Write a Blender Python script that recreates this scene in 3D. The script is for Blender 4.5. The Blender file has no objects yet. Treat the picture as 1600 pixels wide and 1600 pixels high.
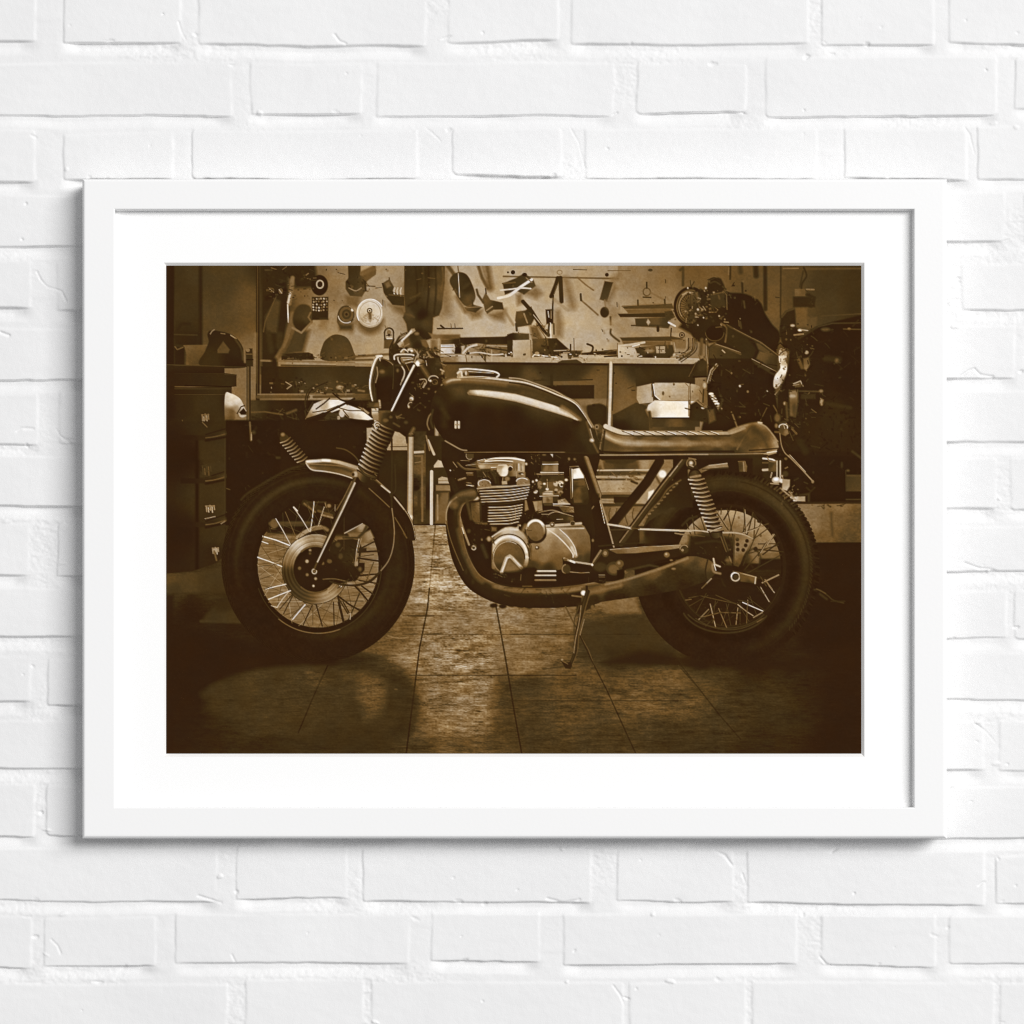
import math
import numpy as np

# ---------------------------------------------------------------- the printed picture, drawn in tones
PX0, PY0, PX1, PY1 = 259, 414, 1347, 1179          # printed sheet, in photo pixels
CW, CH = PX1 - PX0, PY1 - PY0
XX = (np.arange(CW) + 0.5 + PX0).astype(np.float32)
YY = (np.arange(CH) + 0.5 + PY0).astype(np.float32)
TONE = np.full((CH, CW), 40.0, np.float32)
IDS = np.zeros((CH, CW), np.int16)
PARTS = ['background']
ORG = [0.0, 0.0, 1.0]
CUR = [None]
K = 5.7142857

def O(x, y, s=K):
    ORG[:] = [x, y, s]

def A(n, row):                                       # the study tiles
    O({1: 256, 2: 526, 3: 796, 4: 1066}[n], {'A': 408, 'B': 660, 'C': 915}[row])

def part(name):
    if name is None:
        CUR[0] = None
        return
    if name not in PARTS:
        PARTS.append(name)
    CUR[0] = PARTS.index(name)

def T(pts):
    return np.array([(ORG[0] + p[0] / ORG[2], ORG[1] + p[1] / ORG[2]) for p in pts], np.float64)

def spline(p, closed=False, n=8):
    p = np.asarray(p, float)
    m = len(p)
    if m < 3:
        return p
    out = []
    rng = range(m if closed else m - 1)
    for i in rng:
        if closed:
            a, b, c, d = p[(i - 1) % m], p[i], p[(i + 1) % m], p[(i + 2) % m]
        else:
            a, b, c, d = p[max(i - 1, 0)], p[i], p[i + 1], p[min(i + 2, m - 1)]
        for k in range(n):
            t = k / n
            out.append(0.5 * ((2 * b) + (c - a) * t + (2 * a - 5 * b + 4 * c - d) * t * t + (3 * b - a - 3 * c + d) * t ** 3))
    if not closed:
        out.append(p[-1])
    return np.array(out)

def hash2(ix, iy, seed):
    h = (ix.astype(np.int64) * 374761393 + iy.astype(np.int64) * 668265263 + seed * 1274126177) & 0xFFFFFFFF
    h = ((h ^ (h >> 13)) * 1274126177) & 0xFFFFFFFF
    return ((h ^ (h >> 16)) & 0xFFFF) / 65535.0

def vnoise(X, Y, cx, cy, seed):
    u, v = X / cx, Y / cy
    i, j = np.floor(u), np.floor(v)
    f, g = u - i, v - j
    f = f * f * (3 - 2 * f)
    g = g * g * (3 - 2 * g)
    a, b = hash2(i, j, seed), hash2(i + 1, j, seed)
    c, d = hash2(i, j + 1, seed), hash2(i + 1, j + 1, seed)
    return (a * (1 - f) + b * f) * (1 - g) + (c * (1 - f) + d * f) * g - 0.5

def win(lo, hi, pad):
    x0 = max(int(math.floor(lo[0] - pad)) - PX0, 0)
    x1 = min(int(math.ceil(hi[0] + pad)) - PX0 + 1, CW)
    y0 = max(int(math.floor(lo[1] - pad)) - PY0, 0)
    y1 = min(int(math.ceil(hi[1] + pad)) - PY0 + 1, CH)
    if x1 <= x0 or y1 <= y0:
        return None
    return slice(y0, y1), slice(x0, x1), XX[None, x0:x1], YY[y0:y1, None]

def val(v, X, Y):
    if callable(v):
        return v(X, Y)
    if isinstance(v, tuple):                         # linear ramp between two points
        (a, b) = T([(v[0], v[1]), (v[3], v[4])])
        d = b - a
        t = ((X - a[0]) * d[0] + (Y - a[1]) * d[1]) / max(d @ d, 1e-6)
        return v[2] + (v[5] - v[2]) * np.clip(t, 0, 1)
    if isinstance(v, list):                          # soft field through control points
        q = T([(p[0], p[1]) for p in v])
        dm = np.linalg.norm(q[:, None] - q[None], axis=2) + np.eye(len(q)) * 1e9
        nn = np.clip(dm.min(1), 3, 400)
        num = den = 0.0
        for (x, y), p, k in zip(q, v, nn):
            w = 1.0 / ((X - x) ** 2 + (Y - y) ** 2 + (0.42 * k) ** 2) ** 2 * k * k
            num = num + w * p[2]
            den = den + w
        return num / den
    return v

def put(sl, cov, v, a):
    c = np.clip(cov, 0, 1) * a
    t = TONE[sl]
    t += (v - t) * c
    if CUR[0] is not None:
        IDS[sl][cov > 0.5] = CUR[0]

def P(pts, v, s=1.2, a=1.0, sm=0, n=0.0):
    q = T(pts)
    if sm:
        q = spline(q, True)
    w = win(q.min(0), q.max(0), s + 1)
    if w is None:
        return
    sy, sx, X, Y = w
    D = np.full((Y.shape[0], X.shape[1]), 1e12)
    ins = np.zeros(D.shape, bool)
    m = len(q)
    for i in range(m):
        ax, ay = q[i]
        bx, by = q[(i + 1) % m]
        ex, ey = bx - ax, by - ay
        l2 = ex * ex + ey * ey
        if l2 < 1e-12:
            continue
        t = np.clip(((X - ax) * ex + (Y - ay) * ey) / l2, 0, 1)
        np.minimum(D, (X - ax - t * ex) ** 2 + (Y - ay - t * ey) ** 2, out=D)
        if ay != by:
            c = ((Y >= min(ay, by)) & (Y < max(ay, by))) & (X < ax + (Y - ay) * ex / ey)
            ins ^= c
    sd = np.sqrt(D) * np.where(ins, -1, 1)
    vv = val(v, X, Y)
    if n:
        vv = vv + n * 2 * vnoise(X + 0 * Y, Y + 0 * X, 3.0, 2.2, 7)
    put((sy, sx), 0.5 - sd / s, vv, a)

def L(pts, w, v, s=1.1, a=1.0, sm=0, w2=None, prof=None, v2=None):
    """A stroke. prof: list of (t, tone) across the width, t from -1 to 1 (left of the direction of travel is -1)."""
    q = T(pts)
    if sm:
        q = spline(q)
    w = w / ORG[2]
    w2 = w if w2 is None else w2 / ORG[2]
    pad = max(w, w2) / 2 + s + 1
    wn = win(q.min(0), q.max(0), pad)
    if wn is None:
        return
    sy, sx, X, Y = wn
    seg = np.linalg.norm(np.diff(q, axis=0), axis=1)
    tot = max(seg.sum(), 1e-6)
    shape = (Y.shape[0], X.shape[1])
    best = np.full(shape, 1e9)
    off = np.zeros(shape)
    al = np.zeros(shape)
    acc = 0.0
    for i in range(len(q) - 1):
        ax, ay = q[i]
        ex, ey = q[i + 1] - q[i]
        l = seg[i]
        if l < 1e-6:
            continue
        t = np.clip(((X - ax) * ex + (Y - ay) * ey) / (l * l), 0, 1)
        d = np.sqrt((X - ax - t * ex) ** 2 + (Y - ay - t * ey) ** 2)
        k = d < best
        best = np.where(k, d, best)
        if prof is not None:
            off = np.where(k, ((Y - ay) * ex - (X - ax) * ey) / l, off)
        al = np.where(k, (acc + t * l) / tot, al)
        acc += l
    hw = (w + (w2 - w) * al) / 2
    if prof is not None:
        tt = np.clip(off / np.maximum(hw, 1e-3), -1, 1)
        vv = np.interp(tt, [p[0] for p in prof], [p[1] for p in prof])
        if callable(v):
            vv = vv * v(al)
    else:
        vv = val(v, X, Y)
        if v2 is not None:
            vv = vv + (v2 - vv) * al
    cov = np.clip(0.5 - (best - hw) / s, 0, 1)
    thin = np.clip(2 * hw / s, 0, 1) if s > 0 else 1
    put((sy, sx), np.minimum(cov, thin), vv, a)

def arc(cx, cy, rx, ry, a0, a1, n=40):
    return [(cx + rx * math.cos(math.radians(a0 + (a1 - a0) * i / n)), cy + ry * math.sin(math.radians(a0 + (a1 - a0) * i / n))) for i in range(n + 1)]

def E(cx, cy, rx, ry, v, s=1.2, a=1.0):
    P(arc(cx, cy, rx, ry, 0, 360, 36)[:-1], v, s, a)

def R(cx, cy, rx, ry, w, v, a0=0, a1=360, s=1.1, a=1.0, w2=None, v2=None):
    L(arc(cx, cy, rx, ry, a0, a1, 48), w, v, s, a, 0, w2, None, v2)

def rect(x0, y0, x1, y1, v, s=1.2, a=1.0, n=0.0):
    P([(x0, y0), (x1, y0), (x1, y1), (x0, y1)], v, s, a, 0, n)

def mess(x0, y0, x1, y1, n, lo, hi, ln, wd, seed, a=0.7):
    """small worn parts: mostly dull chips and edges, a few glints"""
    r = np.random.RandomState(seed)
    for k in range(n):
        x, y = r.uniform(x0, x1), r.uniform(y0, y1)
        v = lo + (hi - lo) * r.uniform() ** 2.4
        an = r.choice([0.05, 1.5, 0.8, -0.7, 0.3]) + r.uniform(-0.25, 0.25)
        l = r.uniform(0.3, 1) * ln
        c, d = math.cos(an), math.sin(an)
        if k % 3 == 0:
            e = r.uniform(0.6, 1.3) * wd
            P([(x, y), (x + l * 0.6 * c, y + l * 0.6 * d), (x + l * 0.5 * c - e * d, y + l * 0.5 * d + e * c), (x - e * d, y + e * c)], lo + (v - lo) * 0.6, 2.0, a)
        elif k % 3 == 1:
            E(x, y, r.uniform(0.3, 0.7) * wd, r.uniform(0.3, 0.7) * wd, v, 1.8, a)
        else:
            L([(x, y), (x + l * c, y + l * d)], r.uniform(0.35, 0.7) * wd, v, 1.5, a)

def coil(p0, p1, width, n, hi, lo, slant=0.35, t=0.5, a=1.0):
    """turns of a spring or ribs of a rubber boot from p0 to p1, light on their left end"""
    p0, p1 = np.array(p0, float), np.array(p1, float)
    d = p1 - p0
    l = np.linalg.norm(d)
    d /= l
    nrm = np.array([-d[1], d[0]])
    if nrm[0] > 0:
        nrm = -nrm
    for i in range(n):
        c = p0 + d * l * (i + 0.5) / n
        u, v = c + nrm * width / 2 - d * l / n * slant, c - nrm * width / 2 + d * l / n * slant
        m = (u + v) / 2 + d * l / n * 0.28
        L([tuple(u), tuple(m), tuple(v)], l / n * t, hi, 1.0, a, 1, None, None, lo)
def tagmark(x0, y0, x1, y1, v):
    """the worn pale marks stuck on the drawers: a few upright strokes and a bar"""
    w, h = x1 - x0, y1 - y0
    for i, (dx, a, b) in enumerate(((0.08, 0.1, 0.9), (0.3, 0.35, 0.95), (0.5, 0.0, 0.7), (0.72, 0.2, 1.0), (0.95, 0.05, 0.6))):
        L([(x0 + dx * w, y0 + a * h), (x0 + (dx + 0.06) * w, y0 + b * h)], 11, v * (1.0 if i % 2 else 0.8), 1.5)
    L([(x0, y0 + 0.1 * h), (x1, y0 + 0.04 * h)], 9, v * 0.7, 1.6)
    L([(x0 + 0.3 * w, y0 + 0.6 * h), (x0 + 0.8 * w, y0 + 0.55 * h)], 8, v * 0.8, 1.6)

# ================= workshop wall behind the motorcycle
part('background')
O(0, 0, 1)
rect(250, 400, 1360, 700, [(262, 430, 40), (300, 430, 62), (350, 450, 66), (340, 500, 74), (388, 470, 86), (392, 560, 108), (380, 600, 112), (420, 430, 50), (440, 480, 66), (470, 450, 100),
     (495, 430, 104), (505, 460, 118), (500, 500, 140), (480, 540, 150), (530, 430, 128), (535, 560, 150), (580, 430, 152), (600, 500, 158), (590, 540, 160), (650, 480, 120), (720, 450, 165),
     (740, 500, 180), (700, 510, 160), (780, 430, 165), (800, 480, 178), (830, 520, 172), (900, 450, 160), (900, 500, 178), (930, 520, 172), (960, 480, 150), (990, 430, 128), (985, 520, 145),
     (1030, 430, 112), (1030, 470, 130), (1010, 520, 145), (1080, 425, 90), (1110, 425, 94), (1120, 440, 92), (1160, 430, 84), (1180, 460, 80), (1210, 430, 82), (1205, 490, 88),
     (1240, 430, 74), (1250, 490, 74), (1290, 440, 60), (1300, 480, 64), (1340, 440, 54), (1340, 480, 52)], 2)
A(1, 'A')
rect(-20, 0, 95, 1700, 38, 3)
rect(95, 30, 322, 745, [(120, 100, 55), (280, 100, 62), (200, 400, 57), (200, 700, 48)], 4)
L([(328, 30), (328, 745)], 34, 44, 4)
rect(95, 640, 300, 760, 45, 8)
L([(95, 655), (295, 660)], 10, 66, 2)
L([(120, 620), (160, 560), (230, 560)], 26, 46, 4)
rect(90, 760, 190, 935, 42, 5)
L([(100, 765), (120, 790), (170, 770)], 12, 84)
P([(180, 752), (372, 752), (310, 925), (228, 925)], (200, 760, 98, 280, 920, 74), 2)
L([(180, 757), (430, 752)], 12, 92, 2)
P([(390, 650), (430, 618), (560, 640), (640, 680), (700, 760), (725, 860), (720, 950), (330, 935), (370, 800), (400, 720)], [(420, 660, 44), (650, 800, 46), (420, 880, 52), (600, 900, 40)], 2, 1, 1)
P([(478, 790), (530, 715), (590, 790), (575, 822), (480, 822)], 78, 2)
L([(415, 650), (430, 626), (450, 612)], 10, 120)
L([(598, 662), (645, 692)], 12, 130)
L([(640, 700), (690, 780), (708, 880)], 16, 70, 3, 1, 1)
L([(510, 645), (545, 650)], 10, 100)
L([(340, 940), (720, 945)], 8, 60)
L([(720, 800), (725, 900)], 20, 108, 3)
# tool cabinet
rect(-20, 935, 542, 1002, (0, 940, 46, 0, 1000, 40))
L([(22, 925), (540, 940)], 9, 66)
P([(-20, 1000), (545, 1000), (648, 1012), (648, 1118), (600, 1125), (-20, 1115)], (0, 1000, 40, 600, 1060, 50))
L([(545, 1012), (648, 1016)], 8, 62)
L([(190, 1112), (600, 1122)], 12, 32)
rect(-20, 1125, 606, 1190, (0, 1100, 38, 500, 1100, 52))
L([(100, 1138), (600, 1140)], 10, 62, 2)
rect(-20, 1190, 550, 1700, [(30, 1300, 36), (180, 1300, 46), (350, 1300, 54), (500, 1300, 52), (300, 1480, 50)], 1.5)
L([(545, 1190), (545, 1650)], 10, 64)
tagmark(338, 1366, 400, 1440, 150)
L([(375, 1440), (372, 1486)], 14, 80)
L([(165, 1420), (172, 1486)], 9, 78)
# post beside the tool board
L([(842, 30), (838, 1500)], 34, 46, 2)
L([(838, 40), (836, 1200)], 7, 74, 1.2)
L([(858, 40), (856, 1100)], 7, 66, 1.2)
L([(820, 650), (812, 1080)], 26, 118, 4, 0.7)
# tools at the top of the board
P([(868, 20), (1350, 20), (1368, 150), (1320, 236), (1170, 240), (1150, 150), (1108, 150), (1110, 520), (1080, 700), (1010, 860), (1000, 1000), (868, 1000)], 47, 7)
mess(900, 40, 1350, 220, 24, 38, 76, 90, 24, 11)
P([(1000, 340), (1040, 360), (1010, 640), (920, 640), (900, 500)], 74, 5, 0.9)
L([(1010, 300), (905, 540), (890, 630)], 10, 84, 2)
L([(935, 640), (960, 800)], 44, 56, 5)
L([(1035, 660), (1035, 760)], 60, 58, 5)
L([(920, 330), (1080, 260)], 40, 40, 4)
E(962, 258, 24, 20, 78); E(962, 258, 12, 10, 46); L([(945, 250), (980, 275)], 9, 130)
E(1044, 268, 20, 26, 86); L([(1030, 255), (1052, 285)], 9, 150)
L([(960, 60), (1005, 75)], 10, 90); L([(1060, 75), (1095, 50)], 8, 90); L([(1290, 110), (1270, 125)], 10, 104)
L([(1150, 150), (1140, 240), (1120, 380)], 36, 112, 3, 1, 1)
L([(1128, 290), (1110, 370)], 20, 190, 2)
L([(1106, 390), (1108, 460), (1112, 545)], 12, 196)
L([(1150, 470), (1120, 640), (1080, 760), (1010, 870)], 46, 98, 4, 1, 1)
L([(1122, 660), (1075, 770)], 12, 118, 3)
# round black thing and its strap
P([(1160, 600), (1300, 620), (1250, 820), (1040, 850), (1100, 740)], 68, 9)
P([(1180, 420), (1235, 385), (1310, 410), (1330, 520), (1290, 580), (1235, 640), (1170, 590), (1150, 510)], [(1200, 450, 62), (1280, 500, 70), (1220, 580, 48)], 3, 1, 1)
L([(1148, 595), (1228, 640), (1320, 545)], 18, 118, 2)
L([(1320, 545), (1290, 500), (1310, 460)], 14, 105, 2)
E(1390, 215, 76, 92, 42, 2)
R(1394, 207, 30, 34, 13, 160)
rect(1322, 320, 1468, 525, 50, 2)
r_ = np.random.RandomState(5)
for i in range(5):
    for j in range(6):
        E(1338 + j * 23 + r_.uniform(-5, 5), 338 + i * 25 + r_.uniform(-4, 4), 8, 8, r_.uniform(80, 190))
P([(1400, 520), (1470, 520), (1450, 600), (1380, 600)], 104, 8, 0.6)
L([(1600, 420), (1570, 470), (1562, 540), (1590, 590)], 30, 70, 2, 1, 1)
P([(1415, 882), (1420, 745), (1480, 675), (1550, 655), (1640, 690), (1692, 800), (1692, 882)], (1420, 700, 66, 1690, 860, 78), 1.6, 1, 1)
# things lying on the long shelf, the shelf and what hangs below it
P([(1050, 850), (1080, 825), (1180, 820), (1290, 815), (1330, 830), (1345, 880), (1050, 885)], 50, 2)
mess(1060, 815, 1350, 880, 10, 46, 92, 60, 18, 21)
L([(870, 888), (1700, 908)], 18, 112, 1.6)
L([(1050, 930), (1700, 938)], 14, 66, 2)
L([(1300, 915), (1700, 918)], 8, 130, 1.4)
rect(868, 940, 2420, 1190, [(900, 1000, 44), (1100, 1000, 50), (1300, 1000, 58), (1600, 1000, 56), (1000, 1150, 44), (1500, 1150, 70), (1300, 1120, 66)], 2)
L([(985, 890), (1000, 1050), (960, 1090)], 50, 44, 5)
mess(940, 1040, 1240, 1180, 30, 38, 96, 60, 20, 31)
L([(1090, 1080), (1140, 1110), (1100, 1140)], 10, 130)
L([(840, 1190), (1290, 1188), (1700, 1186)], 12, 112)
L([(840, 1212), (1290, 1212)], 32, 82, 1.6); L([(1340, 1212), (1700, 1204)], 26, 84, 1.6)
mess(1280, 1100, 1700, 1180, 26, 40, 130, 80, 16, 33)
E(1570, 1128, 30, 20, 140, 3); mess(1540, 1110, 1600, 1150, 8, 60, 230, 20, 9, 34)
rect(1690, 1185, 2420, 1250, [(1750, 1200, 84), (1900, 1220, 60), (2200, 1220, 44)], 3)
rect(770, 1240, 2420, 1700, [(800, 1290, 70), (860, 1280, 58), (1000, 1280, 46), (1200, 1300, 42), (1000, 1450, 40)], 3)
L([(1270, 1330), (1262, 1240), (1300, 1140), (1380, 1090)], 12, 58, 1.4, 1, 1)
L([(1290, 1380), (1275, 1260), (1320, 1150), (1460, 1080)], 10, 46, 1.4, 1, 1)
mess(780, 1320, 1290, 1430, 34, 38, 92, 160, 14, 35)
L([(780, 1350), (900, 1345), (1060, 1370)], 14, 84, 2); L([(1100, 1360), (1180, 1330)], 22, 82, 3)
part('white_motorcycle_fairing')
P([(1300, 1340), (1340, 1275), (1430, 1235), (1560, 1238), (1620, 1260), (1640, 1300), (1500, 1350), (1420, 1350), (1310, 1400), (1262, 1412)], [(1350, 1300, 196), (1440, 1290, 170), (1500, 1290, 232), (1560, 1270, 220), (1290, 1390, 120)], 1.6)
part('background')
L([(1280, 1410), (1440, 1360), (1700, 1230)], 20, 46, 1.4); L([(1360, 1320), (1430, 1270), (1480, 1225)], 13, 52)
L([(1330, 1350), (1460, 1330), (1560, 1290)], 10, 78); L([(1290, 1330), (1330, 1260)], 12, 60)
L([(1510, 1180), (1570, 1230), (1620, 1250)], 12, 44, 1.2, 1, 1)
P([(1430, 1400), (1480, 1360), (1580, 1350), (1660, 1420), (1560, 1440), (1480, 1425)], 66, 3)
E(1490, 1390, 46, 36, 60); E(1590, 1360, 26, 34, 190, 2); E(1560, 1400, 14, 18, 150)
L([(1380, 1425), (1440, 1420), (1500, 1435)], 9, 130); mess(1380, 1380, 1640, 1486, 18, 40, 120, 60, 12, 36)
part('white_helmet')
P([(548, 1190), (600, 1182), (650, 1205), (690, 1240), (722, 1310), (745, 1360), (720, 1392), (680, 1390), (655, 1350), (640, 1404), (600, 1425), (548, 1420)],
  [(560, 1215, 190), (600, 1205, 215), (600, 1260, 200), (650, 1240, 214), (690, 1290, 190), (560, 1350, 104), (610, 1350, 88), (650, 1320, 140), (700, 1370, 180), (600, 1410, 80)], 1.6, 1, 1)
P([(672, 1350), (712, 1312), (740, 1350), (735, 1372), (690, 1372)], 44, 1.6)
L([(655, 1360), (690, 1300), (720, 1290)], 12, 70)
part('background')
rect(548, 1425, 760, 1700, 38, 3)
L([(615, 1130), (630, 1180)], 12, 120)
L([(757, 930), (757, 1700)], 36, 62, 1.4, 1, 0, None, [(-1, 34), (-0.3, 66), (0.3, 96), (1, 40)])
P([(730, 800), (745, 780), (790, 780), (798, 940), (735, 940)], 54, 2)
E(750, 795, 18, 16, 120); L([(735, 830), (790, 830)], 10, 90); L([(740, 880), (795, 880)], 12, 40)

A(2, 'A')
P([(80, 310), (220, 300), (190, 410), (80, 400)], 100, 8)
P([(100, 20), (215, 20), (215, 120), (330, 45), (355, 80), (350, 120), (270, 180), (262, 262), (225, 318), (120, 310), (80, 250), (80, 185), (105, 150)], [(150, 80, 56), (300, 100, 92), (150, 220, 60), (200, 280, 80), (120, 280, 70)], 2)
mess(90, 130, 280, 300, 20, 40, 120, 90, 14, 41)
L([(250, 180), (260, 262)], 16, 60); L([(110, 240), (170, 265), (220, 240)], 10, 130, 1.4, 1, 1)
L([(230, 110), (330, 60)], 44, 98, 3)
P([(20, 540), (160, 540), (140, 640), (30, 620)], 100, 10)
P(arc(300, 535, 118, 118, -10, 190), 92, 10)
part('round_dial')
E(300, 465, 121, 129, 158)
E(298, 462, 112, 119, [(240, 420, 196), (330, 400, 204), (360, 480, 206), (250, 520, 178), (300, 540, 186)], 2)
R(298, 462, 94, 100, 6, 160, 90, 400)
R(300, 465, 117, 125, 10, 222, 150, 330)
mess(220, 470, 390, 560, 26, 130, 210, 40, 9, 42, 0.7)
R(294, 442, 20, 20, 11, 92); E(294, 442, 7, 7, 60); P([(282, 460), (312, 460), (312, 515), (300, 540), (286, 515)], 96, 4); L([(240, 500), (275, 470)], 8, 150, 2); L([(330, 500), (375, 530)], 8, 156, 2); R(298, 462, 60, 64, 5, 172, 20, 160, 2)
part('background')
E(88, 478, 78, 82, 68, 2)
R(88, 475, 52, 56, 22, 92); E(88, 475, 24, 26, 84); E(88, 475, 11, 12, 50)
R(86, 480, 72, 72, 10, 178, 60, 170); E(140, 436, 12, 14, 205); R(88, 478, 76, 78, 9, 130, -70, 30)
rect(30, 570, 140, 610, 66, 6)
P([(470, 390), (610, 400), (610, 480), (520, 440)], 95, 10)
P([(405, 200), (470, 160), (512, 230), (500, 270), (605, 320), (605, 400), (500, 390), (450, 330), (420, 280)], [(450, 200, 78), (440, 270, 60), (560, 350, 56)], 2)
P([(430, 200), (465, 180), (485, 220), (450, 240)], 104, 3); L([(410, 200), (440, 285)], 12, 60)
for x_ in (520, 547, 577):
    L([(x_, 240), (x_ - 8, 262), (x_ - 4, 300)], 13, 176)
L([(470, 300), (600, 310)], 14, 80); L([(470, 150), (476, 190)], 12, 90)
# overalls
P([(960, 30), (1010, 40), (1025, 480), (930, 500), (920, 300)], 118, 14)
P([(605, 20), (968, 20), (965, 200), (940, 420), (915, 485), (862, 505), (858, 600), (850, 690), (760, 720), (640, 690), (622, 560), (590, 505), (612, 450), (602, 300)],
  [(650, 100, 56), (650, 300, 62), (720, 150, 54), (790, 100, 48), (850, 150, 58), (900, 150, 74), (930, 300, 86), (880, 400, 66), (700, 420, 50), (640, 470, 74), (760, 480, 38), (660, 600, 66), (800, 560, 70), (740, 650, 44)], 2.5)
for a_, b_, v_ in (((700, 40), (715, 380), 46), ((820, 40), (800, 480), 42), ((770, 60), (760, 300), 64), ((880, 60), (870, 470), 48), ((945, 60), (935, 260), 92), ((640, 400), (740, 330), 44), ((660, 330), (740, 290), 76), ((610, 470), (690, 500), 84)):
    L([a_, ((a_[0] + b_[0]) / 2 + 12, (a_[1] + b_[1]) / 2), b_], 16, v_, 3, 0.8, 1)
# padlock shape
P([(424, 690), (515, 690), (512, 780), (422, 780)], 84, 2); R(468, 640, 40, 42, 15, 66, 180, 360); L([(428, 640), (430, 700)], 14, 70); L([(508, 640), (508, 700)], 14, 70)
L([(450, 690), (492, 690)], 12, 200); E(468, 640, 20, 24, 112, 2); L([(445, 665), (490, 660)], 8, 56); E(468, 660, 12, 12, 50)
# small round mirror tool, clips
L([(985, 30), (1070, 150)], 34, 84, 3); L([(1080, 30), (1090, 110)], 12, 110)
L([(1070, 320), (1150, 450)], 34, 110, 6)
P([(1010, 185), (1030, 130), (1095, 98), (1165, 125), (1215, 220), (1240, 320), (1205, 390), (1150, 400), (1090, 335), (1050, 265)], [(1060, 160, 66), (1150, 160, 56), (1150, 250, 50), (1180, 350, 80), (1100, 300, 68)], 2, 1, 1)
L([(1086, 110), (1098, 320)], 8, 176)
L([(1130, 240), (1180, 200)], 22, 66, 5)
L([(1262, 30), (1300, 150), (1350, 240)], 30, 92, 3); L([(1340, 30), (1372, 240)], 56, 96, 8); L([(1300, 40), (1330, 130)], 26, 120, 4)
P([(1150, 440), (1310, 430), (1290, 500), (1210, 515)], 110, 9)
P([(1138, 415), (1210, 385), (1300, 412), (1240, 460), (1165, 445)], (1150, 400, 96, 1240, 460, 66), 2); L([(1212, 350), (1214, 395)], 15, 72); L([(1160, 415), (1280, 408)], 8, 120)
P([(1340, 470), (1510, 430), (1500, 540), (1400, 520)], 108, 10); L([(1490, 430), (1580, 570)], 16, 128, 4)
P([(1300, 340), (1330, 280), (1372, 345), (1480, 370), (1492, 432), (1400, 435), (1345, 470), (1326, 445)], [(1330, 330, 92), (1420, 400, 62), (1350, 440, 80)], 2)
L([(1250, 255), (1262, 300), (1310, 370)], 20, 78, 2); L([(1330, 245), (1335, 290)], 12, 70); L([(1340, 440), (1390, 405)], 12, 130)
# rail board along the top
P([(1490, 22), (2510, 32), (2510, 150), (1490, 132)], (1500, 80, 172, 2500, 80, 152), 1.2)
L([(1490, 136), (2510, 156)], 12, 84, 2)
for x_, y_, r2 in ((1530, 100, 9), (1576, 100, 18)):
    E(x_, y_, r2, r2, 56)
A(3, 'A')
for x_, y_, r2 in ((30, 100, 18), (870, 122, 17)):
    E(x_, y_, r2, r2, 52)
L([(570, 75), (690, 78)], 8, 84); L([(880, 85), (1080, 84)], 7, 96); L([(930, 160), (980, 130)], 50, 120, 8)
# pliers
P([(100, 290), (240, 225), (295, 290), (240, 335)], 112, 10)
P([(-60, 200), (60, 150), (130, 108), (215, 165), (235, 222), (130, 300), (60, 262), (-40, 300)], [(0, 200, 62), (100, 150, 66), (180, 200, 78), (100, 260, 70)], 2)
L([(-100, 330), (0, 305), (80, 245), (130, 210), (200, 165)], 24, 214, 1.4, 1, 1); L([(-80, 260), (20, 250), (110, 240), (190, 245)], 14, 200, 1.4, 1, 1)
L([(-60, 200), (50, 190)], 14, 90); L([(150, 150), (200, 190)], 10, 120); E(135, 120, 22, 16, 50)
P([(60, 300), (110, 290), (120, 380), (70, 400)], 116, 6)
# brush and hanging wire tools
P([(60, 450), (140, 440), (195, 405), (230, 500), (195, 570), (70, 590), (50, 530)], [(100, 480, 86), (180, 450, 60), (120, 540, 72)], 2)
L([(130, 470), (160, 550)], 14, 130); P([(85, 592), (180, 585), (180, 640), (100, 632)], 186, 2); L([(60, 560), (66, 620)], 20, 70)
L([(120, 360), (200, 450), (300, 610), (350, 660)], 34, 58, 1.6); L([(215, 480), (345, 640)], 8, 170); L([(240, 560), (330, 690)], 10, 110)
P([(180, 580), (250, 580), (300, 690), (200, 690)], 92, 6); mess(180, 570, 330, 700, 16, 50, 150, 70, 12, 51)
P([(400, 440), (450, 430), (485, 560), (470, 680), (400, 690)], 120, 10)
P([(322, 432), (392, 428), (392, 560), (330, 560)], 50, 2); L([(345, 450), (352, 500)], 9, 180); L([(372, 445), (372, 510)], 7, 150)
L([(366, 555), (372, 735)], 12, 205); L([(355, 560), (345, 660)], 18, 70); L([(392, 310), (384, 440)], 15, 66); L([(395, 560), (398, 650)], 16, 84)
L([(500, 170), (565, 400)], 60, 116, 12)
L([(432, 150), (410, 220), (372, 315)], 34, 56, 1.8, 1, 1); L([(455, 150), (465, 360)], 38, 58, 1.8); R(448, 100, 22, 18, 9, 130)
L([(420, 220), (400, 290)], 8, 88); L([(395, 340), (520, 440)], 14, 128, 5)
L([(606, 145), (680, 210), (750, 260)], 12, 104, 2, 1, 1); L([(636, 295), (640, 345), (700, 400), (790, 480)], 14, 104, 2, 1, 1); L([(636, 295), (640, 350)], 18, 72)
P([(930, 195), (965, 240), (890, 380), (860, 370)], 112, 8)
P([(850, 178), (925, 190), (872, 362), (805, 342)], (850, 200, 58, 860, 340, 76), 2)
L([(850, 350), (860, 410)], 12, 110, 2); E(930, 470, 44, 50, 132, 6); E(850, 456, 40, 48, 56, 2); L([(870, 380), (960, 470), (1240, 665)], 40, 132, 10)
L([(902, 500), (905, 565)], 17, 74, 2); L([(905, 610), (908, 655), (980, 715)], 18, 78, 2, 1, 1); L([(920, 560), (1150, 620)], 50, 138, 14)
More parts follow.
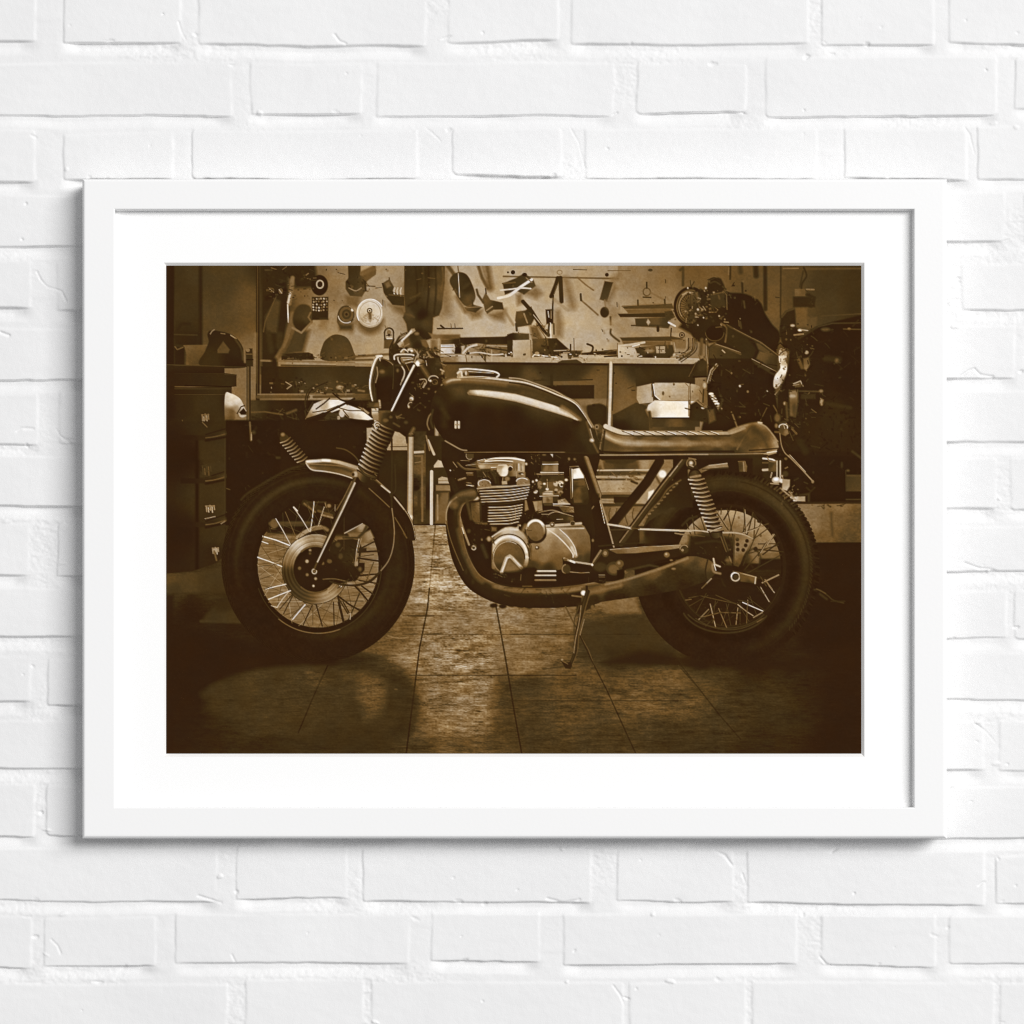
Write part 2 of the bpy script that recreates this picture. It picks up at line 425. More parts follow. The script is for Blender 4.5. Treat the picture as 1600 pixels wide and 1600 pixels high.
R(1226, 275, 32, 34, 12, 92); L([(1225, 190), (1226, 240)], 15, 66); L([(1195, 322), (1262, 325)], 14, 72); L([(1260, 280), (1390, 350)], 12, 108, 3)
E(1258, 80, 20, 13, 70); L([(1525, 80), (1550, 60), (1550, 215)], 24, 70, 2)
# metal plates lying on pegs
P([(1000, 402), (1450, 378), (1470, 425), (1030, 428)], 76, 1.6); L([(1010, 400), (1450, 374)], 8, 118)
P([(1030, 430), (1450, 425), (1420, 470), (1060, 465)], 96, 2); P([(968, 470), (1400, 462), (1400, 502), (990, 500)], 56, 1.8)
P([(1120, 512), (1400, 500), (1440, 560), (1420, 600), (1130, 582)], [(1150, 540, 66), (1300, 550, 84), (1400, 540, 66)], 2); L([(1090, 575), (1400, 572)], 12, 66)
P([(1238, 515), (1258, 545), (1240, 575), (1222, 545)], 165, 2); L([(1146, 350), (1148, 400)], 17, 78); L([(1386, 345), (1388, 385)], 17, 72); L([(1326, 590), (1326, 620)], 26, 56)
P([(1385, 450), (1450, 440), (1480, 500), (1400, 540)], 66, 2); mess(1390, 440, 1480, 530, 10, 50, 110, 30, 8, 52); L([(1422, 548), (1480, 580)], 17, 200)
L([(1445, 600), (1440, 690)], 12, 58); rect(1450, 640, 1545, 690, 146, 2); E(1540, 660, 26, 26, 52); R(1540, 660, 14, 14, 7, 140)
P([(985, 682), (1450, 672), (1550, 690), (1545, 715), (1010, 715)], 70, 2); P([(1005, 715), (1440, 715), (1440, 760), (1020, 750)], 96, 3)
L([(975, 758), (1090, 745), (1205, 725)], 20, 186, 1.6); L([(1100, 760), (1160, 745)], 10, 210)
# the bench top and its clutter
part('workbench')
A(2, 'A')
P([(918, 845), (1110, 842), (1600, 850), (2100, 848), (2520, 862), (3230, 870), (3290, 925), (2520, 918), (1110, 905), (918, 895)], [(950, 870, 118), (1050, 870, 122), (1120, 870, 166), (1500, 880, 158), (2000, 880, 164), (2500, 890, 158), (3100, 895, 160)], 1.4, 1, 0, 6)
L([(918, 848), (1110, 844), (1600, 852), (2520, 866), (3230, 874)], 8, 186, 1.4, 0.8)
part('background')
P([(-5, 905), (310, 915), (310, 938), (-5, 932)], 128, 1.4); L([(80, 860), (480, 830)], 20, 88, 3); L([(80, 885), (320, 880)], 16, 72, 3)
part('background')
P([(820, 640), (880, 655), (1100, 655), (1110, 700), (860, 700)], [(860, 670, 110), (1000, 670, 88), (1080, 680, 92)], 3)
L([(900, 602), (1125, 600)], 13, 52); L([(930, 575), (960, 600)], 16, 60); L([(1020, 560), (1024, 600)], 7, 90); L([(1055, 560), (1058, 600)], 7, 90)
rect(840, 700, 925, 840, [(860, 720, 104), (900, 720, 126), (880, 820, 90)], 4); L([(912, 700), (910, 840)], 20, 150, 3)
P([(1100, 682), (1500, 674), (1560, 650), (1640, 648), (1640, 720), (1540, 770), (1330, 745), (1250, 735), (1100, 760)], [(1120, 720, 48), (1400, 700, 54), (1580, 690, 44)], 2)
P([(930, 700), (1100, 690), (1120, 830), (930, 830)], [(950, 710, 90), (1090, 720, 50), (1080, 800, 46)], 3)
P([(930, 745), (1050, 740), (1060, 770), (1050, 826), (928, 826)], [(960, 760, 210), (1000, 810, 200), (1040, 800, 180)], 1.4); L([(940, 757), (1040, 757)], 6, 60); L([(945, 742), (1040, 742)], 6, 120); L([(935, 772), (1040, 770)], 6, 110)
mess(1040, 730, 1110, 830, 12, 44, 110, 40, 12, 53)
P([(1112, 822), (1140, 762), (1250, 735), (1330, 745), (1545, 742), (1570, 820), (1500, 855), (1120, 842)], [(1150, 800, 150), (1250, 760, 130), (1400, 780, 118), (1500, 800, 96), (1300, 820, 110)], 2)
mess(1120, 740, 1560, 840, 46, 50, 215, 130, 13, 54)
L([(1130, 820), (1180, 770), (1250, 748)], 18, 190, 1.5, 1, 1); L([(1150, 830), (1260, 815), (1400, 835), (1500, 830), (1510, 850)], 12, 190, 1.4, 1, 1); L([(1330, 770), (1540, 800)], 14, 60); L([(1340, 755), (1520, 760)], 10, 150)
E(1572, 825, 14, 20, 50); E(1560, 825, 10, 12, 200)
A(3, 'A')
P([(-20, 655), (30, 640), (175, 648), (178, 705), (-20, 720)], [(0, 690, 48), (120, 670, 80)], 2)
P([(-20, 710), (30, 708), (30, 850), (-20, 850)], 56, 2)
P([(30, 706), (200, 702), (203, 862), (32, 864)], (40, 720, 178, 190, 850, 158), 1.4); L([(190, 706), (194, 860)], 10, 120); E(15, 825, 12, 16, 210)
P([(205, 690), (420, 688), (545, 800), (540, 852), (205, 855)], [(260, 720, 84), (360, 750, 54), (480, 800, 50), (300, 820, 70)], 2)
mess(200, 700, 420, 850, 20, 40, 110, 70, 14, 55)
L([(208, 852), (222, 835), (380, 856), (420, 858)], 12, 205); E(246, 822, 20, 14, 150); mess(380, 800, 450, 880, 18, 70, 240, 26, 9, 56)
L([(400, 800), (530, 795)], 10, 150); P([(458, 826), (520, 822), (522, 872), (462, 874)], 158, 1.6)
P([(575, 690), (660, 688), (650, 800), (580, 800)], [(590, 720, 182), (630, 780, 160)], 2); L([(575, 690), (578, 800)], 8, 100)
L([(545, 745), (548, 860)], 14, 60); P([(520, 800), (650, 800), (620, 860), (525, 860)], 66, 3); mess(520, 790, 650, 860, 14, 40, 180, 36, 10, 57)
P([(430, 902), (470, 885), (600, 878), (645, 905), (640, 912), (440, 914)], 64, 1.8); mess(640, 860, 700, 905, 8, 90, 150, 22, 8, 58)
L([(695, 740), (742, 762), (740, 800), (722, 825)], 17, 58, 1.5, 1, 1); P([(645, 820), (960, 788), (960, 838), (640, 840)], 56, 2); L([(750, 808), (950, 800)], 8, 90)
L([(620, 847), (870, 850)], 18, 176, 1.6); L([(850, 852), (965, 846)], 14, 60)
P([(966, 762), (1130, 775), (1140, 865), (968, 866)], (970, 780, 196, 1130, 860, 172), 1.5); L([(964, 735), (968, 860)], 8, 110)
P([(1120, 775), (1300, 750), (1460, 748), (1475, 830), (1430, 866), (1160, 862)], [(1160, 800, 66), (1250, 790, 96), (1400, 790, 66), (1250, 850, 48)], 2)
P([(1306, 762), (1390, 758), (1388, 822), (1312, 822)], 158, 1.6); L([(1340, 765), (1340, 820)], 8, 70); L([(1330, 790), (1380, 790)], 7, 80); E(1250, 800, 40, 14, 130, 4)
P([(1450, 700), (1600, 700), (1600, 780), (1470, 780)], 110, 3); L([(1470, 730), (1490, 840)], 9, 150); E(1495, 838, 36, 22, 175, 2)
L([(1480, 850), (1540, 865), (1610, 830)], 12, 60, 1.4, 1, 1); L([(1490, 835), (1560, 838), (1620, 790)], 16, 110, 1.6, 1, 1); L([(1480, 820), (1560, 812), (1620, 760)], 8, 60, 1.4, 1, 1)
# below the bench top
O(0, 0, 1)
P([(685, 565), (796, 566), (1086, 569), (1086, 700), (685, 700)], [(700, 580, 84), (720, 600, 78), (800, 575, 50), (850, 572, 52), (830, 590, 80), (900, 572, 52), (930, 600, 92), (925, 640, 96), (960, 600, 90), (1000, 572, 50), (1050, 575, 52), (980, 620, 98), (975, 640, 100)], 1.6)
L([(690, 567.5), (1086, 570.5)], 3, 46, 2)
A(3, 'A')
P([(390, 1072), (755, 1066), (755, 1106), (380, 1110)], 92, 2); P([(300, 1110), (756, 1106), (756, 1228), (500, 1228)], 46, 2); L([(220, 1064), (740, 1058)], 12, 60); L([(375, 1020), (378, 1110)], 26, 52, 2)
P([(590, 1236), (880, 1228), (880, 1290), (640, 1290)], 112, 3); P([(690, 1310), (740, 1280), (820, 1275), (880, 1330), (880, 1480), (740, 1480)], 50, 3, 1, 1)
P([(922, 1370), (985, 1340), (1130, 1262), (1220, 1290), (1250, 1420), (1240, 1700), (922, 1700)], [(1000, 1380, 62), (1150, 1300, 66), (1000, 1450, 44)], 2)
P([(1120, 960), (1165, 950), (1210, 1010), (1265, 1090), (1130, 1120)], 56, 2)
part('white_jerry_can')
P([(1138, 1122), (1270, 1092), (1285, 1260), (1160, 1274), (1136, 1230)], (1140, 1150, 150, 1280, 1200, 178), 1.6, 1, 0, 4)
P([(1284, 1098), (1300, 1086), (1560, 1086), (1660, 1100), (1700, 1120), (1690, 1250), (1345, 1244), (1310, 1215)], [(1330, 1120, 186), (1450, 1150, 178), (1600, 1150, 166), (1450, 1230, 158), (1680, 1200, 130)], 1.6, 1, 0, 5)
P([(1224, 1330), (1240, 1285), (1300, 1240), (1345, 1244), (1690, 1252), (1640, 1395), (1272, 1396), (1245, 1350)], [(1260, 1300, 210), (1400, 1290, 232), (1400, 1370, 238), (1560, 1330, 234), (1260, 1370, 170)], 1.6)
L([(1285, 1100), (1300, 1200), (1345, 1240)], 10, 214); L([(1300, 1243), (1600, 1248)], 5, 140); L([(1225, 1330), (1250, 1380), (1280, 1395)], 16, 150, 4, 0.8, 1); P([(1600, 1250), (1700, 1252), (1660, 1395), (1600, 1395)], 190, 4, 0.6); L([(1612, 1096), (1616, 1250), (1612, 1380)], 7, 90, 1.6); L([(1570, 1090), (1600, 1120), (1600, 1380)], 8, 120)
E(1372, 1180, 10, 18, 90, 2); E(1468, 1100, 10, 12, 100); E(1430, 1210, 8, 8, 110); L([(1268, 1098), (1275, 1210)], 7, 70)
part('background')
P([(1272, 1397), (1700, 1397), (1700, 1480), (1255, 1480)], [(1300, 1440, 66), (1500, 1440, 88), (1600, 1410, 60)], 2); L([(1275, 1402), (1640, 1402)], 12, 50); L([(1250, 1350), (1265, 1480)], 26, 70, 3)
L([(906, 912), (901, 1200), (890, 1500)], 32, 182, 1.4, 1, 0, None, [(-1, 130), (-0.3, 200), (0.5, 190), (1, 130)]); L([(882, 920), (864, 1480)], 8, 64); L([(930, 930), (918, 1330)], 10, 60, 2)

# ---------------- right: hanging bike, doorway, engine parts
A(4, 'A')
L([(740, 20), (742, 430)], 34, 50, 3); L([(880, 20), (876, 500)], 14, 54, 2); rect(775, 40, 870, 500, [(800, 100, 82), (830, 300, 88), (830, 470, 92)], 4, 0.8)
L([(430, 30), (428, 160)], 17, 58, 2); L([(415, 60), (412, 120)], 9, 110, 2); L([(655, 30), (660, 130)], 46, 50, 4); L([(535, 195), (538, 280)], 18, 54, 2); L([(515, 30), (520, 100)], 40, 64, 5)
L([(905, 66), (1035, 64)], 12, 108); L([(1080, 70), (1600, 66)], 16, 80, 3); L([(1085, 60), (1110, 130), (1070, 200), (1064, 250)], 16, 52, 2, 1, 1); L([(1080, 90), (1050, 230)], 14, 58, 2)
rect(1005, 248, 1100, 312, [(1020, 280, 96), (1090, 280, 84)], 2); L([(1110, 252), (1175, 254)], 14, 112); rect(990, 318, 1185, 410, 48, 3); L([(1120, 300), (1180, 330), (1150, 400)], 30, 50, 3); mess(1090, 250, 1180, 400, 10, 40, 110, 30, 10, 61)
P([(1010, 420), (1115, 415), (1120, 590), (1020, 590)], 92, 4, 0.8); rect(1120, 500, 1200, 600, 84, 4, 0.7)
L([(1230, 490), (1600, 470)], 10, 72, 2)
part('hanging_motorcycle')
P([(60, 420), (75, 300), (130, 262), (215, 250), (240, 175), (330, 150), (370, 205), (402, 275), (560, 292), (690, 360), (742, 470), (800, 560), (872, 650), (850, 780), (820, 900), (830, 1150), (850, 1300), (900, 1600), (220, 1600), (225, 1300), (215, 1100), (232, 930), (225, 760), (110, 700), (60, 560)],
  [(100, 300, 50), (300, 300, 46), (500, 400, 38), (600, 500, 38), (200, 600, 46), (400, 800, 46), (600, 900, 42), (400, 1100, 42), (600, 1300, 38), (300, 1300, 44), (700, 1000, 40)], 3, 1, 1)
P([(60, 440), (20, 520), (-30, 590), (60, 640), (160, 700), (200, 560), (160, 400)], 46, 5)
# wheel at its left
P(arc(60, 405, 118, 160, 60, 330), [(0, 350, 88), (-20, 450, 92), (60, 330, 84), (100, 450, 60)], 4, 0.85)
R(75, 405, 140, 165, 24, 46, 60, 300, 1.6); R(70, 410, 98, 122, 13, 124, 140, 235, 1.6); R(72, 408, 112, 138, 8, 64, 90, 290); R(70, 410, 90, 112, 7, 50, 100, 270)
for a_ in range(100, 270, 12):
    L([(75, 410), (75 + 96 * math.cos(math.radians(a_)), 410 + 120 * math.sin(math.radians(a_)))], 6, 58 if a_ % 24 else 120, 1.2, 0.8)
L([(5, 300), (50, 275), (90, 285)], 16, 150, 2.2); mess(30, 250, 400, 560, 110, 38, 170, 46, 16, 62)
mess(30, 420, 160, 520, 20, 50, 170, 36, 14, 63)
E(290, 640, 78, 66, 38, 3); R(290, 640, 82, 72, 8, 74, 0, 180)
for x_, y_, v_, r2 in ((140, 432, 190, 16), (120, 470, 150, 14), (190, 505, 220, 10), (140, 572, 200, 9), (330, 490, 180, 12), (350, 565, 190, 14), (380, 520, 120, 12), (505, 665, 190, 11), (50, 240, 200, 12), (210, 240, 190, 14), (200, 265, 150, 12), (290, 355, 110, 20), (440, 1000, 170, 10), (515, 1115, 190, 16), (585, 1165, 120, 16), (760, 1160, 210, 9), (440, 1350, 130, 9), (515, 1392, 150, 10), (250, 1000, 120, 12)):
    E(x_, y_, r2 * 0.62, r2 * 0.7, v_, 1.8, 0.9)
L([(240, 165), (290, 150), (340, 190), (330, 165)], 12, 50, 1.5, 1, 1); L([(236, 170), (250, 195), (300, 185), (390, 250)], 14, 62, 1.6, 1, 1); L([(365, 270), (395, 300), (400, 430)], 10, 92, 1.6)
P([(245, 300), (380, 280), (390, 400), (260, 420)], 60, 4); L([(260, 300), (380, 275)], 12, 84, 2)
L([(350, 560), (400, 600), (385, 720)], 18, 92, 2, 1, 1); P([(225, 735), (300, 725), (240, 760)], 110, 3)
P([(240, 770), (280, 740), (420, 790), (640, 830), (620, 870), (240, 868)], [(260, 800, 72), (400, 820, 62), (600, 850, 50)], 3)
L([(290, 745), (400, 775), (520, 830)], 18, 80, 2); L([(300, 740), (520, 815)], 7, 124)
P([(400, 590), (470, 600), (560, 650), (660, 790), (640, 850), (520, 810), (400, 740)], 50, 4)
P([(640, 690), (700, 720), (860, 840), (850, 880), (680, 790)], 78, 3)
L([(400, 575), (560, 660), (700, 730), (860, 850)], 24, 84, 2, 1, 0, None, [(-1, 56), (-0.5, 104), (0.1, 70), (1, 48)])
P([(690, 800), (850, 850), (850, 985), (660, 870)], [(720, 830, 86), (820, 900, 62)], 3)
P([(620, 880), (840, 985), (830, 1030), (650, 920)], 62, 3)
L([(625, 876), (835, 985)], 14, 74, 1.8, 1, 0, None, [(-1, 70), (-0.3, 140), (0.4, 84), (1, 54)])
P([(75, 935), (180, 868), (222, 900), (222, 1035), (55, 1045)], [(100, 950, 48), (170, 950, 62), (190, 1010, 54)], 2); L([(60, 1030), (120, 910)], 8, 80); L([(100, 1035), (215, 1030)], 14, 38)
L([(232, 1080), (262, 980), (305, 930)], 34, 96, 1.6, 1, 0, None, [(-1, 60), (-0.5, 160), (0.2, 60), (0.7, 130), (1, 50)])
L([(215, 700), (215, 820), (230, 930)], 20, 128, 2, 1, 0, None, [(-1, 60), (0, 140), (1, 60)]); L([(175, 700), (165, 830)], 30, 84, 3)
for i_ in range(3):
    L([(40 + 35 * i_, 690), (30 + 36 * i_, 790), (-60 + 20 * i_, 850 + 16 * i_)], 13, 140 - 30 * i_, 1.5, 1, 1)
    L([(58 + 35 * i_, 690), (48 + 36 * i_, 800), (-50 + 20 * i_, 868 + 16 * i_)], 8, 44, 1.5, 1, 1)
P([(205, 1050), (222, 1100), (222, 1290), (190, 1290), (175, 1180)], 100, 3); E(200, 1110, 16, 26, 170, 3); L([(190, 1150), (185, 1260)], 14, 66)
P([(70, 1280), (140, 1240), (230, 1330), (220, 1440), (60, 1420)], 52, 3); L([(130, 1250), (190, 1300), (210, 1310)], 14, 120); E(185, 1310, 16, 10, 210, 2)
P([(225, 1330), (280, 1320), (300, 1420), (240, 1450)], 84, 4)
for i_ in range(7):
    E(258 + 13 * i_, 1185 + 22 * i_, 22, 12, 230 if i_ < 5 else 150, 2); E(262 + 13 * i_, 1200 + 22 * i_, 20, 5, 60, 2)
L([(330, 1330), (360, 1240), (340, 1200)], 20, 64, 3); L([(450, 1370), (490, 1480)], 14, 104, 2); L([(700, 1420), (755, 1310)], 8, 84, 1.6); L([(815, 1290), (850, 1350), (845, 1390)], 12, 90, 2)
mess(230, 900, 820, 1400, 70, 36, 78, 90, 20, 64)
part('hanging_plastic_bottle')
P([(868, 792), (905, 778), (945, 786), (932, 860), (936, 960), (905, 1060), (850, 1130), (820, 1130), (813, 1085), (830, 1020), (875, 955), (862, 880)],
  [(890, 800, 170), (925, 800, 140), (890, 870, 210), (920, 900, 170), (900, 970, 232), (850, 1030, 224), (830, 1090, 190), (900, 1050, 140), (880, 1010, 220)], 1.8, 1, 1)
L([(865, 840), (900, 805), (935, 795)], 10, 70); mess(865, 785, 945, 845, 10, 60, 210, 30, 8, 65)
part('hanging_motorcycle')
mess(820, 1090, 940, 1220, 34, 44, 170, 60, 10, 66); L([(935, 1050), (895, 1130), (830, 1190)], 12, 120); L([(940, 800), (960, 900), (985, 980)], 10, 90, 1.6)
# pile of engines at the far right
part('background')
P([(866, 640), (880, 500), (925, 445), (1005, 418), (1015, 590), (1100, 650), (1200, 585), (1330, 545), (1600, 480), (1640, 480), (1640, 1700), (850, 1700), (850, 1200), (940, 1000), (960, 800), (900, 760)],
  [(950, 500, 48), (1000, 800, 44), (1200, 700, 38), (1400, 700, 37), (1500, 1000, 37), (1100, 1000, 42), (1000, 1400, 44), (1200, 1300, 40), (1300, 1350, 48)], 3)
L([(890, 500), (930, 450), (1000, 425)], 14, 72, 2); L([(1100, 650), (1200, 590), (1340, 555), (1600, 552)], 12, 66, 2); L([(1040, 690), (1200, 590)], 20, 58, 3)
mess(870, 560, 1180, 1480, 120, 38, 130, 60, 14, 67)
mess(1180, 560, 1600, 1480, 60, 36, 66, 90, 20, 68)
E(1050, 617, 18, 11, 226, 2.4); E(985, 575, 20, 12, 170, 2.4); L([(1000, 660), (1080, 650)], 16, 120); L([(1060, 612), (1120, 620)], 10, 150); E(1490, 604, 14, 9, 130, 2); E(1280, 610, 40, 16, 80, 4)
L([(1440, 606), (1600, 610)], 9, 84, 2)
P([(1080, 870), (1130, 860), (1140, 920), (1110, 980), (1085, 960)], [(1100, 890, 92), (1110, 960, 110)], 3); E(1110, 815, 18, 16, 150, 2); L([(1040, 880), (1070, 950)], 30, 84, 3)
P([(985, 1090), (1060, 1062), (1085, 1120), (1010, 1130)], 78, 2); L([(995, 1095), (1055, 1070), (1078, 1115)], 8, 160); L([(990, 1110), (1040, 1100)], 7, 130)
P([(955, 1160), (1030, 1150), (1035, 1260), (1010, 1390), (960, 1380)], [(985, 1190, 120), (1000, 1280, 88), (985, 1360, 100)], 4); E(985, 1206, 26, 14, 160, 3); E(1000, 1330, 20, 60, 74, 4)
L([(1040, 1160), (1230, 1165)], 14, 72, 2); P([(1060, 1190), (1190, 1185), (1190, 1230), (1060, 1230)], 58, 3); E(1240, 1160, 18, 14, 120, 3); E(1245, 1260, 16, 30, 140, 3); mess(1220, 1150, 1270, 1300, 8, 60, 170, 24, 9, 69)
L([(1270, 1270), (1500, 1310)], 30, 54, 4); L([(1280, 870), (1400, 880)], 50, 52, 5); E(1380, 890, 16, 20, 96, 4); mess(1290, 850, 1410, 910, 10, 46, 110, 30, 9, 70)
P([(860, 1440), (930, 1420), (945, 1500), (860, 1500)], 66, 3); L([(880, 1480), (930, 1450), (940, 1480)], 9, 150)
E(850, 1400, 26, 36, 92, 4); E(915, 1270, 12, 14, 150, 3); L([(930, 1270), (940, 1420)], 20, 78, 3)

part('background')
O(0, 0, 1)
r_ = np.random.RandomState(77)
for _ in range(40):                                      # nails, hooks and small things pegged to the board, each with its shade
    x_, y_ = r_.choice([r_.uniform(470, 640), r_.uniform(700, 1060), r_.uniform(1060, 1190)]), r_.uniform(418, 545)
    if r_.rand() < 0.5:
        E(x_ + 2, y_ + 2.5, 1.6, 1.8, 104, 2.5, 0.5); E(x_, y_, 0.9, 0.9, r_.uniform(46, 84), 1.2, 0.9)
    else:
        h_ = r_.uniform(3, 9); L([(x_ + 2.5, y_ + 2), (x_ + 4, y_ + h_ + 3)], 2.4, 112, 2.5, 0.45); L([(x_, y_), (x_ + r_.uniform(-1.5, 1.5), y_ + h_)], r_.uniform(0.9, 2.0), r_.uniform(42, 80), 1.1, 0.9)
for x0_, x1_, y0_, y1_, n_, hi_ in ((690, 1085, 550, 558, 60, 215), (830, 1085, 542, 552, 16, 120), (440, 580, 553, 563, 40, 110), (420, 580, 596, 613, 46, 150), (690, 1000, 575, 640, 20, 84), (415, 490, 420, 470, 50, 96), (500, 700, 420, 470, 20, 120)):
    for _ in range(n_):
        x_, y_ = r_.uniform(x0_, x1_), r_.uniform(y0_, y1_)
        v_ = r_.choice([44, 52, 60, 80, hi_ * 0.7, hi_])
        if r_.rand() < 0.45:
            E(x_, y_, r_.uniform(0.6, 1.8), r_.uniform(0.6, 1.6), v_, 1.1, 0.85)
        elif r_.rand() < 0.5:
            w_, h_ = r_.uniform(1.5, 6), r_.uniform(1.2, 4); rect(x_, y_, x_ + w_, y_ + h_, v_, 1.1, 0.75)
        else:
            a_ = r_.uniform(-0.5, 0.5); l_ = r_.uniform(3, 11); L([(x_, y_), (x_ + l_ * math.cos(a_), y_ + l_ * math.sin(a_))], r_.uniform(0.8, 1.8), v_, 1.1, 0.85)
part('hanging_motorcycle')
for _ in range(120):
    x_, y_ = r_.choice([r_.uniform(1070, 1140), r_.uniform(1085, 1215)]), r_.uniform(445, 655)
    v_ = r_.choice([36, 40, 52, 62, 74, 92, 140, 190], p=[.2, .22, .22, .18, .11, .05, .015, .005])
    if r_.rand() < 0.4:
        E(x_, y_, r_.uniform(0.6, 2.2), r_.uniform(0.6, 2.2), v_, 1.2, 0.7)
    else:
        a_ = r_.choice([0.5, -0.9, 1.3, 0.1]) + r_.uniform(-0.3, 0.3); l_ = r_.uniform(2, 11); L([(x_, y_), (x_ + l_ * math.cos(a_), y_ + l_ * math.sin(a_))], r_.uniform(0.8, 2.2), v_, 1.2, 0.7)
part('background')
for _ in range(170):                                     # engines heaped along the right edge
    x_, y_ = r_.uniform(1216, 1346), r_.uniform(505, 735)
    k_ = 1.0 if x_ < 1275 else 0.35
    v_ = 35 + k_ * r_.choice([0, 4, 10, 18, 30, 50, 90, 140], p=[.16, .22, .24, .18, .11, .06, .02, .01])
    if r_.rand() < 0.4:
        E(x_, y_, r_.uniform(0.6, 2.6), r_.uniform(0.6, 2.6), v_, 1.2, 0.75)
    else:
        a_ = r_.uniform(-1.6, 1.6); l_ = r_.uniform(2, 12); L([(x_, y_), (x_ + l_ * math.cos(a_) * 0.5, y_ + l_ * math.sin(a_) * 0.4), (x_ + l_ * math.cos(a_), y_ + l_ * math.sin(a_))], r_.uniform(0.8, 2.2), v_, 1.2, 0.75)

# ---------------- middle row, left: tool cabinet front
A(1, 'B')
O(256, 660)
rect(-20, -10, 550, 1420, [(60, 300, 36), (200, 300, 36), (290, 300, 34), (360, 300, 56), (480, 300, 56), (360, 700, 54), (480, 700, 58), (400, 1000, 52), (500, 1000, 56), (420, 1200, 44), (60, 1000, 36), (200, 1000, 37), (500, 60, 50)], 1.5)
L([(296, 150), (296, 1300)], 30, 34, 4); L([(345, 0), (385, 40)], 10, 90)
rect(310, 140, 550, 330, 56, 5, 0.6); rect(360, 360, 550, 450, 60, 5, 0.6)
for y0_, y1_, b_ in ((130, 80, 62), (515, 460, 68), (905, 845, 66)):
    P([(150, y0_ - 20), (370, y0_ - 12), (600, y1_ - 10), (622, y1_ + 10), (600, y1_ + 30), (380, y0_ + 30), (150, y0_ + 30)], [(200, y0_, 38), (400, y0_, 46), (600, y1_, b_)], 2)
    L([(375, y0_ + 8), (470, y0_ - 6), (618, y1_ + 4)], 11, b_ + 20, 1.6, 1, 1); L([(375, y0_ + 34), (600, y1_ + 42)], 16, 36, 3)
    L([(375, y0_ - 22), (560, y1_ - 26)], 9, 38, 2)
L([(560, 800), (600, 850), (510, 905)], 9, 120); L([(590, 120), (606, 160)], 9, 120)
rect(325, 440, 420, 490, 56, 3); tagmark(340, 380, 420, 470, 84)
tagmark(372, 742, 452, 802, 180)
L([(368, 860), (458, 840)], 8, 140); tagmark(432, 1118, 488, 1174, 165); E(460, 1140, 26, 16, 150, 3); L([(450, 1150), (470, 1230)], 16, 92, 2)
L([(548, 150), (548, 800)], 14, 62, 2)
rect(556, -20, 1800, 1500, 37, 4); mess(560, 20, 1500, 330, 80, 35, 58, 120, 18, 74)
L([(768, 0), (778, 160)], 16, 96, 2); L([(782, 90), (782, 155)], 9, 150); E(800, 90, 20, 14, 70, 4)
L([(1300, 330), (1350, 270), (1420, 228), (1600, 232)], 14, 62, 2, 1, 1); L([(1010, 315), (1160, 322)], 20, 62, 3); L([(1270, 120), (1310, 90)], 10, 80)
mess(1370, 240, 1470, 330, 14, 50, 130, 50, 12, 75); L([(1420, 240), (1455, 320)], 13, 110)
L([(560, 590), (590, 600)], 10, 70); L([(585, 960), (600, 1000)], 10, 60)
A(2, 'B')
rect(-500, -20, 420, 900, 40, 3); mess(0, 0, 420, 420, 30, 37, 60, 140, 20, 76)
L([(0, 228), (80, 245), (160, 300), (210, 370)], 12, 76, 1.6, 1, 1)
P([(268, 50), (380, 40), (380, 190), (270, 190)], 156, 1.8, 1, 0, 4)
P([(520, 80), (560, 90), (615, 130), (625, 200), (470, 210)], 160, 1.8, 1, 0, 4); P([(470, 195), (632, 190), (632, 250), (440, 250)], 150, 1.8); L([(480, 218), (632, 214)], 9, 84)
rect(380, 252, 632, 880, [(420, 300, 44), (600, 300, 54), (500, 500, 46), (600, 700, 52), (480, 800, 44)], 2)
L([(640, 190), (632, 880)], 10, 90); 
rect(686, 80, 800, 910, [(700, 120, 58), (740, 200, 66), (700, 350, 78), (740, 400, 92), (770, 600, 76), (710, 560, 44), (730, 700, 84), (700, 800, 60), (770, 860, 66)], 2, 1, 6)
L([(690, 268), (780, 262)], 22, 176, 1.6); L([(700, 300), (765, 300)], 14, 110, 2); L([(762, 300), (765, 880)], 18, 104, 2); E(716, 585, 26, 22, 40, 3); L([(700, 360), (760, 350)], 9, 110)
L([(735, 620), (735, 880)], 26, 62, 3); L([(790, 200), (800, 400)], 22, 84, 2)
rect(796, 120, 1010, 905, [(815, 300, 50), (815, 700, 46), (880, 460, 60), (950, 450, 56), (900, 800, 70)], 2)
L([(815, 160), (870, 285)], 22, 176, 1.6); L([(800, 120), (830, 250)], 12, 120, 1.6)
P([(868, 385), (905, 335), (935, 345), (955, 400), (868, 404)], 176, 1.5); P([(908, 500), (940, 484), (990, 494), (1005, 546), (908, 546)], 165, 1.5); L([(910, 520), (1000, 522)], 6, 110)
rect(886, 560, 1015, 612, 122, 2); L([(886, 616), (1015, 616)], 12, 66); rect(880, 625, 1000, 900, [(900, 660, 70), (950, 680, 104), (960, 800, 104), (960, 880, 96)], 3)
L([(664, 120), (655, 890)], 52, 160, 1.4, 1, 0, None, [(-1, 84), (-0.8, 118), (-0.3, 168), (0.5, 178), (0.75, 120), (1, 130)]); rect(625, 105, 700, 128, 50, 2)
E(662, 848, 16, 20, 210, 4)
L([(848, 440), (846, 905)], 28, 196, 1.3); L([(900, 650), (902, 870)], 15, 132, 1.5); L([(870, 620), (872, 880)], 14, 56, 2)
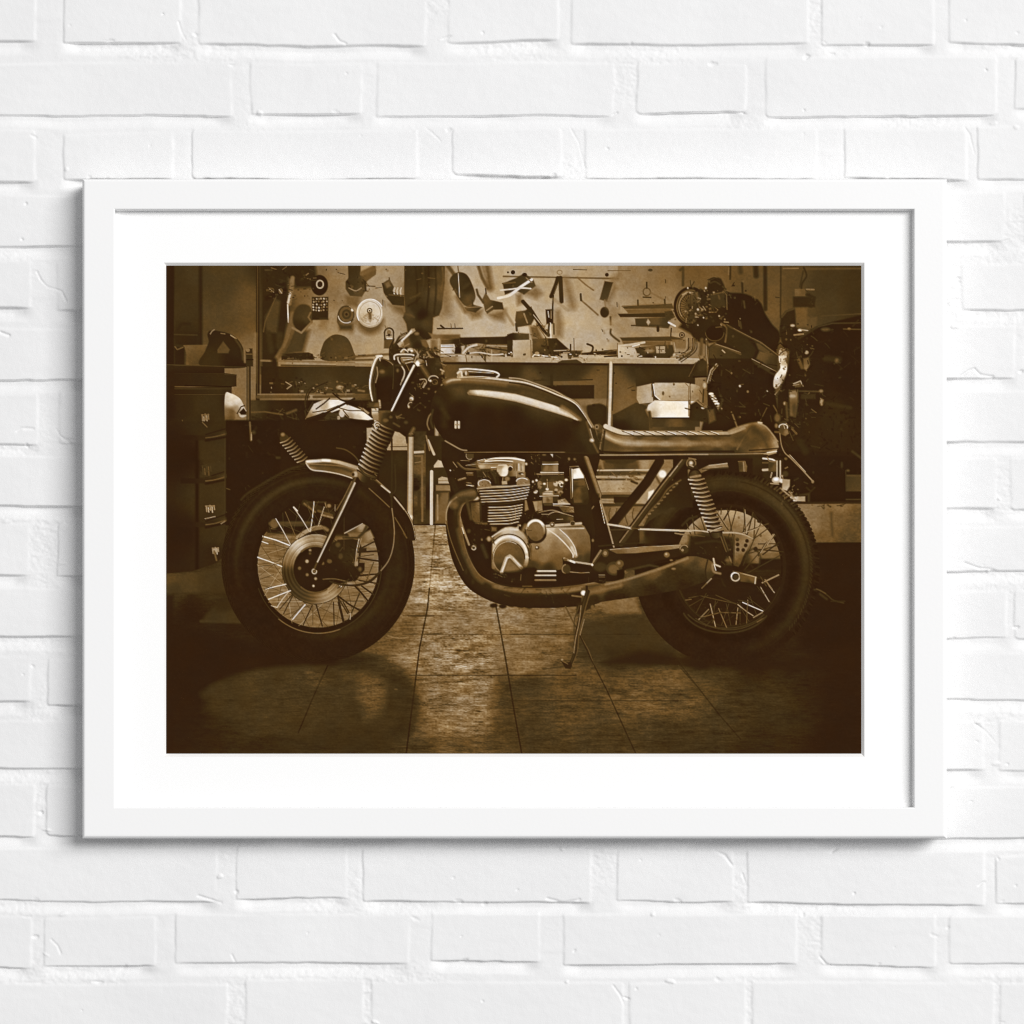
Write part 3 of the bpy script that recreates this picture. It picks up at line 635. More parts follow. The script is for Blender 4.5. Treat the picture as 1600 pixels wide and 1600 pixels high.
# far table between engine and rear wheel
A(3, 'B')
rect(560, 330, 1460, 1110, [(700, 500, 44), (760, 400, 60), (800, 360, 110), (850, 390, 80), (1000, 380, 66), (1120, 390, 74), (1200, 380, 148), (1300, 400, 120), (900, 460, 80), (1100, 460, 86), (1250, 500, 130), (1350, 500, 120), (900, 1000, 50), (1100, 1000, 46), (1300, 800, 80)], 2)
L([(760, 428), (1280, 424)], 15, 176, 1.4); L([(770, 455), (1280, 452)], 22, 74, 2); mess(780, 440, 1260, 470, 20, 50, 130, 90, 12, 77)
L([(770, 488), (1250, 488)], 24, 158, 1.8); mess(800, 470, 1230, 510, 26, 70, 190, 70, 12, 78); rect(780, 518, 1180, 628, [(820, 560, 148), (950, 560, 158), (1080, 570, 140)], 1.8, 1, 5); mess(800, 550, 1150, 620, 12, 110, 140, 40, 10, 79)
L([(1090, 525), (1140, 545)], 20, 60, 2); L([(800, 638), (1000, 632), (1200, 636)], 18, 120, 2); L([(800, 655), (1200, 655)], 14, 62, 2)
rect(820, 680, 940, 722, 142, 2); L([(830, 700), (930, 702)], 6, 96); rect(932, 664, 1072, 716, 46, 1.8); L([(1060, 705), (1230, 712)], 34, 152, 2.4); L([(820, 740), (1230, 740)], 14, 62, 2)
rect(820, 750, 1260, 925, [(850, 800, 98), (950, 820, 118), (1080, 850, 120), (1200, 800, 110), (1000, 900, 104)], 2, 1, 6)
for a_ in (900, 960, 1045, 1110):
    L([(a_, 770), (a_ - 12, 830), (a_ + 10, 910)], 9, 66, 1.6, 0.8, 1)
P([(1300, 440), (1420, 400), (1460, 430), (1340, 620), (1260, 720), (1150, 700)], [(1350, 450, 170), (1400, 440, 130), (1280, 540, 130), (1240, 640, 150)], 2); E(1368, 462, 34, 34, 226, 3); P([(1240, 620), (1290, 600), (1280, 680), (1235, 700)], 222, 2.4); L([(1300, 470), (1340, 540)], 20, 84, 3)
A(4, 'B')
rect(700, 300, 1640, 1200, [(900, 500, 40), (1100, 300, 40), (1300, 300, 37), (1500, 400, 37), (1300, 600, 36)], 3)
mess(960, 100, 1180, 640, 40, 36, 70, 90, 22, 80); mess(1180, -50, 1600, 460, 40, 35, 52, 90, 22, 81); L([(980, 60), (1020, 100)], 14, 100, 2); L([(1045, 170), (1100, 260)], 60, 50, 6)
rect(1462, 470, 1640, 616, (1470, 500, 62, 1640, 600, 76), 2); L([(1470, 475), (1640, 476)], 16, 74, 2); L([(1460, 430), (1465, 610)], 9, 60); L([(1465, 688), (1640, 688)], 12, 66, 2); E(1480, 430, 14, 10, 84, 3); L([(1520, 260), (1600, 320)], 22, 60, 3); E(1425, 380, 10, 26, 60, 3)
P([(1020, 728), (1660, 724), (1660, 1072), (1180, 1076)], [(1120, 780, 118), (1200, 800, 112), (1180, 900, 118), (1290, 880, 100), (1400, 850, 92), (1550, 900, 84), (1240, 1050, 92), (1500, 1050, 76), (1400, 760, 110)], 2, 1, 0, 5)
L([(1030, 716), (1660, 714)], 14, 50, 2); L([(1330, 810), (1342, 1010)], 26, 78, 4); mess(1150, 725, 1500, 760, 16, 46, 100, 60, 12, 82)
rect(1190, 1075, 1660, 2700, 37, 4)
rect(960, 660, 1098, 706, [(990, 680, 190), (1070, 680, 150)], 2); L([(1050, 650), (1130, 640), (1130, 700)], 20, 62, 3)
# what shows through the rear wheel
rect(-60, 730, 960, 1260, [(40, 900, 150), (40, 1000, 130), (300, 780, 150), (450, 820, 156), (600, 820, 150), (430, 930, 112), (700, 900, 148), (760, 1000, 140), (850, 1040, 140), (740, 1040, 132), (430, 1100, 60), (300, 1100, 50), (700, 1150, 120), (850, 1150, 110), (500, 1220, 46), (150, 1100, 44)], 3, 1, 5)
L([(680, 1085), (860, 1082)], 10, 66); rect(700, 1165, 890, 1215, [(780, 1190, 104), (860, 1190, 92)], 3); rect(690, 1215, 960, 1700, 40, 4)
E(505, 850, 9, 12, 110, 2); E(700, 1012, 10, 12, 90, 2); E(686, 884, 10, 12, 70, 2)
# ================= tiled floor
part('tiled_floor')
O(0, 0, 1)
FLOOR = [(700, 840, 148), (690, 870, 142), (730, 900, 150), (720, 960, 128), (760, 1000, 118), (720, 1040, 128), (780, 960, 132), (690, 1080, 102), (740, 1090, 112), (720, 1130, 106), (720, 1165, 84), (800, 1090, 72), (830, 1070, 66), (625, 1010, 98), (600, 1025, 84),
         (570, 1052, 74), (585, 1080, 92), (540, 1110, 60), (610, 1090, 56), (640, 1140, 62), (400, 1058, 66), (460, 1068, 66), (490, 1052, 84), (350, 1085, 50), (300, 1110, 40), (270, 1080, 37), (300, 1165, 42), (400, 1140, 54), (400, 1175, 46), (500, 1150, 56), (560, 1170, 52), (800, 1150, 66), (830, 1170, 60),
         (880, 980, 106), (860, 960, 116), (850, 1020, 106), (820, 1035, 118), (950, 950, 104), (960, 975, 62), (920, 1000, 66), (1000, 1000, 62), (960, 1025, 50), (1010, 1020, 46), (900, 1060, 80), (1000, 1075, 86), (960, 1100, 78), (1040, 1060, 84), (960, 1150, 62), (1060, 1100, 80), (1100, 1075, 78), (1120, 1050, 62),
         (1150, 1120, 62), (1200, 1090, 58), (1250, 1130, 48), (1300, 1165, 36), (1330, 1060, 40), (1330, 1120, 38), (1250, 1040, 44), (1060, 1165, 54), (1180, 1165, 46), (340, 1030, 36), (430, 1036, 36), (500, 1038, 36), (280, 1000, 37), (300, 960, 37), (360, 965, 42), (1100, 1030, 40), (1180, 1032, 38), (1290, 1000, 36), (330, 910, 56), (280, 910, 66), (300, 945, 40)]

def floor_tone(X, Y):
    t = val([(p[0], p[1], p[2]) for p in FLOOR], X, Y)
    k = np.clip((Y - 815) / 260.0, 0.25, 1.3)
    g = 0.7 * vnoise(X, Y, 22, 2.4, 90) + 0.8 * vnoise(X, Y, 8, 1.6, 91) + 0.7 * vnoise(X, Y, 46, 13, 92) + 0.8 * vnoise(X, Y, 2.6, 1.5, 93) + 0.8 * vnoise(X + 9 * vnoise(X, Y, 20, 8, 88), Y, 13, 5, 94)
    worn = np.maximum(vnoise(X, Y, 17, 4.5, 89) - 0.22, 0) * -2.4 + np.maximum(vnoise(X, Y, 6, 2, 87) - 0.33, 0) * -3.0
    return t + (g + worn) * (0.36 * (t - 31)) * (0.8 + 0.2 * k)
BEFORE, BEFORE_IDS = TONE.copy(), IDS.copy()
rect(250, 821, 1360, 1190, floor_tone, 0.5)
def bring_back(pts):
    keep = CUR[0]
    CUR[0] = 0
    P(pts, (lambda X, Y: BEFORE[int(Y.min()) - PY0:int(Y.max()) - PY0 + 1, int(X.min()) - PX0:int(X.max()) - PX0 + 1]), 2)
    CUR[0] = keep
bring_back([(250, 800), (352, 800), (352, 866), (338, 880), (300, 893), (250, 897)])
bring_back([(900, 815), (1360, 815), (1360, 890), (960, 890), (900, 850)])

def floor_mix(v):
    def f(X, Y):
        return v + (floor_tone(X, Y) - val([(p[0], p[1], p[2]) for p in FLOOR], X, Y)) * (v - 25) / 50.0
    return f
def dip(pts, w, k=0.55, s=1.2):
    """a joint between tiles, darker than the tile it runs through"""
    L(pts, w, lambda X, Y: 30 + (floor_tone(X, Y) - 30) * (1 - k), s)
dip([(680, 822), (671, 919), (668, 950), (655.5, 1013), (634.5, 1179)], 2.4)
dip([(774.5, 944), (790, 1030), (804, 1115), (815.5, 1179)], 2.4)
dip([(873, 925), (882, 946), (900, 980), (927, 1037), (948, 1078), (994, 1179)], 2.0, 0.45)
L([(880, 944), (898, 972)], 1.6, 130); L([(906, 992), (920, 1016), (928, 1040)], 1.6, 104)
dip([(1060, 1034), (1089, 1072), (1125, 1118), (1157, 1155)], 1.8, 0.35)
dip([(512, 1036), (489, 1090), (466, 1145)], 2.2, 0.4)
for y_, x0_, x1_, k_ in ((832, 640, 705, 0.25), (857, 640, 710, 0.2), (962, 630, 690, 0.45), (991, 630, 1075, 0.4), (1055, 640, 900, 0.5), (1055, 480, 640, 0.25), (1095, 796, 1060, 0.45), (1141, 636, 770, 0.3), (1091, 380, 640, 0.3), (1149, 800, 1000, 0.2), (1095, 1060, 1200, 0.2)):
    dip([(x0_, y_), ((x0_ + x1_) / 2, y_ + 0.5), (x1_, y_)], 1.3, k_)
A(2, 'C')
P([(745, 545), (785, 555), (825, 578), (780, 598), (738, 600)], 66, 2); E(958, 526, 14, 7, 56, 2); L([(955, 722), (1055, 716)], 16, 48, 1.6); E(912, 58, 9, 8, 50, 2); E(1050, 88, 10, 8, 60, 2); E(530, 926, 16, 8, 120, 2)
L([(640, 272), (870, 270)], 9, 62, 1.4); L([(860, 935), (700, 850), (520, 740), (300, 690), (150, 650)], 12, 108, 5, 0.4, 1)
L([(770, 665), (900, 680), (1050, 655)], 8, 150, 2, 0.7, 1); L([(460, 450), (560, 470), (640, 462)], 10, 140, 2, 0.7, 1)
P([(0, 760), (130, 745), (330, 800), (420, 900), (380, 1020), (260, 1060), (100, 840)], 84, 16, 0.5)
P([(860, 980), (900, 870), (1100, 880), (1290, 870), (1280, 1230), (900, 1260)], 116, 22, 0.35)
A(3, 'C')
P([(640, 300), (1280, 270), (1420, 560), (1300, 700), (700, 640), (600, 420)], 58, 22, 0.75)
P([(860, 560), (1480, 560), (1480, 680), (900, 690)], 46, 12, 0.7)
P([(850, 130), (1120, 90), (1170, 245), (850, 250)], [(900, 180, 104), (1050, 180, 116)], 8, 0.85, 0, 6)
L([(300, 745), (480, 725)], 10, 64, 2, 0.7); E(455, 660, 34, 12, 84, 3); E(470, 662, 10, 8, 140, 2)
mess(380, 640, 480, 700, 6, 60, 120, 30, 10, 95)
A(1, 'C')
P([(330, 325), (390, 240), (500, 130), (600, 130), (690, 335)], [(420, 280, 56), (560, 280, 62), (540, 180, 48)], 6); L([(330, 318), (680, 322)], 20, 62, 3)
P([(22, -90), (280, -100), (500, -170), (560, -170), (560, 60), (22, 70)], [(60, -60, 74), (200, -40, 70), (400, -40, 62), (100, 40, 62), (480, 20, 58)], 6)
P([(600, 900), (700, 850), (990, 820), (940, 930), (640, 1080)], 70, 14, 0.5); L([(640, 850), (900, 770), (1100, 740), (1440, 725)], 30, 76, 6, 0.7, 1); mess(720, 940, 900, 1040, 8, 50, 72, 120, 14, 96)
rect(-20, 80, 88, 1560, 37, 6, 0.8)

O(0, 0, 1)
P([(300, 985), (420, 1010), (560, 1020), (600, 1028), (560, 1042), (470, 1044), (400, 1050), (340, 1070), (290, 1100), (250, 1080), (250, 990)], 37, 16, 0.9)
P([(640, 1075), (650, 1130), (600, 1170), (420, 1180), (460, 1120), (520, 1090), (545, 1060), (580, 1040), (625, 1050)], 52, 26, 0.45)
P([(1000, 1018), (1060, 1024), (1180, 1036), (1300, 1020), (1345, 990), (1345, 1050), (1240, 1044), (1120, 1046), (1000, 1040), (940, 1036)], 39, 10, 0.85)
P([(1280, 1050), (1347, 1020), (1347, 1180), (1255, 1180)], 36, 50, 0.6); P([(250, 1060), (330, 1090), (300, 1180), (250, 1180)], 38, 40, 0.6); P([(1290, 860), (1347, 860), (1347, 1010), (1250, 1010)], 36, 20, 0.8)
P([(330, 1075), (430, 1048), (540, 1050), (560, 1110), (480, 1150), (380, 1140), (320, 1110)], floor_mix(66), 20, 0.6)
L([(320, 1085), (370, 1060), (440, 1048), (530, 1047)], 10, floor_mix(70), 14, 0.6, 1)
L([(540, 1036), (600, 1045), (634, 1072), (640, 1108), (618, 1150), (560, 1182)], 24, floor_mix(52), 14, 0.7, 1)
P([(562, 1052), (592, 1058), (602, 1085), (596, 1115), (572, 1124), (560, 1090)], floor_mix(96), 18, 0.7)
P([(655, 1050), (775, 1056), (758, 1090), (768, 1146), (648, 1150), (668, 1090)], floor_mix(124), 16, 0.6)
P([(780, 1062), (845, 1060), (850, 1175), (800, 1178)], floor_mix(62), 16, 0.5)
P([(660, 985), (770, 985), (776, 1048), (655, 1048), (610, 1030)], floor_mix(140), 12, 0.5)
P([(900, 1050), (1060, 1052), (1110, 1110), (960, 1125)], floor_mix(92), 22, 0.5)
P([(680, 826), (700, 830), (720, 900), (760, 940), (690, 960), (650, 940)], floor_mix(158), 14, 0.5)
for q_, w_, k_ in (([(671, 919), (668, 950), (655.5, 1013), (634.5, 1179)], 2.2, 0.6), ([(774.5, 944), (790, 1030), (804, 1115), (815.5, 1179)], 2.2, 0.6), ([(900, 980), (927, 1037), (948, 1078), (994, 1179)], 1.8, 0.45), ([(512, 1040), (489, 1090), (466, 1145)], 2.0, 0.4), ([(1060, 1040), (1089, 1072), (1125, 1118), (1157, 1155)], 1.8, 0.35),
                   ([(640, 1055), (900, 1055.5)], 1.3, 0.5), ([(796, 1095), (1060, 1095)], 1.3, 0.45), ([(660, 991), (1000, 991)], 1.3, 0.35)):
    dip(q_, w_, k_)
# ================= rear wheel
part('rear_wheel')
O(0, 0, 1)
RX, RY = 1135.5, 888.0
def ring_fill(cx, cy, ro, ri, tone, s=1.3):
    """an elliptical band: ro, ri = (x radius, y radius) outside and inside"""
    w = win((cx - ro[0], cy - ro[1]), (cx + ro[0], cy + ro[1]), 3)
    sy, sx, X, Y = w
    do = (np.sqrt(((X - cx) / ro[0]) ** 2 + ((Y - cy) / ro[1]) ** 2) - 1) * min(ro)
    di = (np.sqrt(((X - cx) / ri[0]) ** 2 + ((Y - cy) / ri[1]) ** 2) - 1) * min(ri)
    cov = np.minimum(0.5 - do / s, 0.5 + di / s)
    put((sy, sx), cov, tone(X, Y) if callable(tone) else tone, 1.0)

def rear_tyre(X, Y):
    ang = np.degrees(np.arctan2(Y - RY, X - RX))
    r = np.sqrt(((X - RX) / 144.0) ** 2 + ((Y - RY) / 152.0) ** 2)
    t = 38 + 0 * r
    up = np.clip(-np.sin(np.radians(ang)) * 1.2 + 0.15, 0, 1)
    right = np.clip(np.cos(np.radians(ang)), 0, 1)
    t = t + 20 * up * np.exp(-((r - 0.87) / 0.07) ** 2) + 15 * right * np.exp(-((r - 0.86) / 0.05) ** 2)
    t = t - 5 * np.exp(-((r - 0.72) / 0.05) ** 2) + 4 * up * np.exp(-((r - 0.95) / 0.03) ** 2)
    t = t + 5 * np.exp(-((r - 0.80) / 0.008) ** 2) * up + 4 * np.exp(-((r - 0.92) / 0.008) ** 2) * (up + right)
    return t + 4 * vnoise(X, Y, 3, 3, 97) + 4 * vnoise(X, Y, 12, 8, 99)
ring_fill(RX, RY, (144, 152), (85, 91), rear_tyre)
for k in range(60):                                              # tread blocks along the outer edge
    a_ = math.radians(-98 + k * 2.35 + (k % 3) * 0.3)
    c_, s_ = math.cos(a_), math.sin(a_)
    v_ = 44 + 52 * max(0, 1 - abs(-52 - math.degrees(a_)) / 24)
    L([(RX + 139 * c_, RY + 147 * s_), (RX + 144 * c_ - 2 * s_, RY + 152 * s_ + 2 * c_)], 3.2, v_ if k % 2 else v_ - 10, 1.3, 0.8)
    L([(RX + 140.5 * c_ - 3 * s_, RY + 148.5 * s_ + 3 * c_), (RX + 144.5 * c_ - 4 * s_, RY + 152.6 * s_ + 4 * c_)], 2.0, 33, 1.2, 0.9)
    L([(RX + 131 * c_, RY + 139 * s_), (RX + 134 * c_ - 4 * s_, RY + 142 * s_ + 4 * c_)], 1.6, 60, 1.2, 0.6)
R(RX, RY, 129, 137, 2, 46, -80, 30, 1.5, 0.7)
R(1139, 886, 87, 96, 5, 42); R(1139, 886, 84, 92, 1.5, 62, 20, 160, 1.2, 0.8); R(1139, 886, 90, 98, 1.6, 70, 55, 125, 1.4, 0.8)
ring_fill(1139, 886, (84, 92), (20, 22), lambda X, Y: np.where(Y > 905, 40 + 3 * vnoise(X, Y, 8, 3, 98), TONE[int(Y.min()) - PY0:int(Y.max()) - PY0 + 1, int(X.min()) - PX0:int(X.max()) - PX0 + 1]), 6) 
for k in range(18):
    for d_ in (-1, 1):
        a_ = math.radians(k * 20 + d_ * 5 + 3); b_ = a_ + d_ * 0.62
        x0_, y0_ = 1140 + 22 * math.cos(b_), 890 + 24 * math.sin(b_)
        x1_, y1_ = 1139 + 83 * math.cos(a_), 886 + 91 * math.sin(a_)
        if y1_ < 868 and x1_ > 1075:
            L([(x0_, y0_), (x1_, y1_)], 1.7, 62, 1.2, 0.9)
        elif y1_ > 940:
            L([((x0_ + x1_) / 2, (y0_ + y1_) / 2), (x1_, y1_)], 1.0, 92, 1.2, 0.55)
A(4, 'B')
for q_, w_, v_ in (([(440, 748), (370, 872)], 13, 52), ([(550, 768), (572, 1000)], 12, 62), ([(632, 805), (600, 935), (580, 1000)], 12, 64), ([(640, 820), (690, 890)], 16, 50), ([(765, 905), (530, 992)], 13, 70), ([(650, 860), (640, 1030)], 11, 72),
                   ([(830, 1010), (740, 1085), (680, 1190)], 13, 66), ([(865, 1070), (720, 1180)], 12, 52), ([(640, 1130), (900, 1155)], 11, 56), ([(350, 770), (345, 820)], 10, 72), ([(90, 830), (115, 1010)], 10, 64), ([(40, 900), (90, 1040)], 10, 70), ([(0, 920), (60, 860), (130, 840)], 20, 54), ([(820, 1000), (760, 1090)], 9, 150)):
    L(q_, w_, v_, 1.3)
L([(530, 992), (650, 955), (720, 920)], 8, 150, 1.3); L([(300, 790), (410, 960)], 12, 74); L([(310, 790), (400, 930)], 7, 130); L([(560, 780), (575, 990)], 6, 150)
E(680, 880, 12, 14, 50, 2); E(655, 1130, 18, 20, 50, 2)
L([(810, 1000), (745, 1090), (690, 1180)], 7, 140)
A(4, 'C')
for q_, v_ in (([(540, 150), (720, 228)], 200), ([(497, 170), (580, 235), (632, 268)], 150), ([(700, 15), (775, 142)], 150), ([(775, 0), (822, 62)], 150), ([(250, 165), (270, 250), (298, 372)], 140), ([(325, 205), (398, 378)], 104), ([(497, 200), (480, 345)], 120), ([(148, 302), (235, 212)], 116), ([(180, 280), (340, 240), (520, 245)], 90), ([(636, 285), (715, 240)], 130), ([(580, 190), (575, 335)], 80),
              ([(30, 130), (80, 122)], 90), ([(60, 110), (160, 90), (330, 130), (480, 160)], 70), ([(300, 85), (480, 165)], 66), ([(585, 130), (585, 180)], 110), ([(670, 325), (740, 285)], 90), ([(500, 130), (620, 150)], 64), ([(270, 300), (210, 360)], 60)):
    L(q_, 9, v_, 1.2)
R(390, 160, 400, 262, 14, 58, 25, 160, 2); R(390, 140, 390, 240, 10, 64, 30, 150, 2); mess(60, 80, 560, 330, 40, 38, 74, 80, 10, 99); mess(680, 0, 850, 80, 10, 40, 84, 60, 10, 100)
O(0, 0, 1); E(1257, 918, 0, 0, 40)
part('tiled_floor')
A(4, 'C'); L([(1180, 35), (1230, 40), (1300, 90), (1350, 130), (1440, 155)], 10, 64, 2, 1, 1); L([(1230, 75), (1290, 120)], 20, 58, 3); L([(1330, 140), (1450, 140)], 12, 50, 2)
L([(1200, 30), (1280, 70)], 8, 78, 1.8)

# ================= motorcycle frame, seat side
part('motorcycle_frame')
A(3, 'B')
L([(1340, 350), (1230, 530), (920, 910)], 84, 42, 1.6, 1, 0, None, [(-1, 60), (-0.6, 44), (0.6, 42), (1, 38)])
L([(1580, 300), (1390, 540), (1000, 1075)], 66, 58, 1.6, 1, 0, None, [(-1, 44), (-0.5, 60), (0.0, 62), (0.5, 44), (1, 40)])
L([(1545, 330), (1360, 565), (985, 1070)], 10, 120, 1.6); L([(1500, 390), (1430, 480)], 8, 150)
P([(1430, 520), (1540, 500), (1600, 480), (1640, 760), (1440, 760), (1250, 880), (1200, 940), (1230, 820)], [(1330, 700, 48), (1560, 600, 44), (1300, 830, 60)], 2)
for q_, v_ in (([(1530, 515), (1420, 590), (1350, 690), (1260, 790), (1200, 900)], 88), ([(1500, 555), (1400, 640), (1330, 740), (1240, 840)], 62)):
    L(q_, 13, v_, 2, 0.9, 1)
for k in range(11):
    L([(1500 - k * 27, 545 + k * 30), (1488 - k * 27, 548 + k * 30)], 12, 120 if k % 3 else 150, 2, 0.7)
P([(640, 300), (730, 330), (800, 600), (810, 700), (935, 1110), (900, 1180), (740, 1270), (700, 1260), (725, 1080), (740, 900), (700, 800)], 40, 1.6)
L([(680, 330), (715, 430), (790, 645)], 66, 70, 1.6, 1, 0, None, [(-1, 54), (-0.4, 126), (0, 96), (0.4, 50), (1, 40)])
L([(800, 640), (815, 700), (870, 880), (932, 1112)], 14, 142, 1.4); L([(806, 700), (850, 900)], 6, 190)
E(772, 685, 12, 20, 92, 2); L([(745, 330), (775, 350)], 20, 96); E(760, 370, 30, 34, 56, 2); L([(820, 340), (835, 410)], 20, 120, 3)
L([(752, 750), (670, 850)], 11, 104); R(706, 880, 32, 26, 22, 120, 190, 340); L([(800, 1105), (1000, 1085), (1190, 1075)], 14, 52)
rect(1160, 960, 1500, 1080, [(1180, 1000, 84), (1230, 1000, 44), (1400, 1000, 40)], 3)
L([(880, 910), (1000, 928), (1085, 945)], 17, 182, 1.4, 1, 1); L([(1155, 952), (1300, 958), (1620, 968)], 17, 182, 1.4, 1, 1); L([(1085, 943), (1160, 950)], 10, 80); L([(900, 960), (1100, 958)], 9, 70)
L([(1480, 990), (1620, 1010)], 12, 120)
part('brake_cable')
A(4, 'B')
L([(-20, 970), (120, 965), (235, 978)], 13, 165, 1.3, 1, 1); L([(-20, 1000), (80, 1005), (200, 1020)], 10, 120, 1.4, 1, 1); L([(350, 985), (460, 985), (540, 1000), (625, 1038)], 15, 160, 1.4, 1, 1)

# swingarm plate and footrest
part('motorcycle_frame')
A(3, 'B')
P([(735, 1275), (815, 1140), (870, 1125), (1540, 1093), (1605, 1110), (1620, 1200), (1420, 1240), (1030, 1320), (1000, 1420), (820, 1420), (700, 1340)], [(900, 1200, 46), (1200, 1200, 42), (1500, 1180, 46), (900, 1350, 40)], 1.6)
P([(880, 1135), (1200, 1115), (1530, 1094), (1570, 1115), (1400, 1140), (1120, 1168), (960, 1172)], [(920, 1140, 90), (1150, 1140, 122), (1350, 1115, 110), (1540, 1105, 130)], 1.8)
L([(900, 1135), (1200, 1112), (1530, 1096)], 7, 150, 1.3); L([(815, 1145), (760, 1230), (705, 1345)], 18, 124, 1.6); L([(735, 1290), (712, 1340)], 12, 190)
E(855, 1168, 30, 34, 80, 2); E(855, 1168, 16, 18, 128); E(1560, 1130, 44, 40, 60, 2); R(1560, 1130, 36, 34, 10, 126, 180, 330); E(1405, 1182, 26, 24, 104, 2); E(1400, 1176, 10, 10, 160, 2); E(1545, 1140, 12, 12, 130)
L([(1050, 1320), (1250, 1275), (1330, 1290)], 18, 64, 3); L([(1300, 1250), (1600, 1190)], 20, 38, 2); E(1445, 1230, 14, 8, 110, 2)
# ================= engine
part('engine')
O(0, 0, 1)
P([(727, 706), (940, 706), (922, 780), (930, 830), (925, 880), (915, 920), (760, 925), (735, 900), (722, 850), (716, 780)], [(760, 740, 44), (860, 720, 42), (900, 760, 44), (760, 880, 39), (730, 830, 40)], 1.6)
O(690, 690, 10)
P([(0, 0), (140, 0), (380, 130), (520, 140), (530, 300), (430, 480), (400, 700), (240, 780), (150, 760), (80, 500), (0, 300)], 42, 2)
L([(90, 10), (220, 70), (370, 135)], 16, 96, 1.4, 1, 1); L([(520, 160), (1000, 160)], 8, 48); L([(1030, 160), (1600, 158)], 9, 92, 1.2); L([(960, 90), (1200, 100)], 20, 50, 4)
P([(380, 150), (505, 150), (500, 250), (430, 300), (385, 240)], 70, 2); R(440, 215, 58, 62, 12, 130, 60, 330); L([(300, 295), (430, 300)], 9, 120)
L([(250, 330), (330, 410), (420, 440), (600, 430)], 28, 78, 1.8, 1, 1); L([(270, 340), (340, 405), (430, 428), (600, 420)], 8, 118, 1.4, 1, 1); L([(180, 320), (240, 400)], 14, 120); E(136, 450, 12, 12, 180)
L([(265, 600), (370, 570)], 28, 110, 2); L([(280, 590), (370, 562)], 9, 140); L([(150, 600), (240, 780)], 90, 48, 3); L([(390, 490), (490, 490)], 12, 160); L([(400, 520), (490, 520)], 10, 120); L([(390, 680), (500, 690)], 14, 170); L([(390, 640), (460, 650)], 12, 120)
mess(120, 440, 520, 720, 22, 38, 110, 60, 13, 102)
# cam cover
P([(400, 380), (560, 300), (700, 280), (920, 248), (1150, 240), (1300, 290), (1300, 470), (1290, 540), (560, 560), (540, 400)], [(500, 400, 78), (650, 330, 130), (900, 300, 110), (1200, 320, 140), (1240, 420, 140), (700, 480, 58), (900, 520, 60), (600, 520, 50)], 1.8)
L([(690, 292), (800, 268), (940, 258), (1110, 262), (1290, 295)], 26, 226, 1.3, 1, 1); L([(680, 312), (800, 300), (940, 296), (1110, 310)], 16, 214, 1.2, 1, 1)
L([(690, 282), (940, 278), (1110, 286)], 7, 90); L([(390, 375), (560, 330), (700, 335), (1100, 335)], 13, 66, 1.2, 1, 1); L([(560, 300), (680, 275)], 12, 190); L([(560, 330), (690, 345), (1090, 350)], 9, 170, 1.2, 1, 1)
P([(560, 355), (780, 370), (1090, 370), (1090, 400), (760, 420), (600, 425)], 142, 2); E(630, 385, 50, 26, 170, 3); L([(380, 372), (540, 350)], 9, 150); L([(400, 420), (600, 440)], 14, 96)
P([(770, 405), (850, 400), (860, 450), (770, 450)], 110, 2); L([(775, 405), (850, 402)], 12, 200)
P([(880, 370), (1020, 365), (1040, 470), (1010, 535), (930, 540), (870, 480)], [(920, 400, 150), (980, 440, 226), (900, 470, 176), (980, 500, 220)], 2, 1, 1); L([(890, 370), (1010, 365)], 12, 210); E(1072, 425, 32, 34, 50, 2); R(1072, 425, 38, 42, 13, 190, 180, 330)
mess(560, 440, 900, 640, 36, 40, 150, 90, 16, 103); L([(740, 480), (820, 600)], 34, 46, 2); L([(650, 480), (690, 540)], 14, 110); L([(820, 500), (850, 640)], 28, 62, 3); L([(870, 500), (890, 680)], 26, 54, 3)
P([(1110, 330), (1290, 325), (1290, 470), (1190, 470), (1120, 440)], [(1150, 380, 120), (1240, 400, 170), (1270, 350, 150)], 2)
for x_ in (1130, 1165, 1205, 1240):
    L([(x_, 350), (x_ + 4, 450)], 12, 90 if x_ != 1205 else 210, 1.4)
P([(1180, 480), (1310, 480), (1310, 560), (1180, 560)], 120, 3); E(1240, 500, 40, 20, 60, 2); E(1260, 510, 22, 10, 180); L([(1170, 480), (1170, 560)], 11, 150); E(1025, 580, 40, 34, 120, 3); L([(960, 560), (950, 640)], 16, 120)
P([(945, 620), (1020, 610), (1030, 680), (940, 680)], 160, 2)
# cylinder fins
P([(545, 700), (1390, 640), (1350, 900), (1260, 940), (1250, 1250), (1180, 1320), (720, 1320), (700, 960), (600, 940)], 44, 1.6)
P([(575, 600), (750, 598), (780, 690), (775, 720), (565, 720), (560, 640)], [(600, 650, 128), (700, 660, 112)], 1.6); R(668, 655, 96, 58, 13, 190, 150, 350); mess(600, 620, 740, 690, 10, 60, 150, 40, 12, 104)
P([(1175, 570), (1340, 560), (1375, 600), (1380, 680), (1170, 690)], 120, 1.8); R(1260, 620, 90, 50, 14, 200, 180, 330); mess(1190, 590, 1360, 680, 12, 60, 220, 50, 13, 105)
L([(560, 735), (780, 715), (1040, 705), (1170, 690), (1385, 672)], 24, 150, 1.2, 1, 1); L([(780, 700), (1170, 690)], 10, 170)
fx = [(590, 1370, 775, 712), (600, 1370, 818, 748), (608, 1360, 862, 790), (616, 1345, 906, 838), (620, 1330, 946, 884), (640, 1270, 985, 930), (690, 1262, 1030, 985), (700, 1258, 1076, 1028), (705, 1255, 1120, 1070), (700, 1250, 1165, 1112), (690, 1240, 1208, 1156), (700, 1215, 1250, 1200), (760, 1200, 1292, 1255)]
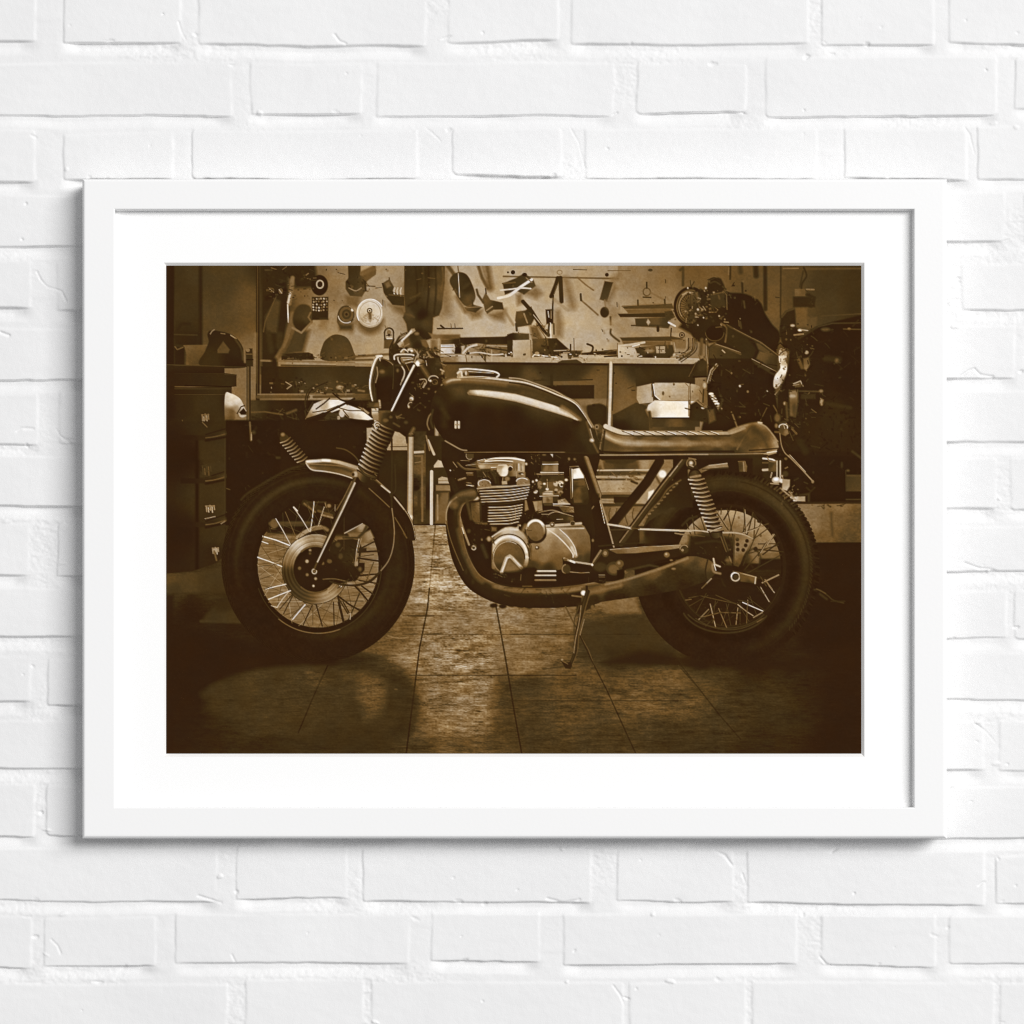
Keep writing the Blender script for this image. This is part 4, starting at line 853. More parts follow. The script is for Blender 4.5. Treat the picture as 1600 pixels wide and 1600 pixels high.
for i_, (a_, b_, y0_, y1_) in enumerate(fx):
    m_ = (a_ + b_) / 2 + 60
    L([(a_, y0_), (m_, (y0_ + y1_) / 2 + 14), (b_ - 60, y1_ + 14), (b_, y1_)], 22, 52 if i_ == 5 else 104, 1.0, 1, 1)
    L([(a_ + 10, y0_ - 3), (m_, (y0_ + y1_) / 2 + 10), (b_ - 60, y1_ + 10), (b_, y1_ - 2)], 9, 58 if i_ == 5 else 184, 1.0, 1, 1)
    L([(a_, y0_ + 22), (m_, (y0_ + y1_) / 2 + 36), (b_ - 60, y1_ + 36), (b_ - 6, y1_ + 22)], 17, 33, 1.0, 1, 1)
L([(1152, 1030), (1152, 1200)], 10, 170, 1.2, 0.6)
P([(455, 960), (610, 940), (615, 1260), (470, 1260)], [(500, 1000, 74), (580, 1000, 110), (530, 1200, 84)], 2); L([(600, 950), (606, 1250)], 14, 46); mess(470, 950, 600, 1240, 10, 60, 130, 60, 12, 106)
L([(470, 700), (520, 760), (550, 780)], 40, 170, 2.4, 1, 1); E(520, 790, 40, 34, 150, 4); L([(460, 850), (520, 815)], 20, 110); E(530, 885, 56, 32, 178, 3); E(500, 900, 20, 14, 214, 3); L([(470, 860), (560, 840)], 10, 60)
L([(700, 980), (690, 1250)], 60, 40, 3)
L([(520, 1280), (700, 1280)], 30, 96, 3); mess(520, 1260, 700, 1340, 14, 46, 170, 50, 13, 107)
P([(780, 1330), (860, 1340), (860, 1400), (780, 1400)], 100, 3); L([(1200, 1300), (1190, 1400)], 14, 150)
P([(930, 1380), (1000, 1350), (1150, 1345), (1190, 1330), (1200, 1420), (900, 1420)], [(1000, 1390, 170), (1100, 1370, 200)], 3); E(1225, 1310, 14, 14, 180, 2)
# inlet side: carburettor
O(820, 700, 11.43)
P([(105, 80), (780, 80), (800, 330), (880, 980), (880, 1300), (300, 1300), (60, 1150), (70, 900), (110, 500)], 42, 2)
L([(40, 75), (690, 72)], 9, 128, 1.1); P([(440, 95), (505, 92), (500, 165), (470, 130)], 190, 1.6); E(345, 122, 30, 12, 110, 3); mess(110, 100, 300, 300, 26, 44, 150, 50, 12, 108); E(25, 285, 20, 20, 210, 3)
L([(560, 130), (640, 180)], 18, 60); mess(680, 130, 1000, 260, 10, 40, 110, 40, 12, 109); E(790, 195, 16, 22, 130, 3); E(890, 200, 20, 18, 110, 3)
rect(310, 240, 595, 420, [(330, 330, 78), (380, 350, 118), (450, 370, 104), (560, 370, 130), (450, 260, 66)], 1.6); L([(320, 290), (595, 287)], 15, 200, 1.2); L([(330, 262), (590, 260)], 12, 76); L([(300, 310), (300, 420)], 14, 80)
L([(290, 440), (600, 440)], 30, 190, 1.6); L([(300, 475), (590, 470)], 20, 120); L([(300, 462), (600, 458)], 9, 66); L([(610, 440), (690, 440)], 18, 160); L([(600, 480), (690, 470)], 12, 120); L([(220, 465), (300, 470)], 26, 120)
P([(300, 500), (700, 490), (720, 620), (640, 860), (280, 860), (230, 700), (240, 600)], [(400, 560, 56), (450, 640, 96), (600, 540, 66), (300, 750, 70), (500, 800, 90)], 2)
for x_, y_, rx_, ry_, v_ in ((145, 600, 18, 22, 200), (210, 578, 22, 20, 226), (265, 640, 40, 50, 128), (350, 640, 26, 18, 220), (400, 735, 26, 22, 226), (560, 640, 50, 44, 176), (640, 620, 50, 36, 190), (740, 570, 28, 24, 210), (560, 750, 30, 26, 160), (640, 790, 44, 28, 140), (190, 790, 32, 24, 200), (210, 770, 20, 14, 220), (270, 690, 34, 40, 120)):
    E(x_, y_, rx_, ry_, v_, 2.2)
R(655, 655, 30, 34, 14, 220, 60, 320); E(655, 650, 14, 14, 44, 2); E(550, 785, 20, 16, 40, 2); E(640, 805, 18, 12, 44, 2); E(540, 610, 14, 12, 60, 2); E(600, 660, 16, 18, 60, 2)
P([(320, 800), (400, 760), (500, 770), (510, 840), (320, 840)], 176, 2.4); L([(400, 560), (405, 730)], 10, 170); L([(330, 600), (500, 590)], 12, 60); L([(300, 800), (420, 790), (510, 800)], 9, 84)
L([(270, 860), (600, 855)], 12, 210, 1.2); rect(320, 872, 505, 985, [(340, 900, 128), (420, 920, 84), (440, 900, 134), (490, 950, 112)], 1.8); rect(505, 872, 600, 960, 62, 2); P([(320, 985), (505, 985), (480, 1030), (350, 1030)], 70, 2)
P([(590, 930), (720, 900), (800, 1000), (590, 1010)], [(640, 950, 160), (720, 940, 120), (700, 990, 180)], 2); L([(510, 1000), (800, 1000)], 18, 186, 1.4); L([(510, 1025), (600, 1030), (860, 1060)], 18, 150, 1.4); P([(600, 1040), (870, 1060), (880, 1150), (690, 1150)], [(700, 1090, 84), (820, 1090, 104), (860, 1130, 130)], 2); mess(700, 1060, 870, 1140, 10, 46, 130, 40, 12, 110)
P([(145, 955), (305, 940), (318, 1120), (190, 1130)], [(180, 1000, 142), (280, 1000, 120), (200, 1110, 150), (290, 1110, 128)], 1.8); L([(240, 960), (230, 1120)], 14, 110, 2)
P([(0, 930), (30, 930), (70, 1100), (0, 1130)], 120, 2); L([(60, 900), (130, 1110)], 44, 40, 2)
mess(100, 440, 300, 900, 40, 42, 190, 50, 12, 111); mess(600, 860, 870, 960, 14, 42, 120, 60, 12, 112); mess(620, 480, 800, 860, 14, 44, 130, 40, 10, 113)
L([(420, 1190), (500, 1150), (600, 1145), (860, 1220)], 16, 144, 1.5, 1, 1); L([(250, 1150), (500, 1110), (700, 1180)], 12, 150, 1.5, 1, 1); L([(300, 1180), (410, 1180)], 9, 160); P([(440, 1200), (600, 1160), (870, 1240), (870, 1310), (560, 1330), (450, 1260)], [(560, 1220, 48), (700, 1240, 60), (820, 1280, 84)], 2); L([(570, 1275), (680, 1270)], 12, 150); L([(400, 1330), (800, 1290)], 14, 62, 2)
mess(0, 1130, 420, 1260, 22, 42, 140, 90, 14, 114)
part('air_filter')
P([(795, 330), (960, 320), (985, 360), (1050, 480), (1130, 720), (1150, 900), (1120, 1010), (870, 1010), (810, 960), (800, 600)], 50, 1.8)
P([(855, 380), (975, 355), (1010, 420), (1055, 490), (1055, 540), (860, 552)], [(870, 420, 196), (900, 500, 236), (980, 420, 244), (1020, 520, 240)], 1.6)
L([(808, 335), (960, 325)], 12, 130); P([(835, 370), (855, 375), (862, 860), (845, 900)], [(845, 450, 220), (850, 700, 180), (852, 880, 120)], 1.3); L([(806, 360), (826, 900)], 12, 110)
P([(862, 556), (1060, 546), (1120, 720), (1140, 900), (1100, 975), (880, 980), (866, 900)], [(900, 600, 74), (1000, 620, 92), (900, 700, 62), (960, 760, 92), (1050, 760, 62), (920, 880, 78), (1080, 880, 58), (950, 950, 84), (1100, 950, 48)], 1.8)
L([(980, 360), (1065, 520), (1140, 740)], 10, 142, 1.2, 1, 1); L([(870, 690), (1040, 680)], 12, 60, 2); L([(880, 600), (1000, 590)], 10, 100, 2)
part('motorcycle_frame')
A(3, 'B')
P([(640, 300), (730, 330), (800, 600), (812, 690), (760, 700), (720, 560)], 44, 1.6)
L([(680, 330), (715, 430), (790, 645)], 60, 70, 1.6, 1, 0, None, [(-1, 110), (-0.4, 130), (0, 96), (0.4, 50), (1, 40)])
rect(735, 640, 800, 720, 44, 5)
# lower covers
part('engine')
O(740, 810, 7.2727)
P([(820, 75), (960, 60), (1200, 45), (1260, 90), (1320, 200), (1335, 300), (1330, 480), (1280, 520), (1120, 470), (1030, 470), (1000, 580), (930, 590), (640, 580), (560, 540), (620, 400), (640, 290), (780, 240)],
  [(860, 130, 190), (870, 220, 146), (720, 330, 120), (820, 300, 142), (930, 330, 116), (700, 420, 112), (800, 450, 118), (960, 480, 92), (680, 530, 62), (850, 560, 56), (1000, 240, 140), (1080, 330, 130), (1200, 220, 106), (1150, 150, 116), (1290, 300, 96), (1220, 380, 92), (1200, 460, 72), (1310, 450, 62), (1100, 470, 90)], 1.8)
L([(830, 90), (960, 80), (1220, 55)], 26, 176, 2, 1, 1); L([(830, 100), (960, 98), (1230, 90)], 9, 76, 1.4, 1, 1); L([(960, 118), (1250, 112)], 16, 178, 2)
L([(950, 130), (1040, 200), (1110, 290), (1160, 420)], 50, 156, 3, 1, 1); L([(850, 130), (950, 200), (1060, 310), (1125, 400), (1130, 440)], 15, 206, 1.5, 1, 1); L([(980, 125), (1080, 220), (1150, 330), (1170, 420)], 9, 216, 1.4, 1, 1); L([(1115, 330), (1150, 400)], 30, 196, 3)
for x_, y_ in ((895, 70), (1125, 55), (720, 330)):
    E(x_, y_, 26, 25, 60, 2); E(x_ - 2, y_ - 2, 12, 11, 190 if x_ != 1125 else 70, 2); R(x_, y_, 26, 25, 7, 130, 150, 320)
L([(1330, 180), (1340, 330), (1330, 480)], 18, 40, 2, 1, 1); E(1355, 250, 10, 14, 140, 3)
for y_, v_ in ((602, 200), (650, 176), (704, 120)):
    L([(700, y_ - 3), (930, y_ - 3)], 20, v_, 1.4); L([(700, y_ + 20), (930, y_ + 20)], 20, 40, 1.4)
L([(640, 590), (690, 590)], 60, 42, 3)
# points cover
E(712, 155, 118, 130, 56, 2); E(706, 142, 106, 122, 106, 1.8); R(704, 135, 100, 112, 30, 226, 190, 330, 2); R(704, 140, 100, 116, 22, 190, 330, 390, 2.4, 1, None, 90); R(704, 140, 98, 110, 14, 110, 150, 200, 2)
E(697, 150, 90, 100, [(650, 90, 104), (720, 100, 112), (680, 180, 98), (740, 200, 104), (700, 230, 84)], 1.8); R(710, 150, 110, 118, 26, 50, 20, 150, 2); L([(590, 80), (560, 160), (600, 240)], 40, 110, 4, 1, 1); mess(540, 120, 620, 260, 12, 50, 170, 40, 14, 115)
# alternator / clutch round cover with its raised bar
E(400, 400, 240, 270, 84, 3); P(arc(415, 380, 220, 285, 180, 350), [(250, 250, 128), (400, 130, 190), (520, 150, 170), (200, 380, 96), (600, 300, 140)], 3)
L([(210, 210), (300, 150), (370, 130)], 16, 196, 2, 1, 1); L([(360, 120), (500, 130)], 20, 200, 2); E(180, 240, 30, 26, 140, 3); P([(100, 300), (170, 330), (190, 500), (150, 520)], [(120, 340, 96), (170, 450, 120)], 5)
R(400, 440, 205, 225, 46, 110, 150, 215, 2, 1, None, 200); R(400, 440, 205, 228, 46, 180, 205, 360, 3); R(402, 436, 205, 228, 26, 232, 225, 345, 4); R(400, 440, 205, 228, 40, 200, 0, 25, 2.4, 1, None, 110)
R(400, 430, 230, 250, 12, 66, 200, 360, 1.6); R(400, 460, 182, 198, 13, 60, 180, 360, 1.4)
E(396, 450, 172, 186, [(300, 330, 104), (400, 300, 96), (500, 330, 90), (300, 450, 88), (450, 380, 92), (420, 560, 104), (520, 480, 80), (300, 560, 62)], 1.8)
R(396, 450, 172, 186, 9, 176, 185, 300, 1.3); R(396, 450, 174, 186, 12, 126, 100, 185, 1.6)
P([(140, 560), (320, 615), (560, 590), (560, 720), (180, 720)], 42, 5, 0.9)
L([(318, 612), (375, 450), (410, 428), (440, 450), (545, 560)], 38, 172, 2, 1, 0); L([(325, 600), (380, 450), (410, 440)], 10, 214, 1.6); L([(450, 455), (540, 550)], 9, 212, 1.6); P([(405, 470), (500, 570), (345, 600)], 108, 3)
L([(620, 290), (650, 330), (640, 470)], 24, 66, 2, 1, 1); L([(640, 300), (655, 350), (645, 460)], 8, 110, 1.4, 1, 1)
rect(210, 622, 560, 720, 40, 4); mess(220, 620, 560, 720, 22, 42, 110, 60, 13, 116); L([(540, 640), (535, 700)], 12, 110)
rect(540, 560, 680, 800, 42, 8); L([(560, 772), (660, 772)], 12, 96, 2)
# front of crankcase, hanger, breather
O(526, 660)
P([(1100, 760), (1240, 900), (1360, 930), (1390, 1100), (1380, 1450), (1300, 1440), (1180, 1240), (1110, 960)], 39, 3)
L([(1092, 820), (1120, 920), (1140, 980), (1182, 1092)], 18, 132, 1.4, 1, 1); L([(1120, 940), (1135, 990)], 11, 190); E(1224, 1120, 24, 24, 62); R(1224, 1120, 17, 17, 10, 160); E(1180, 970, 16, 18, 70, 3)
mess(1200, 920, 1400, 1100, 24, 42, 140, 50, 14, 117); E(1360, 1040, 18, 22, 150, 3); L([(1300, 1100), (1340, 1200)], 30, 60, 4)

part('brake_pedal')
A(3, 'B')
P([(475, 1215), (560, 1235), (740, 1270), (745, 1300), (720, 1345), (560, 1345), (480, 1345)], 42, 2)
L([(490, 1215), (560, 1240), (740, 1268)], 17, 165, 1.4, 1, 1); L([(545, 1235), (580, 1250)], 18, 210); E(500, 1225, 18, 12, 90, 2); L([(540, 1335), (640, 1345), (710, 1340)], 10, 120)
E(505, 1310, 40, 46, 66, 2); R(505, 1310, 34, 40, 11, 120, 100, 260); E(740, 1272, 10, 10, 220, 2)
L([(752, 1262), (832, 1150)], 14, 66); E(810, 1290, 60, 40, 60, 4)
part('footrest')
E(935, 1305, 72, 62, 66, 2); E(930, 1310, 46, 40, 94, 3); E(985, 1262, 36, 34, 84, 2); E(978, 1255, 14, 14, 132, 2); P([(960, 1320), (1010, 1310), (1030, 1350), (1015, 1430), (960, 1430)], 36, 2)
rect(430, 1348, 860, 1440, 39, 3); L([(800, 1362), (850, 1362)], 9, 110); L([(800, 1380), (850, 1380)], 8, 84); mess(660, 1380, 860, 1440, 8, 50, 90, 40, 10, 101)

# ================= dark hub and swingarm end behind the silencer
part('rear_wheel')
A(4, 'B')
P([(60, 1010), (300, 1010), (430, 1040), (470, 1180), (560, 1300), (560, 1460), (300, 1470), (200, 1300), (60, 1180)], 41, 7, 0.85)
L([(120, 1080), (300, 1060), (420, 1100)], 18, 56, 3, 0.8, 1); L([(560, 1180), (640, 1130), (700, 1210), (660, 1330)], 14, 52, 3, 0.8, 1); R(500, 1370, 150, 150, 10, 54, 140, 330, 3, 0.7); mess(120, 1040, 440, 1300, 24, 38, 92, 40, 12, 151, 0.6)
part('motorcycle_frame')
P([(-40, 1180), (120, 1190), (380, 1290), (460, 1370), (440, 1420), (300, 1380), (80, 1290), (-40, 1280)], 40, 4, 0.7)
# ================= exhaust
part('exhaust_pipe')
O(0, 0, 1)
L([(736, 771), (722, 776), (712, 788), (707.5, 808), (711, 838), (720, 873), (737, 904), (757, 919), (785, 930), (820, 934), (862, 934), (900, 931), (928, 927)], 22, 60, 1.3, 1, 1, 34, [(-1, 120), (-0.8, 84), (-0.5, 50), (0.1, 44), (0.6, 44), (1, 40)])
O(526, 660)
L([(1200, 640), (1110, 665), (1045, 720)], 100, 80, 4, 0.85, 1, None, [(-1, 60), (-0.2, 92), (0.3, 110), (1, 70)])
L([(1070, 670), (1010, 720), (980, 800), (978, 900)], 14, 160, 2, 0.9, 1); L([(978, 880), (1010, 1020), (1060, 1160), (1130, 1320)], 9, 90, 1.6, 1, 1)
L([(1090, 960), (1140, 1150), (1230, 1350), (1300, 1420)], 44, 88, 5, 0.8, 1); L([(1060, 700), (1130, 690), (1195, 700)], 70, 54, 5, 0.5, 1); E(1050, 740, 36, 34, 104, 6, 0.7)
L([(1160, 690), (1200, 860)], 26, 70, 3); L([(1130, 820), (1180, 900)], 30, 38, 3)
for k in range(16):
    E(1030 + 22 * (k % 4) + 8 * k, 760 + 44 * k, 12, 22, 70 if k % 2 else 50, 4, 0.35)
A(3, 'C')
L([(-120, 10), (60, 46), (300, 50), (520, 40), (640, 20)], 60, 100, 7, 0.9, 1, None, [(-1, 56), (-0.4, 108), (0.4, 100), (1, 50)])
L([(300, 60), (520, 46), (640, 30)], 30, 124, 5, 0.7, 1); mess(-60, 10, 640, 110, 34, 40, 120, 120, 14, 118, 0.4); L([(-100, 120), (200, 130), (640, 118)], 60, 42, 6, 0.8)
for k in range(9):
    E(-140 + k * 80, 178 + 8 * math.sin(k * 2.1) - (k > 5) * 8, 34, 20, 44, 3)
part('muffler')
P([(640, 20), (790, 2), (1030, -62), (1330, -160), (1590, -262), (1670, -262), (1770, -235), (1835, -190), (1835, -110), (1760, -40), (1560, 30), (1230, 88), (900, 134), (740, 160), (640, 160)],
  [(700, 40, 82), (800, 40, 90), (760, 120, 46), (1000, -20, 84), (1000, 40, 54), (1000, 95, 42), (1300, -110, 92), (1350, -40, 54), (1300, 40, 42), (1600, -235, 92), (1640, -180, 66), (1600, -90, 50), (1560, 0, 42), (1750, -200, 86), (1780, -130, 66), (1750, -70, 48), (900, 115, 44), (1450, -60, 50)], 1.6, 1, 0, 3)
L([(860, -10), (1030, -50), (1330, -145), (1590, -244)], 22, 126, 3, 0.9, 1); L([(720, 60), (860, 30), (990, 0)], 36, 116, 6, 0.8, 1); E(1466, -150, 18, 8, 150, 3, 0.8)
P([(1770, -238), (1840, -192), (1845, -110), (1765, -40), (1745, -130)], [(1790, -180, 88), (1800, -80, 60)], 2); L([(1772, -235), (1750, -130), (1765, -42)], 12, 48, 2, 1, 1); L([(1822, -240), (1832, -190), (1880, -170)], 16, 180, 1.8)
E(662, 66, 24, 22, 232, 2.5); L([(690, 10), (690, 110), (650, 160)], 20, 46, 1.8, 1, 1); L([(560, 90), (640, 100)], 14, 110, 2)
part('kick_stand')
P([(600, 160), (760, 120), (760, 190), (600, 260)], 48, 3); E(742, 190, 16, 16, 92, 2.5)
L([(700, 60), (650, 240), (605, 430), (590, 590), (540, 720)], 46, 54, 1.6, 1, 1, 34, [(-1, 96), (-0.3, 48), (0.4, 62), (1, 44)])
L([(640, 180), (620, 340), (590, 480), (575, 600)], 9, 118, 1.4, 1, 1); L([(668, 300), (630, 440)], 8, 120); L([(622, 180), (580, 300), (576, 420)], 10, 70)
P([(458, 668), (500, 690), (548, 680), (560, 720), (545, 745), (500, 740)], 46, 2); L([(470, 672), (520, 700)], 8, 92); L([(500, 190), (545, 270), (574, 330)], 14, 84)

# ================= shock, rear mudguard bits, tail light
part('motorcycle_frame')
A(4, 'B')
P([(-60, 290), (820, 285), (830, 300), (720, 320), (630, 330), (400, 320), (200, 345), (60, 330), (-60, 330)], [(0, 310, 44), (400, 300, 46), (700, 300, 50)], 2)
P([(60, 330), (640, 320), (600, 470), (420, 440), (250, 430), (120, 480)], 41, 3)
rect(630, 310, 725, 470, [(680, 330, 52), (680, 450, 44)], 3)
P([(130, 430), (235, 382), (400, 362), (415, 400), (250, 412), (150, 462)], [(260, 395, 132), (380, 380, 120), (160, 440, 96)], 1.8); L([(240, 385), (400, 366)], 8, 160); L([(180, 420), (410, 405)], 9, 66)
part('turn_signal')
rect(415, 345, 505, 430, 40, 2.5); P([(500, 345), (560, 345), (580, 390), (575, 440), (510, 440)], [(520, 390, 66), (565, 390, 100)], 1.8); L([(545, 352), (552, 435)], 9, 130); L([(562, 352), (568, 435)], 7, 104); L([(500, 350), (560, 347)], 8, 96)
part('shock_absorber')
E(80, 365, 50, 48, 58, 2); R(80, 365, 40, 40, 12, 104, 150, 400); E(78, 362, 18, 18, 190, 3); L([(66, 380), (100, 395)], 12, 150); L([(60, 320), (120, 330)], 12, 110)
L([(60, 430), (66, 500)], 22, 110, 2); L([(120, 400), (140, 480)], 34, 48, 3); L([(70, 470), (150, 470)], 24, 84, 2)
L([(112, 475), (300, 985)], 118, 40, 1.6); L([(330, 960), (395, 1140)], 36, 50, 2, 1, 0, None, [(-1, 96), (-0.2, 46), (0.4, 88), (1, 40)])
L([(118, 485), (302, 980)], 112, 62, 1.6, 1, 0, None, [(-1, 40), (-0.2, 74), (1, 44)])
coil((118, 488), (305, 975), 132, 13, 176, 108, 0.52, 0.34)
coil((122, 502), (310, 990), 124, 13, 50, 36, 0.5, 0.26)
L([(75, 490), (160, 475)], 20, 128, 2); L([(250, 975), (345, 940)], 12, 150)
part('rear_brake_arm')
P([(470, 1000), (560, 1010), (632, 1042), (552, 1180), (520, 1262), (500, 1290), (458, 1275), (462, 1120)], [(500, 1020, 116), (600, 1050, 128), (520, 1120, 122), (480, 1200, 104), (520, 1230, 84), (480, 1270, 74)], 1.8, 1, 0, 4)
for x_, y_ in ((492, 1045), (578, 1058), (494, 1090), (566, 1098), (496, 1135), (545, 1140)):
    E(x_, y_, 16, 17, 48, 1.8)
L([(468, 1010), (460, 1260)], 11, 74); E(490, 1030, 30, 18, 96, 5, 0.6)
P([(395, 1200), (440, 1215), (440, 1275), (400, 1270)], 70, 4); L([(420, 1200), (440, 1250)], 10, 120, 2); mess(380, 1130, 460, 1280, 8, 50, 130, 40, 12, 119)
part('rear_wheel')
E(475, 1380, 56, 54, 50, 2); R(475, 1378, 37, 37, 13, 170); E(478, 1380, 20, 20, 66, 2); R(475, 1378, 37, 37, 9, 220, 180, 290)
P([(510, 1345), (600, 1360), (668, 1385), (662, 1440), (520, 1420)], [(540, 1380, 84), (620, 1400, 92), (600, 1430, 62)], 2); L([(520, 1345), (660, 1382)], 10, 140); L([(655, 1385), (650, 1438)], 11, 170); L([(455, 1330), (540, 1345)], 9, 92)
L([(715, 1432), (860, 1362)], 13, 130); L([(740, 1405), (800, 1486)], 12, 116); L([(700, 1380), (750, 1460)], 10, 70); L([(215, 1440), (260, 1395)], 11, 130); L([(175, 1480), (215, 1440)], 10, 90); E(405, 1230, 20, 14, 96, 4); L([(270, 1270), (280, 1330), (340, 1350)], 20, 120, 2.4, 1, 1); L([(285, 1270), (300, 1320)], 8, 200)
part('tail_light')
P([(720, 310), (800, 300), (900, 330), (900, 520), (850, 560), (780, 540), (720, 480)], 50, 4)
L([(722, 322), (800, 330), (832, 348)], 16, 206, 1.5, 1, 1); L([(722, 425), (800, 420)], 22, 170, 1.6); L([(720, 360), (775, 360)], 16, 84); rect(770, 345, 842, 440, [(790, 380, 66), (830, 400, 90)], 2); L([(760, 310), (780, 345), (830, 350)], 10, 120, 1.6, 1, 1)
L([(846, 345), (846, 495)], 13, 156); L([(876, 345), (876, 500)], 13, 176); L([(860, 345), (860, 490)], 10, 60); E(840, 515, 40, 30, 170, 2); E(838, 508, 22, 16, 230, 3); E(888, 522, 20, 20, 210, 2.4); L([(800, 450), (790, 490)], 13, 140); L([(790, 545), (860, 550)], 12, 140)
P([(895, 505), (962, 510), (960, 570), (935, 610), (890, 600)], [(920, 540, 150), (940, 580, 170)], 2); L([(920, 410), (940, 400)], 12, 96); E(920, 460, 26, 26, 66, 3); L([(960, 620), (990, 670)], 16, 140, 3); L([(880, 590), (940, 640), (1010, 690)], 14, 150, 2.4)
P([(870, 470), (900, 470), (900, 500)], 150, 2); mess(880, 570, 1040, 720, 16, 46, 190, 40, 14, 120)
P([(862, 60), (940, 55), (952, 100), (920, 122), (866, 100)], [(890, 80, 74), (930, 90, 112)], 2); P([(858, 40), (930, 15), (945, 60), (868, 66)], 76, 2); R(902, 42, 38, 26, 9, 190, 180, 380); L([(905, 20), (915, 55)], 8, 150); E(840, 30, 14, 20, 110, 3); L([(830, 85), (865, 88)], 18, 84)
L([(872, 100), (885, 200), (915, 270), (960, 310)], 10, 124, 1.4, 1, 1); L([(950, 300), (1060, 410), (1168, 528)], 13, 130, 1.4); E(1165, 530, 12, 14, 120, 2); L([(960, 290), (1100, 440)], 6, 170); E(925, 325, 14, 12, 90, 2)
L([(990, 60), (1020, 105)], 10, 84); L([(955, 80), (990, 160)], 9, 70)

# ================= seat
part('seat')
O(0, 0, 1)
SEAT = [(937, 702), (938, 690), (940, 672), (943, 664), (952, 665), (962, 669), (976, 673), (1000, 674.5), (1076, 674), (1120, 674), (1140, 673), (1154, 668.5), (1170, 663), (1187, 660.5), (1196, 665), (1205, 676), (1213, 687), (1217, 698), (1213, 705), (1180, 707.5), (1066, 709), (1000, 710.5), (945, 710.5)]
P(SEAT, [(945, 690, 70), (950, 675, 104), (960, 702, 78), (975, 688, 120), (1000, 692, 136), (1000, 683, 76), (1000, 704, 80), (1040, 693, 132), (1040, 704, 70), (1040, 684, 72), (1076, 693, 126), (1080, 704, 68), (1080, 684, 66), (1120, 693, 120), (1120, 704, 62), (1120, 683, 74), (1150, 693, 100), (1150, 703, 60), (1150, 680, 84), (1165, 690, 76), (1180, 675, 78), (1180, 692, 72), (1195, 680, 92), (1200, 695, 116), (1210, 696, 146), (1185, 704, 96), (1170, 670, 118), (1188, 664, 120)], 1.3)
A(3, 'B')
L([(845, 50), (900, 65), (960, 90), (1040, 105), (1300, 112), (1600, 112), (1960, 110)], 30, 62, 3, 0.9, 1)
L([(860, 35), (940, 70), (1010, 90), (1100, 95), (1300, 96), (1600, 96), (1900, 97), (1990, 90), (2100, 50)], 42, 196, 1.8, 1, 1, 24, None, 146)
for k in range(9):
    x_ = 1010 + k * 96
    L([(x_, 80), (x_ + 40, 92), (x_ + 100, 118)], 9, 66, 1.3, 0.9, 1); L([(x_ + 20, 80), (x_ + 90, 104)], 7, 216, 1.2, 0.8, 1)
L([(1000, 72), (1300, 76), (1900, 76)], 6, 130)
L([(850, 112), (950, 160), (1060, 182), (1300, 190), (1600, 188), (1860, 184), (2000, 170)], 40, 184, 6, 0.9, 1, 24, None, 104)
L([(850, 170), (950, 215), (1100, 235), (1600, 232)], 22, 72, 5, 0.7, 1)
L([(835, 70), (815, 160), (805, 235)], 12, 130, 1.8, 1, 1); L([(850, 80), (838, 180), (830, 260)], 16, 52, 2.5, 1, 1)
P([(755, 20), (800, 10), (830, 30), (830, 90), (800, 250), (775, 250), (785, 100)], [(790, 50, 80), (805, 150, 54), (790, 230, 60)], 2); E(780, 40, 20, 22, 120, 2); E(780, 40, 10, 11, 60); mess(780, 30, 830, 240, 12, 50, 160, 40, 10, 121)
A(4, 'B')
L([(420, 82), (510, 45), (610, 18), (690, 8)], 26, 140, 3, 0.9, 1); L([(690, 10), (750, 40), (810, 110), (852, 170)], 13, 150, 2, 0.9, 1)
L([(600, 60), (540, 150), (490, 240)], 12, 100, 2.4, 1, 1); L([(480, 160), (560, 110), (620, 40)], 60, 62, 9, 0.6, 1); L([(680, 0), (710, 5)], 14, 190, 2)
L([(700, 240), (780, 215), (850, 190)], 18, 128, 5, 0.8, 1); L([(640, 60), (720, 130), (760, 220)], 70, 60, 12, 0.7, 1); L([(600, 250), (760, 240), (850, 232)], 10, 44, 2)
part('seat_pan')
A(3, 'B')
L([(800, 262), (1000, 272), (1600, 262), (2000, 260)], 20, 44, 2)
L([(815, 292), (1000, 292), (1600, 286), (1900, 286), (2320, 280)], 20, 118, 1.6, 1, 0, None, [(-1, 60), (-0.2, 146), (0.5, 110), (1, 56)]); L([(830, 322), (1200, 320), (1500, 312)], 30, 42, 2.4)
P([(850, 335), (1150, 330), (1100, 360), (1000, 375), (860, 360)], 60, 3)
A(4, 'B')
P([(735, 275), (790, 258), (845, 250), (840, 275), (770, 294)], 150, 1.8); L([(760, 270), (840, 258)], 10, 204); L([(240, 292), (720, 290)], 12, 58, 2)

